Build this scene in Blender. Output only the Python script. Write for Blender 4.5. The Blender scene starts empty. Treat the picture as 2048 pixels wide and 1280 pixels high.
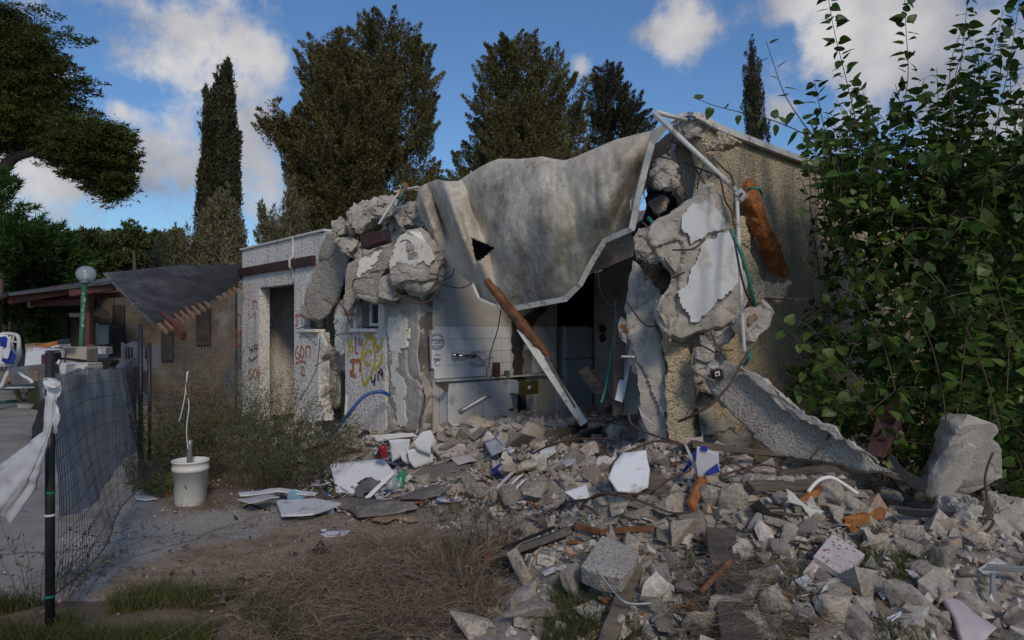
import bpy, bmesh, math, random
import numpy as np
from mathutils import Vector, Matrix

random.seed(7)
RNG = np.random.default_rng(7)
scn = bpy.context.scene
COL = scn.collection
W, HH, FPX, YH, CH = 2048.0, 1280.0, 1365.0, 655.0, 1.6   # photo size, focal length in photo pixels, horizon row, eye height

# ------------------------------------------------------------------ camera
cam_d = bpy.data.cameras.new("camera")
cam_d.sensor_width = 36.0
cam_d.lens = 36.0 * FPX / W
cam_d.shift_y = (YH - HH / 2) / W
cam_d.clip_end = 3000
cam = bpy.data.objects.new("camera", cam_d)
cam.location = (0, 0, CH)
cam.rotation_euler = (math.radians(90), 0, 0)
COL.objects.link(cam)
scn.camera = cam

# ------------------------------------------------------------------ light
SUN_EL, SUN_AZ = math.radians(36), math.radians(164)      # azimuth clockwise from +Y (view direction)
EXPOSURE = -0.30
scn.view_settings.view_transform = 'Standard'
scn.view_settings.look = 'None'
scn.view_settings.exposure = EXPOSURE
scn.view_settings.gamma = 1.0
try: scn.view_settings.use_curve_mapping = False
except Exception: pass
sd = Vector((math.sin(SUN_AZ) * math.cos(SUN_EL), math.cos(SUN_AZ) * math.cos(SUN_EL), math.sin(SUN_EL)))
sun_d = bpy.data.lights.new("sun", 'SUN')
sun_d.energy = 1.9
sun_d.angle = math.radians(12)
sun_d.color = (1.0, 0.86, 0.68)
sun = bpy.data.objects.new("sun", sun_d)
sun.rotation_euler = sd.to_track_quat('Z', 'Y').to_euler()
COL.objects.link(sun)

world = bpy.data.worlds.new("World")
scn.world = world
world.use_nodes = True

def build_world():
    nt = world.node_tree
    N = nt.nodes; L = nt.links
    N.clear()
    out = N.new('ShaderNodeOutputWorld'); bg = N.new('ShaderNodeBackground')
    bg.inputs['Strength'].default_value = 0.10
    L.new(bg.outputs[0], out.inputs[0])
    sky = N.new('ShaderNodeTexSky'); sky.sky_type = 'NISHITA'; sky.sun_disc = False
    sky.sun_elevation = SUN_EL; sky.sun_rotation = SUN_AZ
    sky.air_density = 1.3; sky.dust_density = 0.3; sky.ozone_density = 3.0; sky.altitude = 100
    tc = N.new('ShaderNodeTexCoord')
    nrm = N.new('ShaderNodeVectorMath'); nrm.operation = 'NORMALIZE'
    L.new(tc.outputs['Generated'], nrm.inputs[0])
    def m(op, a, b=None, c=None):
        n = N.new('ShaderNodeMath'); n.operation = op
        for i, v in enumerate((a, b, c)):
            if v is None: continue
            if isinstance(v, (int, float)): n.inputs[i].default_value = v
            else: L.new(v, n.inputs[i])
        return n.outputs[0]
    # cloud banks: soft ellipsoids in direction space, broken up by noise
    blobs = [(250,10,120,60),(380,60,130,75),(500,110,110,70),(560,130,55,50),(470,170,70,35),
             (240,228,42,26),(90,330,170,80),(250,335,170,75),(380,330,130,85),(510,300,70,95),(545,380,80,90),
             (1165,140,32,42),(1400,60,85,50),(1600,10,110,40),(1760,60,170,110),(1900,150,190,150),(2040,250,180,160),
             (1560,215,40,30),(-150,150,180,90),(2300,60,240,120)]
    acc = None
    for px, py, rx, ry in blobs:
        d = Vector(((px - 1024) / FPX, 1.0, (YH - py) / FPX)); ln = d.length; d.normalize()
        sub = N.new('ShaderNodeVectorMath'); sub.operation = 'SUBTRACT'
        L.new(nrm.outputs[0], sub.inputs[0]); sub.inputs[1].default_value = d
        mul = N.new('ShaderNodeVectorMath'); mul.operation = 'MULTIPLY'
        L.new(sub.outputs[0], mul.inputs[0])
        sx = FPX / rx * ln; sz = FPX / ry * ln
        mul.inputs[1].default_value = (sx, sx * 0.6, sz)
        le = N.new('ShaderNodeVectorMath'); le.operation = 'LENGTH'
        L.new(mul.outputs[0], le.inputs[0])
        v = m('SUBTRACT', 1.35, le.outputs['Value'])
        acc = v if acc is None else m('SMOOTH_MAX', acc, v, 0.5)
    ns = N.new('ShaderNodeTexNoise'); ns.inputs['Scale'].default_value = 7.5
    ns.inputs['Detail'].default_value = 12; ns.inputs['Roughness'].default_value = 0.62
    L.new(nrm.outputs[0], ns.inputs['Vector'])
    n2 = N.new('ShaderNodeTexNoise'); n2.inputs['Scale'].default_value = 2.2; n2.inputs['Detail'].default_value = 6
    L.new(nrm.outputs[0], n2.inputs['Vector'])
    # away from the view the same kind of broken cloud goes on
    sep = N.new('ShaderNodeSeparateXYZ'); L.new(nrm.outputs[0], sep.inputs[0])
    behind = N.new('ShaderNodeMapRange'); behind.inputs[1].default_value = 0.55; behind.inputs[2].default_value = 0.2
    behind.inputs[3].default_value = -3.0; behind.inputs[4].default_value = 0.0
    L.new(sep.outputs['Y'], behind.inputs[0])
    gen = m('ADD', m('MULTIPLY', m('SUBTRACT', n2.outputs['Fac'], 0.50), 6.0), behind.outputs[0])
    acc = m('MAXIMUM', acc, gen)
    dens = m('ADD', acc, m('MULTIPLY', m('SUBTRACT', ns.outputs['Fac'], 0.5), 5.2))
    cr = N.new('ShaderNodeMapRange'); cr.interpolation_type = 'SMOOTHSTEP'
    cr.inputs[1].default_value = 0.05; cr.inputs[2].default_value = 1.1
    L.new(dens, cr.inputs[0])
    fac = m('MULTIPLY', cr.outputs[0], 0.9)
    # cloud body: brighter tops, greyer bases
    n3 = N.new('ShaderNodeTexNoise'); n3.inputs['Scale'].default_value = 7.0; n3.inputs['Detail'].default_value = 5
    mp = N.new('ShaderNodeMapping'); mp.inputs['Location'].default_value = (0.3, 0.1, 0.33); L.new(nrm.outputs[0], mp.inputs[0]); L.new(mp.outputs[0], n3.inputs['Vector'])
    body = N.new('ShaderNodeValToRGB')
    body.color_ramp.elements[0].position = 0.36; body.color_ramp.elements[0].color = (3.3, 3.45, 4.0, 1)
    body.color_ramp.elements[1].position = 0.66; body.color_ramp.elements[1].color = (8.6, 8.2, 7.9, 1)
    L.new(n3.outputs['Fac'], body.inputs[0])
    gain = N.new('ShaderNodeVectorMath'); gain.operation = 'MULTIPLY'
    L.new(sky.outputs[0], gain.inputs[0]); gain.inputs[1].default_value = (0.71, 0.95, 1.24)
    mix = N.new('ShaderNodeMix'); mix.data_type = 'RGBA'
    L.new(fac, mix.inputs[0]); L.new(gain.outputs[0], mix.inputs[6]); L.new(body.outputs[0], mix.inputs[7])
    L.new(mix.outputs[2], bg.inputs[0])
build_world()

# ------------------------------------------------------------------ placing helpers
def P(px, py, Y):
    return np.array([(px - 1024) / FPX * Y, Y, CH + (YH - py) * Y / FPX])

FO = np.array([-4.87, 12.3]); FA = np.array([0.66, -0.751]); FB = np.array([0.751, 0.66])
def F(t, s, z):
    """house coordinates: t along the front wall, s into the house, z up"""
    p = FO + t * FA + s * FB
    return np.array([p[0], p[1], z])
def tF(px, s=0.0):
    k = (px - 1024) / FPX
    ox, oy = FO + s * FB
    return (oy * k - ox) / (FA[0] - FA[1] * k)
def FD(px, s=0.0):
    return FO[1] + s * FB[1] + FA[1] * tF(px, s)
def sS(px, t=9.53):
    k = (px - 1024) / FPX
    ox, oy = FO + t * FA
    return (oy * k - ox) / (FB[0] - FB[1] * k)
def SD(px, t=9.53):
    return FO[1] + t * FA[1] + FB[1] * sS(px, t)

CTRL = np.array([
 (1.3,5.1,.72),(0.4,6.3,.50),(-.5,7.4,.48),(-1.4,7.7,.32),(-2.2,8.6,.25),(-3.4,9.9,.12),(.2,7.4,.50),(.6,8.4,.45),
 (.3,5.2,.50),(-.25,5.6,.22),(-.8,6.3,.12),(-1.6,6.9,.06),(.85,4.5,.58),(.6,3.7,.30),(.2,3.4,.14),(-.3,3.8,.04),(-.3,4.6,.05),
 (1.7,4.2,.66),(1.6,3.2,.38),(2.4,3.8,.42),(2.6,3.0,.22),(2.0,2.5,.18),(1.1,2.6,.18),(0.4,2.7,.08),(2.3,5.2,.40),(3.0,4.5,.30),(3.6,5.6,.05),(4.2,4.2,.05),
 (-2,5,0),(-2,3,0),(-4,6,0),(-1,3,0),(-3.4,8,0),(-5,9,0),(-5,12,0),(-7,14,0),(5,8,0),(6,5,0),(5,2,0),(0,1,0),(2,1,0.02),(0,12,.1),(3,10,.1),(-.9,5,0.01),(-6,4,0),(0,20,0),(-1.6,6.0,0.0),(-2.4,7.2,0.02)])
def H(x, y):
    x = np.asarray(x, float); y = np.asarray(y, float)
    w = 0; v = 0
    for cx, cy, cz in CTRL:
        d = (x - cx) ** 2 + (y - cy) ** 2 + 0.03
        ww = d ** -2.0
        w = w + ww; v = v + ww * cz
    return v / w
_YS = 2.0 * 1.012 ** np.arange(250)
def G(px, py, lift=0.0):
    """the point of the ground seen at a photo pixel"""
    x = (px - 1024) / FPX * _YS; z = CH + (YH - py) * _YS / FPX; d = z - H(x, _YS) - lift
    k = np.argmax(d <= 0)
    if d[k] > 0: return P(px, py, 15)
    if k == 0: return P(px, py, 2.0)
    t = d[k - 1] / (d[k - 1] - d[k] + 1e-12); return P(px, py, _YS[k - 1] + (_YS[k] - _YS[k - 1]) * t)

# ------------------------------------------------------------------ numpy noise
_perm = RNG.random((64, 64, 64))
def vnoise(p, sc=1.0, off=0.0):
    q = p * sc + off + 100.0
    i = np.floor(q).astype(int); f = q - i; f = f * f * (3 - 2 * f)
    i0 = i % 64; i1 = (i + 1) % 64
    a = _perm
    def L(x, y, z): return a[x, y, z]
    x0, y0, z0 = i0.T; x1, y1, z1 = i1.T; fx, fy, fz = f.T
    c00 = L(x0,y0,z0)*(1-fx)+L(x1,y0,z0)*fx; c10 = L(x0,y1,z0)*(1-fx)+L(x1,y1,z0)*fx
    c01 = L(x0,y0,z1)*(1-fx)+L(x1,y0,z1)*fx; c11 = L(x0,y1,z1)*(1-fx)+L(x1,y1,z1)*fx
    return ((c00*(1-fy)+c10*fy)*(1-fz)+(c01*(1-fy)+c11*fy)*fz) * 2 - 1
def fbm(p, sc, octs=4, off=0.0):
    r = 0; a = 1; t = 0
    for o in range(octs):
        r = r + a * vnoise(p, sc * 2 ** o, off + o * 17.3); t += a; a *= 0.5
    return r / t

# ------------------------------------------------------------------ objects
def prop(o, label=None, cat=None, group=None, kind=None):
    if label: o['label'] = label
    if cat: o['category'] = cat
    if group: o['group'] = group
    if kind: o['kind'] = kind
    return o
def mobj(name, V, Fc, mat, parent=None, smooth=False):
    me = bpy.data.meshes.new(name)
    V = np.asarray(V, float)
    me.from_pydata(V.tolist() if len(V) < 200000 else V, [], [list(f) for f in Fc] if not isinstance(Fc, np.ndarray) else Fc.tolist())
    me.update()
    if mat is not None: me.materials.append(mat)
    if smooth: me.polygons.foreach_set('use_smooth', [True] * len(me.polygons))
    o = bpy.data.objects.new(name, me); COL.objects.link(o)
    if parent is not None: attach(o, parent)
    return o
def fast_tris(name, V, Fc, mat, parent=None, smooth=False):
    V = np.ascontiguousarray(V, dtype=np.float32); Fc = np.ascontiguousarray(Fc, dtype=np.int32)
    me = bpy.data.meshes.new(name); n, k = Fc.shape
    me.vertices.add(len(V)); me.vertices.foreach_set('co', V.ravel())
    me.loops.add(n * k); me.loops.foreach_set('vertex_index', Fc.ravel())
    me.polygons.add(n)
    me.polygons.foreach_set('loop_start', np.arange(0, n * k, k, dtype=np.int32))
    me.polygons.foreach_set('use_smooth', np.full(n, smooth))
    me.update(calc_edges=True)
    me.materials.append(mat)
    o = bpy.data.objects.new(name, me); COL.objects.link(o)
    if parent is not None: attach(o, parent)
    return o
def attach(o, parent):
    """parent keeping the world position; parents are never rotated or scaled when parts are attached"""
    o.parent = parent
    base = parent.location.copy(); q = parent.parent
    while q is not None: base += q.location; q = q.parent
    o.location = o.location - base
def empty(name, loc, label, cat, group=None, kind=None):
    o = bpy.data.objects.new(name, None); o.empty_display_size = 0.1
    o.location = Vector([float(c) for c in loc]); COL.objects.link(o)
    return prop(o, label, cat, group, kind)

class MB:
    """collects shapes into one mesh"""
    def __init__(s): s.V = []; s.F = []; s.n = 0
    def add(s, V, Fc):
        V = np.asarray(V, float)
        s.V.append(V); s.F += [[i + s.n for i in f] for f in Fc]; s.n += len(V); return s
    def build(s, name, mat, parent=None, smooth=False):
        return mobj(name, np.concatenate(s.V), s.F, mat, parent, smooth)
BOXF = [(0,1,3,2),(4,6,7,5),(0,4,5,1),(2,3,7,6),(0,2,6,4),(1,5,7,3)]
def boxv(o, a, b, c):
    """box from corner o with edge vectors a, b, c"""
    o, a, b, c = (np.asarray(q, float) for q in (o, a, b, c))
    return np.array([o + a * i + b * j + c * k for i in (0, 1) for j in (0, 1) for k in (0, 1)]), BOXF
def beamv(p0, p1, w, h, up=(0, 0, 1)):
    """box along p0-p1, w across, h along up"""
    p0 = np.asarray(p0, float); p1 = np.asarray(p1, float)
    d = p1 - p0; dn = d / np.linalg.norm(d)
    up = np.asarray(up, float); r = np.cross(dn, up); r /= np.linalg.norm(r) + 1e-9; u = np.cross(r, dn)
    return boxv(p0 - r * w / 2 - u * h / 2, d, r * w, u * h)
def fbox(t0, t1, s0, s1, z0, z1):
    o = F(t0, s0, z0)
    return boxv(o, F(t1, s0, z0) - o, F(t0, s1, z0) - o, np.array([0, 0, z1 - z0]))
def smoothline(pts, n=6):
    pts = [np.asarray(p, float) for p in pts]
    if len(pts) < 3: return [pts[0] + (pts[-1] - pts[0]) * i / n for i in range(n + 1)]
    out = []
    for i in range(len(pts) - 1):
        p0 = pts[max(i - 1, 0)]; p1 = pts[i]; p2 = pts[i + 1]; p3 = pts[min(i + 2, len(pts) - 1)]
        for k in range(n):
            t = k / n
            out.append(0.5 * ((2 * p1) + (p2 - p0) * t + (2 * p0 - 5 * p1 + 4 * p2 - p3) * t * t + (3 * p1 - p0 - 3 * p2 + p3) * t ** 3))
    out.append(pts[-1]); return out
def tubev(pts, r, seg=6, cap=True):
    pts = np.array([np.asarray(p, float) for p in pts]); n = len(pts)
    rr = np.full(n, r) if np.isscalar(r) else np.interp(np.linspace(0, 1, n), np.linspace(0, 1, len(r)), r)
    T = np.gradient(pts, axis=0); T /= np.linalg.norm(T, axis=1)[:, None] + 1e-9
    ref = np.array([0, 0, 1.0]) if abs(T[0][2]) < 0.9 else np.array([1.0, 0, 0])
    V = []; u = np.cross(T[0], ref); u /= np.linalg.norm(u)
    for i in range(n):
        u = u - T[i] * np.dot(u, T[i]); u /= np.linalg.norm(u) + 1e-9; w = np.cross(T[i], u)
        for k in range(seg):
            a = 2 * math.pi * k / seg
            V.append(pts[i] + rr[i] * (math.cos(a) * u + math.sin(a) * w))
    Fc = [(i * seg + k, i * seg + (k + 1) % seg, (i + 1) * seg + (k + 1) % seg, (i + 1) * seg + k) for i in range(n - 1) for k in range(seg)]
    if cap: Fc += [tuple(range(seg))[::-1], tuple(range((n - 1) * seg, n * seg))]
    return np.array(V), Fc
def lathev(profile, c, seg=24):
    V = []; n = len(profile)
    for r, z in profile:
        for k in range(seg):
            a = 2 * math.pi * k / seg; V.append((c[0] + r * math.cos(a), c[1] + r * math.sin(a), c[2] + z))
    Fc = [(i * seg + k, i * seg + (k + 1) % seg, (i + 1) * seg + (k + 1) % seg, (i + 1) * seg + k) for i in range(n - 1) for k in range(seg)]
    return np.array(V), Fc
def inpoly(x, y, poly):
    x = np.asarray(x, float); y = np.asarray(y, float); c = np.zeros(x.shape, bool); n = len(poly)
    for i in range(n):
        x0, y0 = poly[i]; x1, y1 = poly[(i + 1) % n]
        if y0 == y1: continue
        c ^= ((y0 > y) != (y1 > y)) & (x < (x1 - x0) * (y - y0) / (y1 - y0) + x0)
    return c
def topx(V):
    """photo pixel of world points"""
    return 1024 + V[:, 0] / V[:, 1] * FPX, YH - (V[:, 2] - CH) / V[:, 1] * FPX

def jag(poly, step=9.0, amp=3.0):
    """roughen an outline given in photo pixels"""
    out = []
    n = len(poly)
    for i in range(n):
        a = np.array(poly[i], float); b = np.array(poly[(i + 1) % n], float); d = b - a; L = np.linalg.norm(d)
        k = max(1, int(L / step)); nn = np.array([-d[1], d[0]]) / (L + 1e-6)
        for j in range(k):
            out.append(tuple(a + d * j / k + nn * (random.uniform(-amp, amp) if j else random.uniform(-amp, amp) * .4)))
    return out

# ------------------------------------------------------------------ materials
def ramp(nt, fac, stops):
    r = nt.nodes.new('ShaderNodeValToRGB'); e = r.color_ramp.elements
    while len(e) < len(stops): e.new(0.5)
    for i, (p, c) in enumerate(stops):
        e[i].position = p; e[i].color = (c[0], c[1], c[2], 1) if not isinstance(c, (int, float)) else (c, c, c, 1)
    nt.links.new(fac, r.inputs[0]); return r.outputs[0]
def noise(nt, vec, sc, det=5, rough=0.6, dist=0.0):
    n = nt.nodes.new('ShaderNodeTexNoise'); n.inputs['Scale'].default_value = sc; n.inputs['Detail'].default_value = det
    n.inputs['Roughness'].default_value = rough; n.inputs['Distortion'].default_value = dist
    nt.links.new(vec, n.inputs['Vector']); return n.outputs['Fac']
def voro(nt, vec, sc, feat='F1'):
    n = nt.nodes.new('ShaderNodeTexVoronoi'); n.inputs['Scale'].default_value = sc; n.feature = feat
    nt.links.new(vec, n.inputs['Vector']); return n.outputs['Distance']
def mixc(nt, fac, a, b, mode='MIX'):
    m = nt.nodes.new('ShaderNodeMix'); m.data_type = 'RGBA'; m.blend_type = mode
    for idx, v in ((0, fac), (6, a), (7, b)):
        if hasattr(v, 'is_linked') or hasattr(v, 'links'): nt.links.new(v, m.inputs[idx])
        elif idx == 0: m.inputs[0].default_value = v
        else: m.inputs[idx].default_value = (v[0], v[1], v[2], 1)
    return m.outputs[2]
def mapping(nt, vec, scale=(1, 1, 1), loc=(0, 0, 0), rot=(0, 0, 0)):
    m = nt.nodes.new('ShaderNodeMapping'); m.inputs['Scale'].default_value = scale; m.inputs['Location'].default_value = loc
    m.inputs['Rotation'].default_value = rot
    nt.links.new(vec, m.inputs[0]); return m.outputs[0]
def newmat(name):
    m = bpy.data.materials.new(name); m.use_nodes = True; nt = m.node_tree; nt.nodes.clear()
    out = nt.nodes.new('ShaderNodeOutputMaterial'); b = nt.nodes.new('ShaderNodeBsdfPrincipled')
    nt.links.new(b.outputs[0], out.inputs[0])
    tc = nt.nodes.new('ShaderNodeTexCoord')
    return m, nt, b, tc.outputs['Object'], out
def bump(nt, b, h, strength=0.5, dist=0.02):
    bp = nt.nodes.new('ShaderNodeBump'); bp.inputs['Strength'].default_value = strength; bp.inputs['Distance'].default_value = dist
    nt.links.new(h, bp.inputs['Height']); nt.links.new(bp.outputs[0], b.inputs['Normal'])
def basic(name, c1, c2=None, sc=6, rough=0.8, bsc=40, bst=0.4, bd=0.006, spots=None, spsc=3.0, metal=0, objrand=0.0, lo=0.35, hi=0.65, stretch=(1,1,1)):
    m, nt, b, v, out = newmat(name)
    c2 = c2 or tuple(x * 0.7 for x in c1)
    if objrand:
        oi = nt.nodes.new('ShaderNodeObjectInfo')
        ad = nt.nodes.new('ShaderNodeVectorMath'); ad.operation = 'ADD'; sc_ = nt.nodes.new('ShaderNodeVectorMath'); sc_.operation = 'SCALE'
        cx = nt.nodes.new('ShaderNodeCombineXYZ'); nt.links.new(oi.outputs['Random'], cx.inputs[0]); nt.links.new(oi.outputs['Random'], cx.inputs[1])
        nt.links.new(cx.outputs[0], sc_.inputs[0]); sc_.inputs['Scale'].default_value = 30; nt.links.new(v, ad.inputs[0]); nt.links.new(sc_.outputs[0], ad.inputs[1]); v = ad.outputs[0]
    vs = mapping(nt, v, stretch) if stretch != (1,1,1) else v
    col = ramp(nt, noise(nt, vs, sc, 6, 0.65), [(lo, c2), (hi, c1)])
    if spots:
        col = mixc(nt, ramp(nt, noise(nt, v, spsc, 4, 0.7), [(0.55, 0.0), (0.68, 1.0)]), col, spots)
    if objrand:
        r = ramp(nt, oi.outputs['Random'], [(0, (1 - objrand,) * 3), (0.5, (1, 1, 1)), (1, (1 + objrand, 1 + objrand * .85, 1 + objrand * .6))])
        col = mixc(nt, 1.0, col, r, 'MULTIPLY')
    nt.links.new(col, b.inputs['Base Color']); b.inputs['Roughness'].default_value = rough; b.inputs['Metallic'].default_value = metal
    if bst: bump(nt, b, noise(nt, vs, bsc, 4, 0.7), bst, bd)
    return m

# ------------------------------------------------------------------ the scene's materials
M = {}
M['concrete'] = basic("broken_concrete", (.54,.49,.43), (.34,.31,.27), sc=5, bsc=60, bst=.55, bd=.014, spots=(.26,.235,.205), spsc=4)
M['concrete_rock'] = basic("rubble_concrete", (.53,.465,.39), (.31,.268,.22), sc=7, bsc=45, bst=.6, bd=.02, spots=(.16,.145,.13), spsc=5, objrand=.38)
M['plaster'] = basic("white_plaster", (.70,.70,.70), (.55,.55,.55), sc=5, bsc=60, bst=.15, bd=.004, spots=(.46,.44,.41), spsc=4, lo=.3, hi=.5)
M['plaster_cream'] = basic("cream_plaster", (.80,.755,.67), (.66,.62,.54), sc=5, bsc=60, bst=.2, bd=.004, spots=(.36,.33,.29), spsc=5, lo=.3, hi=.5)
M['white_board'] = basic("white_board", (.66,.67,.70), (.50,.51,.53), sc=4, rough=.45, bst=.1, spots=(.34,.31,.27), spsc=5, lo=.3, hi=.45)
M['grey_board'] = basic("worn_board", (.20,.175,.15), (.11,.095,.08), sc=3, rough=.7, bst=.3, bsc=20, stretch=(1,1,1), spots=(.27,.25,.23), spsc=3)
M['white_metal'] = basic("white_painted_metal", (.62,.61,.57), (.46,.45,.41), sc=5, rough=.5, bst=.08, spots=(.30,.22,.15), spsc=9, lo=.3, hi=.5)
M['grey_metal'] = basic("grey_metal", (.35,.36,.37), (.22,.22,.23), sc=8, rough=.45, metal=.5, bst=.1)
M['rust'] = basic("rusty_steel", (.115,.06,.04), (.05,.03,.024), sc=25, rough=.85, bst=.5, bsc=120, bd=.003)
M['black_wire'] = basic("black_wire", (.025,.025,.028), (.015,.015,.016), sc=5, rough=.6, bst=0)
M['red_wood'] = basic("red_brown_painted_wood", (.135,.045,.03), (.08,.028,.02), sc=10, rough=.55, bst=.3, bsc=60, bd=.003)
M['dark_red'] = basic("dark_brown_red_paint", (.06,.019,.015), (.035,.014,.011), sc=5, rough=.5, bst=.2)
M['wood'] = basic("weathered_wood", (.17,.135,.10), (.075,.06,.048), sc=6, rough=.8, bst=.7, bsc=30, bd=.006, stretch=(1,1,8), objrand=.3)
M['wood_split'] = basic("split_brown_wood", (.22,.095,.04), (.085,.038,.02), sc=9, rough=.8, bst=.9, bsc=40, bd=.01, objrand=.25)
M['bucket'] = basic("white_bucket_plastic", (.70,.69,.66), (.60,.59,.56), sc=3, rough=.5, bst=.05, lo=.3, hi=.5)
M['orange_foam'] = basic("rotten_orange_timber", (.56,.21,.06), (.24,.09,.03), sc=9, rough=.95, bst=1.0, bsc=40, bd=.02)
M['green_plastic'] = basic("green_plastic_conduit", (.02,.22,.16), (.012,.14,.10), sc=5, rough=.4, bst=0)
M['blue_plastic'] = basic("blue_plastic", (.02,.09,.30), (.015,.05,.2), sc=5, rough=.45, bst=0)
M['black_post'] = basic("black_painted_post", (.022,.022,.024), (.012,.012,.013), sc=14, rough=.5, bst=.3, bsc=60)
M['white_cloth'] = basic("white_cloth", (.62,.62,.63), (.50,.50,.52), sc=5, rough=.9, bst=.3, bsc=30, lo=.3, hi=.5)
M['blue_cloth'] = basic("blue_print", (.012,.03,.30), (.01,.025,.22), sc=5, rough=.8, bst=.2)
M['grey_cloth'] = basic("grey_cloth", (.16,.155,.16), (.08,.08,.085), sc=5, rough=.95, bst=.5, bsc=35)
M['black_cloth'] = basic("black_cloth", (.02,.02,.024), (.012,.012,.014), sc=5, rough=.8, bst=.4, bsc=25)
M['red_cloth'] = basic("dark_red_cloth", (.12,.02,.025), (.05,.012,.015), sc=7, rough=.9, bst=.4)
M['red_label'] = basic("red_can", (.40,.025,.03), (.25,.015,.02), sc=5, rough=.35, bst=0)
M['pink_board'] = basic("pale_pink_board", (.52,.45,.44), (.38,.33,.33), sc=4, rough=.6, bst=.2)
M['cardboard'] = basic("cardboard", (.30,.21,.13), (.20,.14,.09), sc=5, rough=.85, bst=.2)
M['cream_panel'] = basic("cream_panel", (.46,.41,.34), (.36,.32,.26), sc=3, rough=.6, bst=.1)
M['yellow_stuff'] = basic("yellow_plant_cloth", (.34,.27,.02), (.16,.13,.02), sc=14, rough=.9, bst=.8)
M['dark_inside'] = basic("shaded_inside_wall", (.05,.045,.04), (.022,.02,.018), sc=3, rough=.9, bst=.3)  # near-black tone carries the painted shade of hall, hollows and openings
M['inner_wall'] = basic("dusty_white_inner_wall", (.50,.485,.45), (.36,.34,.31), sc=2.2, rough=.8, bst=.15, spots=(.28,.26,.23), spsc=3, lo=.3, hi=.6)
M['tile'] = basic("glazed_wall_tile", (.66,.68,.72), (.56,.575,.60), sc=3, rough=.22, bst=.05, lo=.3, hi=.5, objrand=.05)
M['grout'] = basic("tile_grout", (.30,.29,.28), (.2,.19,.18), sc=9, rough=.9, bst=.3)
M['laminate'] = basic("white_laminate", (.60,.60,.61), (.50,.50,.51), sc=3, rough=.35, bst=.06, spots=(.36,.34,.3), spsc=3, lo=.3, hi=.5)
M['olive'] = basic("olive_drawer_paint", (.13,.11,.035), (.085,.072,.025), sc=4, rough=.5, bst=.1)
M['fridge'] = basic("fridge_enamel", (.42,.46,.52), (.34,.37,.42), sc=2, rough=.35, bst=0)
M['chrome'] = basic("chrome", (.6,.6,.62), (.5,.5,.5), rough=.15, metal=1, bst=0)
M['paint_orange'] = None
M['far_wall'] = basic("far_tan_wall", (.22,.185,.14), (.11,.092,.07), sc=1.3, rough=.9, bst=.3, spots=(.10,.085,.07), spsc=1.2)
M['far_white'] = basic("far_white_paint", (.46,.46,.45), (.36,.36,.35), sc=2, rough=.8, bst=.1)
M['blackboard'] = basic("black_surface", (.02,.02,.022), (.01,.01,.012), rough=.5, bst=0)
M['soil_root'] = basic("dark_root_soil", (.07,.045,.03), (.03,.02,.014), sc=14, rough=1, bst=1, bsc=30, bd=.03)
M['bark'] = basic("bark", (.13,.10,.075), (.06,.048,.038), sc=8, rough=.95, bst=.8, bsc=20, bd=.02, stretch=(1,1,.2))
M['stem_brown'] = basic("thin_brown_stem", (.13,.085,.05), (.07,.05,.03), sc=20, rough=.9, bst=0)

def speckled():
    m, nt, b, v, o = newmat("terrazzo_tile")
    d = voro(nt, v, 34); n = noise(nt, v, 14, 3)
    base = ramp(nt, n, [(.3, (.42,.38,.36)), (.7, (.56,.51,.48))])
    sp = ramp(nt, d, [(.20, 1.0), (.30, 0.0)])
    c = mixc(nt, sp, base, (.20,.06,.05))
    nt.links.new(c, b.inputs['Base Color']); b.inputs['Roughness'].default_value = .6
    bump(nt, b, noise(nt, v, 60), .2, .003); return m
M['terrazzo'] = speckled()

def stucco(name, c1, c2, pit, sc, st=1.0, streak=(.12,.11,.10), stf=.5):
    """pebble-dash render: raised grains with dark pits and weathering streaks"""
    m, nt, b, v, o = newmat(name)
    vv = nt.nodes.new('ShaderNodeTexVoronoi'); vv.inputs['Scale'].default_value = sc; vv.feature = 'F1'
    wob = nt.nodes.new('ShaderNodeTexNoise'); wob.inputs['Scale'].default_value = sc * .5; nt.links.new(v, wob.inputs['Vector'])
    ad = nt.nodes.new('ShaderNodeVectorMath'); ad.operation = 'MULTIPLY_ADD'
    nt.links.new(wob.outputs['Color'], ad.inputs[0]); ad.inputs[1].default_value = (.05,.05,.05); nt.links.new(v, ad.inputs[2])
    nt.links.new(ad.outputs[0], vv.inputs['Vector'])
    d = vv.outputs['Distance']
    hi = noise(nt, v, sc * 1.7, 4, .7)
    mm = nt.nodes.new('ShaderNodeMath'); mm.operation = 'MULTIPLY_ADD'; nt.links.new(hi, mm.inputs[0]); mm.inputs[1].default_value = -.9; nt.links.new(d, mm.inputs[2])
    base = ramp(nt, noise(nt, v, 1.6, 6, .65), [(.35, c2), (.62, c1)])
    pits = ramp(nt, mm.outputs[0], [(.14, 0.0), (.30, 1.0)])
    c = mixc(nt, pits, base, pit)
    vs = mapping(nt, v, (3.2, 3.2, .55))
    stk = ramp(nt, noise(nt, vs, 1.3, 7, .7), [(.50, 0.0), (.66, stf)])
    c = mixc(nt, stk, c, streak)
    nt.links.new(c, b.inputs['Base Color']); b.inputs['Roughness'].default_value = .95
    inv = nt.nodes.new('ShaderNodeMath'); inv.operation = 'SUBTRACT'; inv.inputs[0].default_value = 0; nt.links.new(mm.outputs[0], inv.inputs[1])
    bump(nt, b, inv.outputs[0], st, .03); return m
M['stucco_tan'] = stucco("tan_pebble_dash", (.84,.69,.47), (.72,.59,.395), (.36,.295,.20), 62, .8, (.22,.20,.16), .4)
M['stucco_white'] = stucco("whitewashed_rough_render", (.80,.75,.685), (.68,.635,.58), (.54,.505,.46), 26, .45, (.30,.285,.27), .5)
M['stucco_grey'] = stucco("grey_rough_render", (.54,.49,.425), (.41,.37,.32), (.29,.265,.23), 60, .6, (.20,.185,.165), .35)

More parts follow.
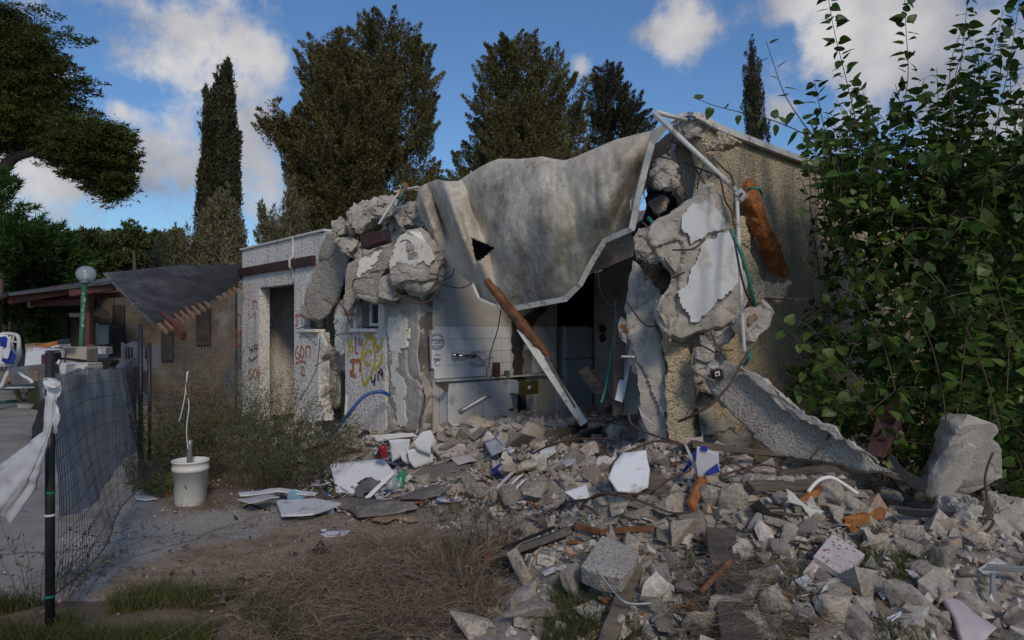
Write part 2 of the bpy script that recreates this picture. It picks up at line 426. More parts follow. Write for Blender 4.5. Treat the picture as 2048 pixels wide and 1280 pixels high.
def spray(name, c):
    m, nt, b, v, out = newmat(name)
    b.inputs['Base Color'].default_value = (*c, 1); b.inputs['Roughness'].default_value = .8
    t = nt.nodes.new('ShaderNodeBsdfTransparent'); mx = nt.nodes.new('ShaderNodeMixShader')
    n = ramp(nt, noise(nt, v, 38, 5, .8), [(.36, .0), (.50, .9)])
    nt.links.new(n, mx.inputs[0]); nt.links.new(t.outputs[0], mx.inputs[1]); nt.links.new(b.outputs[0], mx.inputs[2])
    nt.links.new(mx.outputs[0], out.inputs[0]); return m
M['paint_orange'] = spray("orange_spray_paint", (.50,.15,.05))
M['paint_red'] = spray("red_spray_paint", (.42,.09,.045))
M['paint_yellow'] = spray("yellow_spray_paint", (.62,.45,.04))
M['paint_black'] = spray("black_spray_paint", (.03,.03,.035))
M['ink'] = basic("navy_print_ink", (.03,.035,.09), (.02,.025,.07), rough=.6, bst=0)
M['paper'] = basic("poster_paper", (.70,.72,.78), (.62,.64,.7), rough=.6, bst=.05)

def membrane():
    m, nt, b, v, o = newmat("stained_roof_membrane")
    big = noise(nt, v, 1.7, 12, .78, .15)
    c = ramp(nt, big, [(.36, (.24,.20,.16)), (.44, (.45,.395,.32)), (.52, (.62,.56,.455)), (.62, (.78,.71,.59))])
    v2 = mapping(nt, v, (1.8, 1.8, .6), (3, 1, 2))
    st = ramp(nt, noise(nt, v2, 2.4, 10, .8, .1), [(.54, 0.0), (.68, .75)])
    c = mixc(nt, st, c, (.11,.09,.07))
    sp = ramp(nt, noise(nt, v, 28, 4, .8), [(.38, .55), (.6, 1.0)])
    c = mixc(nt, .55, c, mixc(nt, 1.0, c, sp, 'MULTIPLY'))
    cream = ramp(nt, noise(nt, mapping(nt, v, (1, 1, 1), (9, 4, 1)), 1.1, 4, .5), [(.52, 0.0), (.68, .55)])
    c = mixc(nt, cream, c, (.60,.53,.41))
    # dark soot along one seam side of the sheet
    nt.links.new(c, b.inputs['Base Color']); b.inputs['Roughness'].default_value = .85
    bump(nt, b, noise(nt, v, 9, 9, .75), .6, .03); return m
M['membrane'] = membrane()

def ground_mat():
    m, nt, b, v, o = newmat("ground_mixed")
    at = nt.nodes.new('ShaderNodeAttribute'); at.attribute_name = 'zone'
    sp = nt.nodes.new('ShaderNodeSeparateColor'); nt.links.new(at.outputs['Color'], sp.inputs[0])
    soil = ramp(nt, noise(nt, v, 2.2, 9, .75), [(.35, (.07,.052,.036)), (.5, (.14,.105,.072)), (.66, (.23,.175,.125))])
    conc = ramp(nt, noise(nt, v, 1.3, 8, .7), [(.34, (.23,.22,.205)), (.48, (.33,.315,.295)), (.66, (.43,.41,.385))])
    conc = mixc(nt, 1.0, conc, ramp(nt, noise(nt, v, 45, 6, .85), [(.3, .72), (.65, 1.1)]), 'MULTIPLY')
    stn = ramp(nt, noise(nt, mapping(nt, v, (1, 1, 1), (5, 5, 0)), .8, 6, .6), [(.5, 0.0), (.66, .6)])
    conc = mixc(nt, stn, conc, (.27,.21,.15))
    crk = nt.nodes.new('ShaderNodeTexVoronoi'); crk.feature = 'DISTANCE_TO_EDGE'; crk.inputs['Scale'].default_value = .7
    wv = noise(nt, v, 3, 4); am = nt.nodes.new('ShaderNodeVectorMath'); am.operation = 'MULTIPLY_ADD'
    cv = nt.nodes.new('ShaderNodeCombineXYZ'); nt.links.new(wv, cv.inputs[0]); nt.links.new(wv, cv.inputs[1])
    nt.links.new(cv.outputs[0], am.inputs[0]); am.inputs[1].default_value = (.5,.5,0); nt.links.new(v, am.inputs[2]); nt.links.new(am.outputs[0], crk.inputs['Vector'])
    conc = mixc(nt, ramp(nt, crk.outputs['Distance'], [(0.0, .7), (.012, 0.0)]), conc, (.07,.06,.05))
    sand = ramp(nt, noise(nt, v, 3.2, 9, .75), [(.33, (.18,.13,.092)), (.48, (.31,.235,.172)), (.66, (.41,.32,.24))])
    dust = ramp(nt, noise(nt, v, 5, 9, .8), [(.34, (.17,.148,.122)), (.5, (.34,.30,.255)), (.68, (.47,.42,.36))])
    nz = noise(nt, v, 7, 6, .8)
    def soft(x, wd=.5):
        a = nt.nodes.new('ShaderNodeMath'); a.operation = 'MULTIPLY_ADD'; nt.links.new(nz, a.inputs[0]); a.inputs[1].default_value = 1.2
        nt.links.new(x, a.inputs[2])
        return ramp(nt, a.outputs[0], [(1.02 - .0, 0.0), (1.2, 1.0)]) if False else _mr(a.outputs[0])
    def _mr(x):
        r = nt.nodes.new('ShaderNodeMapRange'); r.inputs[1].default_value = .95; r.inputs[2].default_value = 1.25; nt.links.new(x, r.inputs[0]); return r.outputs[0]
    c = mixc(nt, soft(sp.outputs[0]), soil, conc)
    c = mixc(nt, soft(sp.outputs[1]), c, sand)
    c = mixc(nt, soft(sp.outputs[2]), c, dust)
    nt.links.new(c, b.inputs['Base Color']); b.inputs['Roughness'].default_value = .95
    h = nt.nodes.new('ShaderNodeMath'); h.operation = 'ADD'; nt.links.new(noise(nt, v, 60, 5, .8), h.inputs[0]); nt.links.new(noise(nt, v, 9, 5, .7), h.inputs[1])
    bump(nt, b, h.outputs[0], .7, .02); return m

def leafmat(name, c1, c2, trans=.25, rough=.6):
    m = bpy.data.materials.new(name); m.use_nodes = True; nt = m.node_tree; nt.nodes.clear()
    out = nt.nodes.new('ShaderNodeOutputMaterial'); b = nt.nodes.new('ShaderNodeBsdfPrincipled'); t = nt.nodes.new('ShaderNodeBsdfTranslucent')
    g = nt.nodes.new('ShaderNodeNewGeometry'); tc = nt.nodes.new('ShaderNodeTexCoord')
    oi = nt.nodes.new('ShaderNodeObjectInfo'); ad = nt.nodes.new('ShaderNodeMath'); ad.operation = 'FRACT'
    a0 = nt.nodes.new('ShaderNodeMath'); nt.links.new(g.outputs['Random Per Island'], a0.inputs[0]); nt.links.new(oi.outputs['Random'], a0.inputs[1]); nt.links.new(a0.outputs[0], ad.inputs[0])
    r = ramp(nt, ad.outputs[0], [(0, c1), (.7, c2), (1, tuple((a + b_) / 2 * 1.25 for a, b_ in zip(c1, c2)))])
    big = ramp(nt, noise(nt, tc.outputs['Object'], .7, 3), [(.35, .72), (.65, 1.2)])
    c = mixc(nt, 1.0, r, big, 'MULTIPLY')
    nt.links.new(c, b.inputs['Base Color']); nt.links.new(c, t.inputs['Color']); b.inputs['Roughness'].default_value = rough
    b.inputs['Specular IOR Level'].default_value = .3
    mx = nt.nodes.new('ShaderNodeMixShader'); mx.inputs[0].default_value = trans
    nt.links.new(b.outputs[0], mx.inputs[1]); nt.links.new(t.outputs[0], mx.inputs[2]); nt.links.new(mx.outputs[0], out.inputs[0])
    return m
M['cypress'] = leafmat("olive_cypress_foliage", (.105,.098,.036), (.175,.155,.062), .15)
M['cypress_grey'] = leafmat("grey_green_cypress_foliage", (.13,.125,.065), (.20,.18,.105), .15)
M['cypress_dark'] = leafmat("dark_cypress_foliage", (.045,.048,.026), (.085,.078,.042), .12)
M['tree_leaf'] = leafmat("feathery_tree_foliage", (.045,.062,.012), (.10,.105,.02), .3)
M['bright_leaf'] = leafmat("fresh_green_foliage", (.03,.075,.012), (.07,.12,.02), .3)
M['hedge_leaf'] = leafmat("hedge_foliage", (.07,.10,.03), (.12,.15,.045), .25)
M['mulberry'] = leafmat("broad_green_leaf", (.032,.080,.015), (.095,.150,.03), .3, .42)
M['scrub'] = leafmat("scrub_foliage", (.05,.078,.028), (.11,.135,.05), .2)
M['grass'] = leafmat("grass_blades", (.05,.075,.018), (.12,.115,.04), .25)
M['dry'] = leafmat("dry_brush", (.13,.10,.072), (.28,.22,.165), .1)
M['dry_red'] = leafmat("dry_brown_stalks", (.15,.09,.05), (.25,.165,.10), .1)

def film(name, c, a, rough=.25):
    m, nt, b, v, out = newmat(name)
    b.inputs['Base Color'].default_value = (*c, 1); b.inputs['Roughness'].default_value = rough
    t = nt.nodes.new('ShaderNodeBsdfTransparent'); mx = nt.nodes.new('ShaderNodeMixShader')
    fa = ramp(nt, noise(nt, v, 5, 5, .6), [(.35, a - .12), (.65, a + .12)])
    nt.links.new(fa, mx.inputs[0]); nt.links.new(t.outputs[0], mx.inputs[1]); nt.links.new(b.outputs[0], mx.inputs[2])
    nt.links.new(mx.outputs[0], out.inputs[0]); return m
M['clear_film'] = film("clear_plastic", (.55,.6,.66), .35, .1)
M['blue_film'] = film("pale_blue_plastic", (.25,.42,.55), .7, .2)
M['milky_film'] = film("milky_plastic_sheet", (.55,.56,.58), .82, .35)
M['netting'] = film("grey_privacy_net", (.42,.43,.45), .84, .8)
M['green_film'] = film("green_plastic", (.02,.30,.16), .75, .15)
M['glass_globe'] = film("lamp_globe_glass", (.55,.6,.66), .42, .08)
def glassm():
    m, nt, b, v, out = newmat("window_glass"); b.inputs['Base Color'].default_value = (.03,.035,.04,1); b.inputs['Roughness'].default_value = .06; return m
M['glass'] = glassm()

# ------------------------------------------------------------------ ground
def falloff(x, y):
    d = np.sqrt(x ** 2 + (y - 6) ** 2)
    return np.clip((14 - d) / 5, 0, 1)
_H0 = H
def H(x, y):
    x = np.asarray(x, float); y = np.asarray(y, float)
    return _H0(x, y) * falloff(x, y)

def axis(lo, hi, step, far):
    a = list(np.arange(lo, hi + 1e-6, step)); s = step
    left = []; q = lo
    while q > -far: s *= 1.35; q -= s; left.append(q)
    s = step; right = []; q = hi
    while q < far: s *= 1.35; q += s; right.append(q)
    return np.array(left[::-1] + a + right)
def build_ground():
    xs = axis(-8, 6, .05, 900); ys = axis(1.0, 14, .05, 900)
    X, Y = np.meshgrid(xs, ys)
    nx, ny = len(xs), len(ys)
    near = (np.abs(X) < 15) & (Y > -3) & (Y < 25)
    Z = np.zeros_like(X); Z[near] = H(X[near], Y[near])
    pts = np.stack([X.ravel(), Y.ravel(), np.zeros(X.size)], 1)
    f = fbm(pts, 1.2, 3).reshape(X.shape); f2 = fbm(pts, 6, 3, 5).reshape(X.shape)
    rub = np.clip(Z / .1, 0, 1)
    # zones, looked up in the plan of the place
    Yc = np.maximum(Y, .3)
    px = 1024 + X / Yc * FPX + f2 * 26 ; py = YH + CH / Yc * FPX + f * 26
    conc = inpoly(px, py, [(-4000,760),(300,770),(262,985),(560,985),(760,1040),(600,1100),(380,1130),(190,1215),(-400,1215),(-4000,1215)])
    sand = inpoly(px, py, [(300,1130),(480,1090),(700,1010),(900,1000),(1000,1060),(900,1180),(520,1190),(250,1215),(170,1210)])
    dust = np.clip((Z - .03) / .08, 0, 1)
    grass_dark = (py > 1215)
    Z += near * (f * .018 * (1 - conc * .9) + f2 * (.006 + .035 * rub) * (1 - conc * .8))
    V = np.stack([X.ravel(), Y.ravel(), Z.ravel()], 1)
    idx = np.arange(nx * ny).reshape(ny, nx)
    Fq = np.stack([idx[:-1, :-1].ravel(), idx[:-1, 1:].ravel(), idx[1:, 1:].ravel(), idx[1:, :-1].ravel()], 1)
    o = fast_tris('ground', V, Fq, ground_mat(), smooth=True)
    col = np.stack([conc.ravel(), sand.ravel(), dust.ravel(), np.ones(X.size)], 1).astype(np.float32)
    a = o.data.color_attributes.new('zone', 'FLOAT_COLOR', 'POINT'); a.data.foreach_set('color', col.ravel())
    prop(o, kind='structure')
build_ground()

# ------------------------------------------------------------------ broken masses
def settle(o):
    """put a top-level mesh's origin at its base"""
    n = len(o.data.vertices); co = np.empty(n * 3, np.float32); o.data.vertices.foreach_get('co', co); co = co.reshape(-1, 3)
    c = np.array([(co[:, 0].min() + co[:, 0].max()) / 2, (co[:, 1].min() + co[:, 1].max()) / 2, co[:, 2].min()], np.float32)
    o.data.vertices.foreach_set('co', (co - c).ravel()); o.data.update(); o.location = Vector([float(q) for q in c]) + o.location
    for ch in [k for k in scn.objects if k.parent == o]: ch.location = ch.location - Vector([float(q) for q in c])
    return o
def remeshed(V, Fc, voxel):
    me = bpy.data.meshes.new("tmp"); me.from_pydata([tuple(v) for v in V], [], [tuple(f) for f in Fc]); me.update()
    bm = bmesh.new(); bm.from_mesh(me); bmesh.ops.recalc_face_normals(bm, faces=bm.faces); bmesh.ops.triangulate(bm, faces=bm.faces); bm.to_mesh(me); bm.free()
    o = bpy.data.objects.new("tmp", me); COL.objects.link(o)
    md = o.modifiers.new("r", 'REMESH'); md.mode = 'VOXEL'; md.voxel_size = voxel; md.adaptivity = 0
    dg = bpy.context.evaluated_depsgraph_get(); ev = o.evaluated_get(dg); m2 = ev.to_mesh()
    n = len(m2.vertices); co = np.empty(n * 3); m2.vertices.foreach_get('co', co); no = np.empty(n * 3)
    m2.vertices.foreach_get('normal', no)
    nf = len(m2.polygons); lt = np.empty(nf, int); m2.polygons.foreach_get('loop_total', lt)
    li = np.empty(int(lt.sum()), int); m2.loops.foreach_get('vertex_index', li)
    Fq = li.reshape(-1, 4) if (lt == 4).all() else None
    ev.to_mesh_clear(); bpy.data.objects.remove(o); bpy.data.meshes.remove(me)
    return co.reshape(-1, 3), no.reshape(-1, 3), Fq
def unit(v): return v / (np.linalg.norm(v, axis=-1, keepdims=True) + 1e-9)
def facets(p, sc, off):
    """fracture facets: every cell of a Voronoi pattern is a small tilted plane"""
    q = p * sc + off + 50.0; base = np.floor(q).astype(int); best = np.full(len(q), 9e9); second = np.full(len(q), 9e9); val = np.zeros(len(q))
    for dx in (-1, 0, 1):
        for dy in (-1, 0, 1):
            for dz in (-1, 0, 1):
                c = base + (dx, dy, dz); i, j, k = (c % 64).T
                fx = _perm[i, j, k]; fy = _perm[j, k, i]; fz = _perm[k, i, j]
                r = q - c - np.stack([fx, fy, fz], 1); d = (r ** 2).sum(1)
                g1 = _perm[(i + 7) % 64, j, k] - .5; g2 = _perm[i, (j + 7) % 64, k] - .5; g3 = _perm[i, j, (k + 7) % 64] - .5
                h = (_perm[(i + 13) % 64, (j + 5) % 64, k] - .5) * 1.3 + (r * np.stack([g1, g2, g3], 1)).sum(1) * 1.6
                m = d < best; second = np.where(m, best, np.minimum(second, d)); best = np.where(m, d, best); val = np.where(m, h, val)
    return val, np.sqrt(second) - np.sqrt(best)
def chunk3(name, front, nrm, thick, label=None, cat=None, group=None, voxel=.02, amp=.03, mat='concrete', taper=.85, plaster=(), pmat='plaster',
           parent=None, bev=.96, fsc=None, plabel=None, lift=.004, cuts=10):
    """a broken slab or lump: an outline standing in space, given thickness, rebuilt as one skin and roughened"""
    front = np.array(front, float); c = front.mean(0); nrm = np.asarray(nrm, float); nrm = nrm / np.linalg.norm(nrm); n = len(front)
    jit = RNG.normal(0, thick * .06, (n, 3))
    l0 = c + (front - c) * bev; l1 = front + nrm * thick * .22 + jit * .5; l2 = c + (front - c) * ((1 + taper) / 2) + nrm * thick * .7 + jit; l3 = c + (front - c) * taper * .9 + nrm * thick
    V = np.concatenate([l0, l1, l2, l3]); Fc = [list(range(n))]
    for k in range(3):
        for i in range(n): j = (i + 1) % n; Fc.append([k * n + i, k * n + j, (k + 1) * n + j, (k + 1) * n + i])
    Fc.append(list(range(3 * n, 4 * n))[::-1])
    co, no, Fq = remeshed(V, Fc, voxel)
    if cuts:
        cc = co.mean(0); rr = np.random.default_rng(int(abs(co[0, 0] * 1e4)) % 99991)
        for _ in range(cuts):
            dn = unit(rr.normal(0, 1, 3) - nrm * .5); h = (co - cc) @ dn; lim = h.max() * rr.uniform(.78, .95); k = h > lim; co[k] -= np.outer(h[k] - lim, dn) * .92
    amp = amp * .8; size = np.ptp(front, axis=0).max(); fsc = fsc or 2.2 / max(size, .15)
    off = RNG.random() * 40
    d1 = fbm(co, fsc, 3, off); d2 = fbm(co, fsc * 4, 3, off + 9); d3 = fbm(co, 38, 2, off + 3)
    wob = np.stack([fbm(co, fsc * 3, 2, off + q) for q in (1, 5, 8)], 1)
    (fc1, e1) = facets(co + wob * .06 / fsc, fsc * 1.25, off); (fc2, e2) = facets(co + wob * .05 / fsc, fsc * 3.6, off + 31)
    disp = amp * (d1 * .6 + d2 * .22 + fc1 * 1.25 + fc2 * .22 - .2 - .75 * np.exp(-e1 * 14) * (fbm(co, fsc * 1.5, 2, off + 3) > -.1) - .3 * np.exp(-e2 * 12) * (d2 > 0)) + amp * .10 * d3
    new = co + no * disp[:, None]
    o = fast_tris(name, new, Fq, M[mat], parent, smooth=False)
    if parent is None: prop(o, label, cat or name.split('_')[-1], group)
    elif label: o['label'] = label
    if len(plaster):
        fc = co[Fq].mean(1); fn = no[Fq].mean(1); px, py = topx(fc)
        facing = (fn @ (-nrm)) > .45
        nz = fbm(fc, 14, 3, 3) * 9
        for poly in plaster:
            k = facing & inpoly(px + nz, py + nz[::-1] * 0 + fbm(fc, 14, 3, 33) * 9, poly)
            if k.sum() < 6: continue
            fs = Fq[k]; u, inv = np.unique(fs, return_inverse=True); inv = inv.reshape(fs.shape)
            flat = co[u] - nrm * (amp * .55 + lift) + fbm(co[u], 3, 2, 7)[:, None] * nrm * amp * .25
            nb = len(u); back = flat + nrm * (amp * 1.5 + .02)
            # rim faces
            e = {}
            for q in inv:
                for i in range(4):
                    a, b_ = int(q[i]), int(q[(i + 1) % 4])
                    if (b_, a) in e: del e[(b_, a)]
                    else: e[(a, b_)] = 1
            rim = np.array([(a, b_, b_ + nb, a + nb) for a, b_ in e])
            po = fast_tris('plaster_patch', np.concatenate([flat, back]), np.concatenate([inv, rim]), M[pmat], o, smooth=False)
            if plabel: po['label'] = plabel
    return settle(o) if parent is None else o
def chunk(name, poly, depth, thick, label=None, cat=None, nrm=(0.1, 1, .05), step=14, ja=3, **kw):
    fn = depth if callable(depth) else (lambda x, y: depth)
    poly = jag(poly, step, ja)
    return chunk3(name, [P(x, y, fn(x, y)) for x, y in poly], nrm, thick, label, cat, **kw)
def tiltd(Y, cx, cy, gx=0.0, gy=0.0):
    """depth of a leaning plane: Y at the photo point cx,cy, changing by gx,gy metres per 100 px"""
    return lambda x, y: Y + gx * (x - cx) / 100 + gy * (y - cy) / 100
def onS(px, py, s=0.0):
    d = FD(px, s); return P(px, py, d)
def onT(px, py, t):
    d = SD(px, t); return P(px, py, d)
def slab(name, pts, th, mat, parent=None):
    pts = np.array(pts, float); n = len(pts); th = np.asarray(th, float)
    V = np.concatenate([pts, pts + th]); Fc = [list(range(n)), list(range(n, 2 * n))[::-1]] + [[i, i + n, (i + 1) % n + n, (i + 1) % n] for i in range(n)]
    return mobj(name, V, Fc, mat, parent)
def bevel(o, w=.004, seg=1):
    md = o.modifiers.new("bevel", 'BEVEL'); md.width = w; md.segments = seg; md.limit_method = 'ANGLE'; return o
NB = np.array([FB[0], FB[1], 0.0]); NA = np.array([FA[0], FA[1], 0.0])    # into the house; along the front wall

# ================================================================== the ruined house
house = empty('ruined_house', F(4.7, 3, 0), "low whitewashed house with its front torn open and its roof sheet hanging down", 'house')
def hbox(name, t0, t1, s0, s1, z0, z1, mat, parent=None, bv=.006):
    V, Fc = fbox(t0, t1, s0, s1, z0, z1)
    o = mobj(name, V, Fc, M[mat] if isinstance(mat, str) else mat, parent or house)
    if bv: bevel(o, bv, 2)
    return o
def zF(px, py, s=0.0): return CH + (YH - py) * FD(px, s) / FPX
TH = .18
fw = hbox('front_wall', tF(484), tF(519), 0, TH, -.1, 2.985, 'stucco_white')
def fwall(t0, t1, z0, z1, mat='stucco_white', nm='wall_panel', s0=0, s1=TH): return hbox(nm, t0, t1, s0, s1, z0, z1, mat, fw)
fwall(tF(519) , tF(588), 2.28, 2.985)
fwall(tF(588) , tF(607), -.1, 2.985)
fwall(tF(607) , tF(637), -.1, 1.53)
fwall(tF(607) , tF(640), 2.05, 2.985)
fwall(tF(640) , 3.62, 2.28, 2.97)
# parapet coping, red board, conduit
V, Fc = fbox(-.03, 3.3, -.03, TH + .02, 2.985, 3.02); bevel(mobj('coping', V, Fc, M['white_metal'], house), .004)
V, Fc = fbox(-.05, tF(632), -.055, -.002, 2.52, 2.66); bevel(mobj('fascia_board', V, Fc, M['dark_red'], house), .006)
V, Fc = tubev([F(tF(588.5), -.02, z) for z in (2.3, 2.5)] + [F(tF(588.5), -.075, 2.54), F(tF(588.5), -.075, 2.66), F(tF(588.5), -.02, 2.7), F(tF(588.5), -.02, 3.0)], .018, 8)
mobj('conduit', V, Fc, M['white_metal'], house, True)
# second stretch, with its window
B0, B1 = tF(690), tF(771)
w0, w1 = tF(712), tF(756)
fw2 = hbox('front_wall', B0, w0, 0, TH, -.1, 2.35, 'stucco_white')
def f2(*a, **k): return hbox('wall_panel', a[0], a[1], 0, TH, a[2], a[3], 'stucco_white', fw2)
zs, zt = zF(734, 657), zF(734, 596)
f2(w0, w1, -.1, zs); f2(w0, w1, zt, 2.4); f2(w1, B1, -.1, 2.4)
win = hbox('window', tF(733), tF(754), .07, .09, zs + .03, zt - .02, M['glass'], house, 0)
for a, b_, z0, z1 in ((733, 736, zs + .03, zt), (751, 754, zs + .03, zt)): hbox('window_frame', tF(a), tF(b_), .04, .1, z0, z1, 'white_metal', win)
hbox('window_frame', tF(736) + .001, tF(751) - .001, .042, .098, zs + .03, zs + .07, 'white_metal', win)
hbox('window_sill', w0 - .04, w1 - .02, -.07, .12, zs - .045, zs, 'plaster_cream', win)
hbox('shutter_slats', tF(713), tF(731), .08, .1, zs + .02, zt, 'grey_board', win)
win2 = hbox('window', tF(608), tF(636), .1, .12, 1.6, 2.05, M['glass'], house, 0)
hbox('window_sill', tF(605), tF(638), -.06, .1, 1.53, 1.575, 'plaster_cream', win2)
# middle gap: inner plastered wall, with a jagged lower remnant in front
hbox('inner_wall', tF(640), tF(705), .55, .62, -.1, 2.3, 'inner_wall')
def fchunk(name, poly, thick, s=0.0, **kw):
    poly = jag(poly, kw.pop('step', 12), kw.pop('ja', 3))
    return chunk3(name, [onS(x, y, s) for x, y in poly], NB, thick, parent=kw.pop('parent', house), cuts=0, **kw)
fchunk('broken_wall', [(598,690),(620,668),(640,664),(652,690),(640,720),(646,760),(640,800),(655,850),(600,855)], .17, s=.02, voxel=.022, amp=.018, mat='stucco_white', bev=.99,
       plaster=[[(616,676),(640,676),(640,700),(628,720),(634,760),(625,800),(612,780),(616,720)]])
fchunk('broken_wall', [(645,700),(668,686),(690,690),(690,740),(676,752),(680,800),(668,820),(650,800)], .16, s=.3, voxel=.022, amp=.02, mat='concrete', plaster=[[(652,706),(676,700),(672,760),(656,790)]])
fchunk('broken_wall', [(664,600),(692,590),(700,640),(696,700),(680,716),(668,690)], .16, s=.1, voxel=.022, amp=.02, mat='stucco_white')
fchunk('broken_pillar', [(768,592),(800,588),(838,596),(838,660),(836,720),(842,780),(836,862),(800,884),(770,866),(776,760),(768,690)], .26, s=.0, voxel=.02, amp=.022, mat='concrete',
       plaster=[[(778,640),(800,628),(816,640),(814,690),(796,705),(800,735),(792,745),(808,760),(812,850),(796,850),(792,800),(784,740)]], pmat='plaster_cream')
hbox('pillar_core', tF(822), tF(838), .02, .26, .1, 2.5, 'grey_board')
# roof and outer shell
hbox('roof_slab', 0.02, 5.4, TH + .01, 6.0, 2.6, 2.76, 'concrete')
hbox('roof_slab', 5.42, 9.5, 1.15, 6.0, 2.62, 2.80, 'concrete')
hbox('side_wall', 0.0, .18, TH + .005, 6.0, -.1, 2.98, 'stucco_white')
hbox('back_wall', 0.2, 9.3, 6.01, 6.2, -.1, 2.9, 'inner_wall')
# rendered side wall with its pebble dash, a fine relief of its own
def side_wall():
    # front edge follows the break; the far end runs on behind the bush
    t = 9.53; edge = [(1.02,3.17),(.6,3.17),(.12,3.17),(.10,3.05),(.16,2.85),(.09,2.6),(.2,2.4),(.12,2.1),(.28,1.85),(.2,1.5),(.3,1.2),(.22,.9),(.3,.5),(.25,-.1)]
    ss, zz = [], []
    pts = [F(t, 6.2, -.1), F(t, 6.2, 3.0)] + [F(t, s, z - max(0, s - .1) * .0) for s, z in edge]
    c = chunk3('side_wall', pts, -NA, .2, voxel=.035, amp=.004, mat='stucco_tan', parent=house, bev=.998, taper=1.0, fsc=.8, cuts=0)
    return c
sw = side_wall()
# white metal edge flashing along the wall top, sprung loose at the front
pts = [onT(px, py, 9.56) for px, py in ((1436,256),(1500,281),(1560,304),(1640,333),(1700,357))]
far = F(9.56, 6.2, 3.06)
pts = [P(1340,243,5.2), P(1376,229,5.17), P(1410,240,5.2)] + pts + [far]
L = smoothline(pts, 5)
mb = MB()
for i in range(len(L) - 1):
    mb.add(*beamv(L[i], L[i + 1] + (L[i + 1] - L[i]) * .02, .05, .05 if i > 6 else .03))
mb.build('edge_flashing', M['white_metal'], house)
# coping of rough mortar under the flashing
fchunk('mortar_edge', [(1432,262),(1470,276),(1440,300),(1412,300)], .15, s=0, voxel=.02, amp=.015, mat='stucco_tan')

# ---- inside: tiled kitchen wall, seen from the side
KT = 5.75
def K(s, z, out=0.0): return F(KT + out, s, z)
kw_ = hbox('kitchen_wall', KT - .12, KT, .19, 2.27, -.1, 2.6, 'inner_wall')
hbox('grout_bed', KT + .001, KT + .006, .19, 1.40, .985, 1.62, 'grout', kw_, 0)
hbox('grout_bed', KT + .001, KT + .006, 1.62, 2.25, .985, 1.62, 'grout', kw_, 0)
tm = None
for (a, b_) in ((.195, 1.395), (1.63, 2.24)):
    n = int(round((b_ - a) / .152)); tw = (b_ - a) / n
    for i in range(n):
        for j in range(4):
            if (a > 1 and (i, j) in ((0, 0), (0, 1))) : continue
            s0 = a + i * tw; z0 = .99 + j * .157
            if tm is None:
                V, Fc = fbox(0, .007, 0, tw - .004, 0, .153); V = V - np.array([FO[0], FO[1], 0]); tmo = mobj('tile', V, Fc, M['tile']); bevel(tmo, .0015); tm = tmo.data; o = tmo
            else:
                o = tmo.copy(); COL.objects.link(o)
            o.location = Vector(F(KT + .007, s0, z0).tolist()); o.scale = (1, 1, 1)
            if o is tmo: pass
            o.parent = kw_
            o.rotation_euler = (random.uniform(-.004,.004), random.uniform(-.004,.004), random.uniform(-.006,.006))
# service gap in the tiling with a dark chase and broken render
def kpoly(poly, out): return [onT(x, y, KT + out) for x, y in poly]
chunk3('broken_chase', kpoly(jag([(1024,640),(1040,646),(1047,700),(1050,760),(1062,792),(1030,792),(1026,720)], 10, 3), .03), -NA, .05, voxel=.015, amp=.014, mat='dark_inside', parent=house, cuts=0)
chunk3('fallen_strap', kpoly(jag([(1040,646),(1052,630),(1085,612),(1100,612),(1076,640),(1058,656),(1052,690),(1046,690)], 10, 3), .12), -NA, .05, voxel=.015, amp=.012, mat='dark_inside', parent=house, cuts=0)
# far wall of the kitchen and dark hall
hbox('inner_wall', KT + .02, 9.4, 3.0, 3.1, -.1, 2.6, 'inner_wall')
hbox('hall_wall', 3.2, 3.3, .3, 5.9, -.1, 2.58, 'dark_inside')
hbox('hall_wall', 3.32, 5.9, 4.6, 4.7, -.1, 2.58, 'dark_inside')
hbox('inner_wall', tF(528, 1.7), tF(566, 1.7), 1.7, 1.78, -.1, 2.5, 'inner_wall')
hbox('door_jamb', tF(568, 1.68), tF(579, 1.68), 1.62, 1.76, -.1, 2.3, 'wood_split')
hbox('door_jamb', tF(579, 1.3), tF(582, 1.3), 1.28, 1.34, .0, 2.2, 'blue_cloth')
# ceiling beam behind the roof sheet
hbox('ceiling_beam', 5.5, 9.2, .95, 1.14, 2.35, 2.6, 'dark_red')
# ragged ceiling edge hanging at the right of the opening
chunk3('ceiling_lip', [onS(x, y, .8) for x, y in jag([(1085,560),(1150,545),(1245,505),(1262,470),(1230,520),(1190,548),(1160,560)], 12, 3)], np.array([.2,1,.2]), .08, voxel=.02, amp=.015, mat='plaster_cream', parent=house, cuts=0)

# two round wall sockets
for y in (657, 676):
    c = F(tF(1206, 2.99), 2.985, zF(1206, y, 2.99))
    V, Fc = lathev([(0, 0), (.055, 0), (.058, .012), (.03, .02), (.0, .012)], (0, 0, 0), 20)
    R = np.array([[FA[0], 0, -FB[0]], [FA[1], 0, -FB[1]], [0, 1, 0]]); V = (R @ V.T).T + c
    o = mobj('socket', V, Fc, M['blackboard'], house, True)

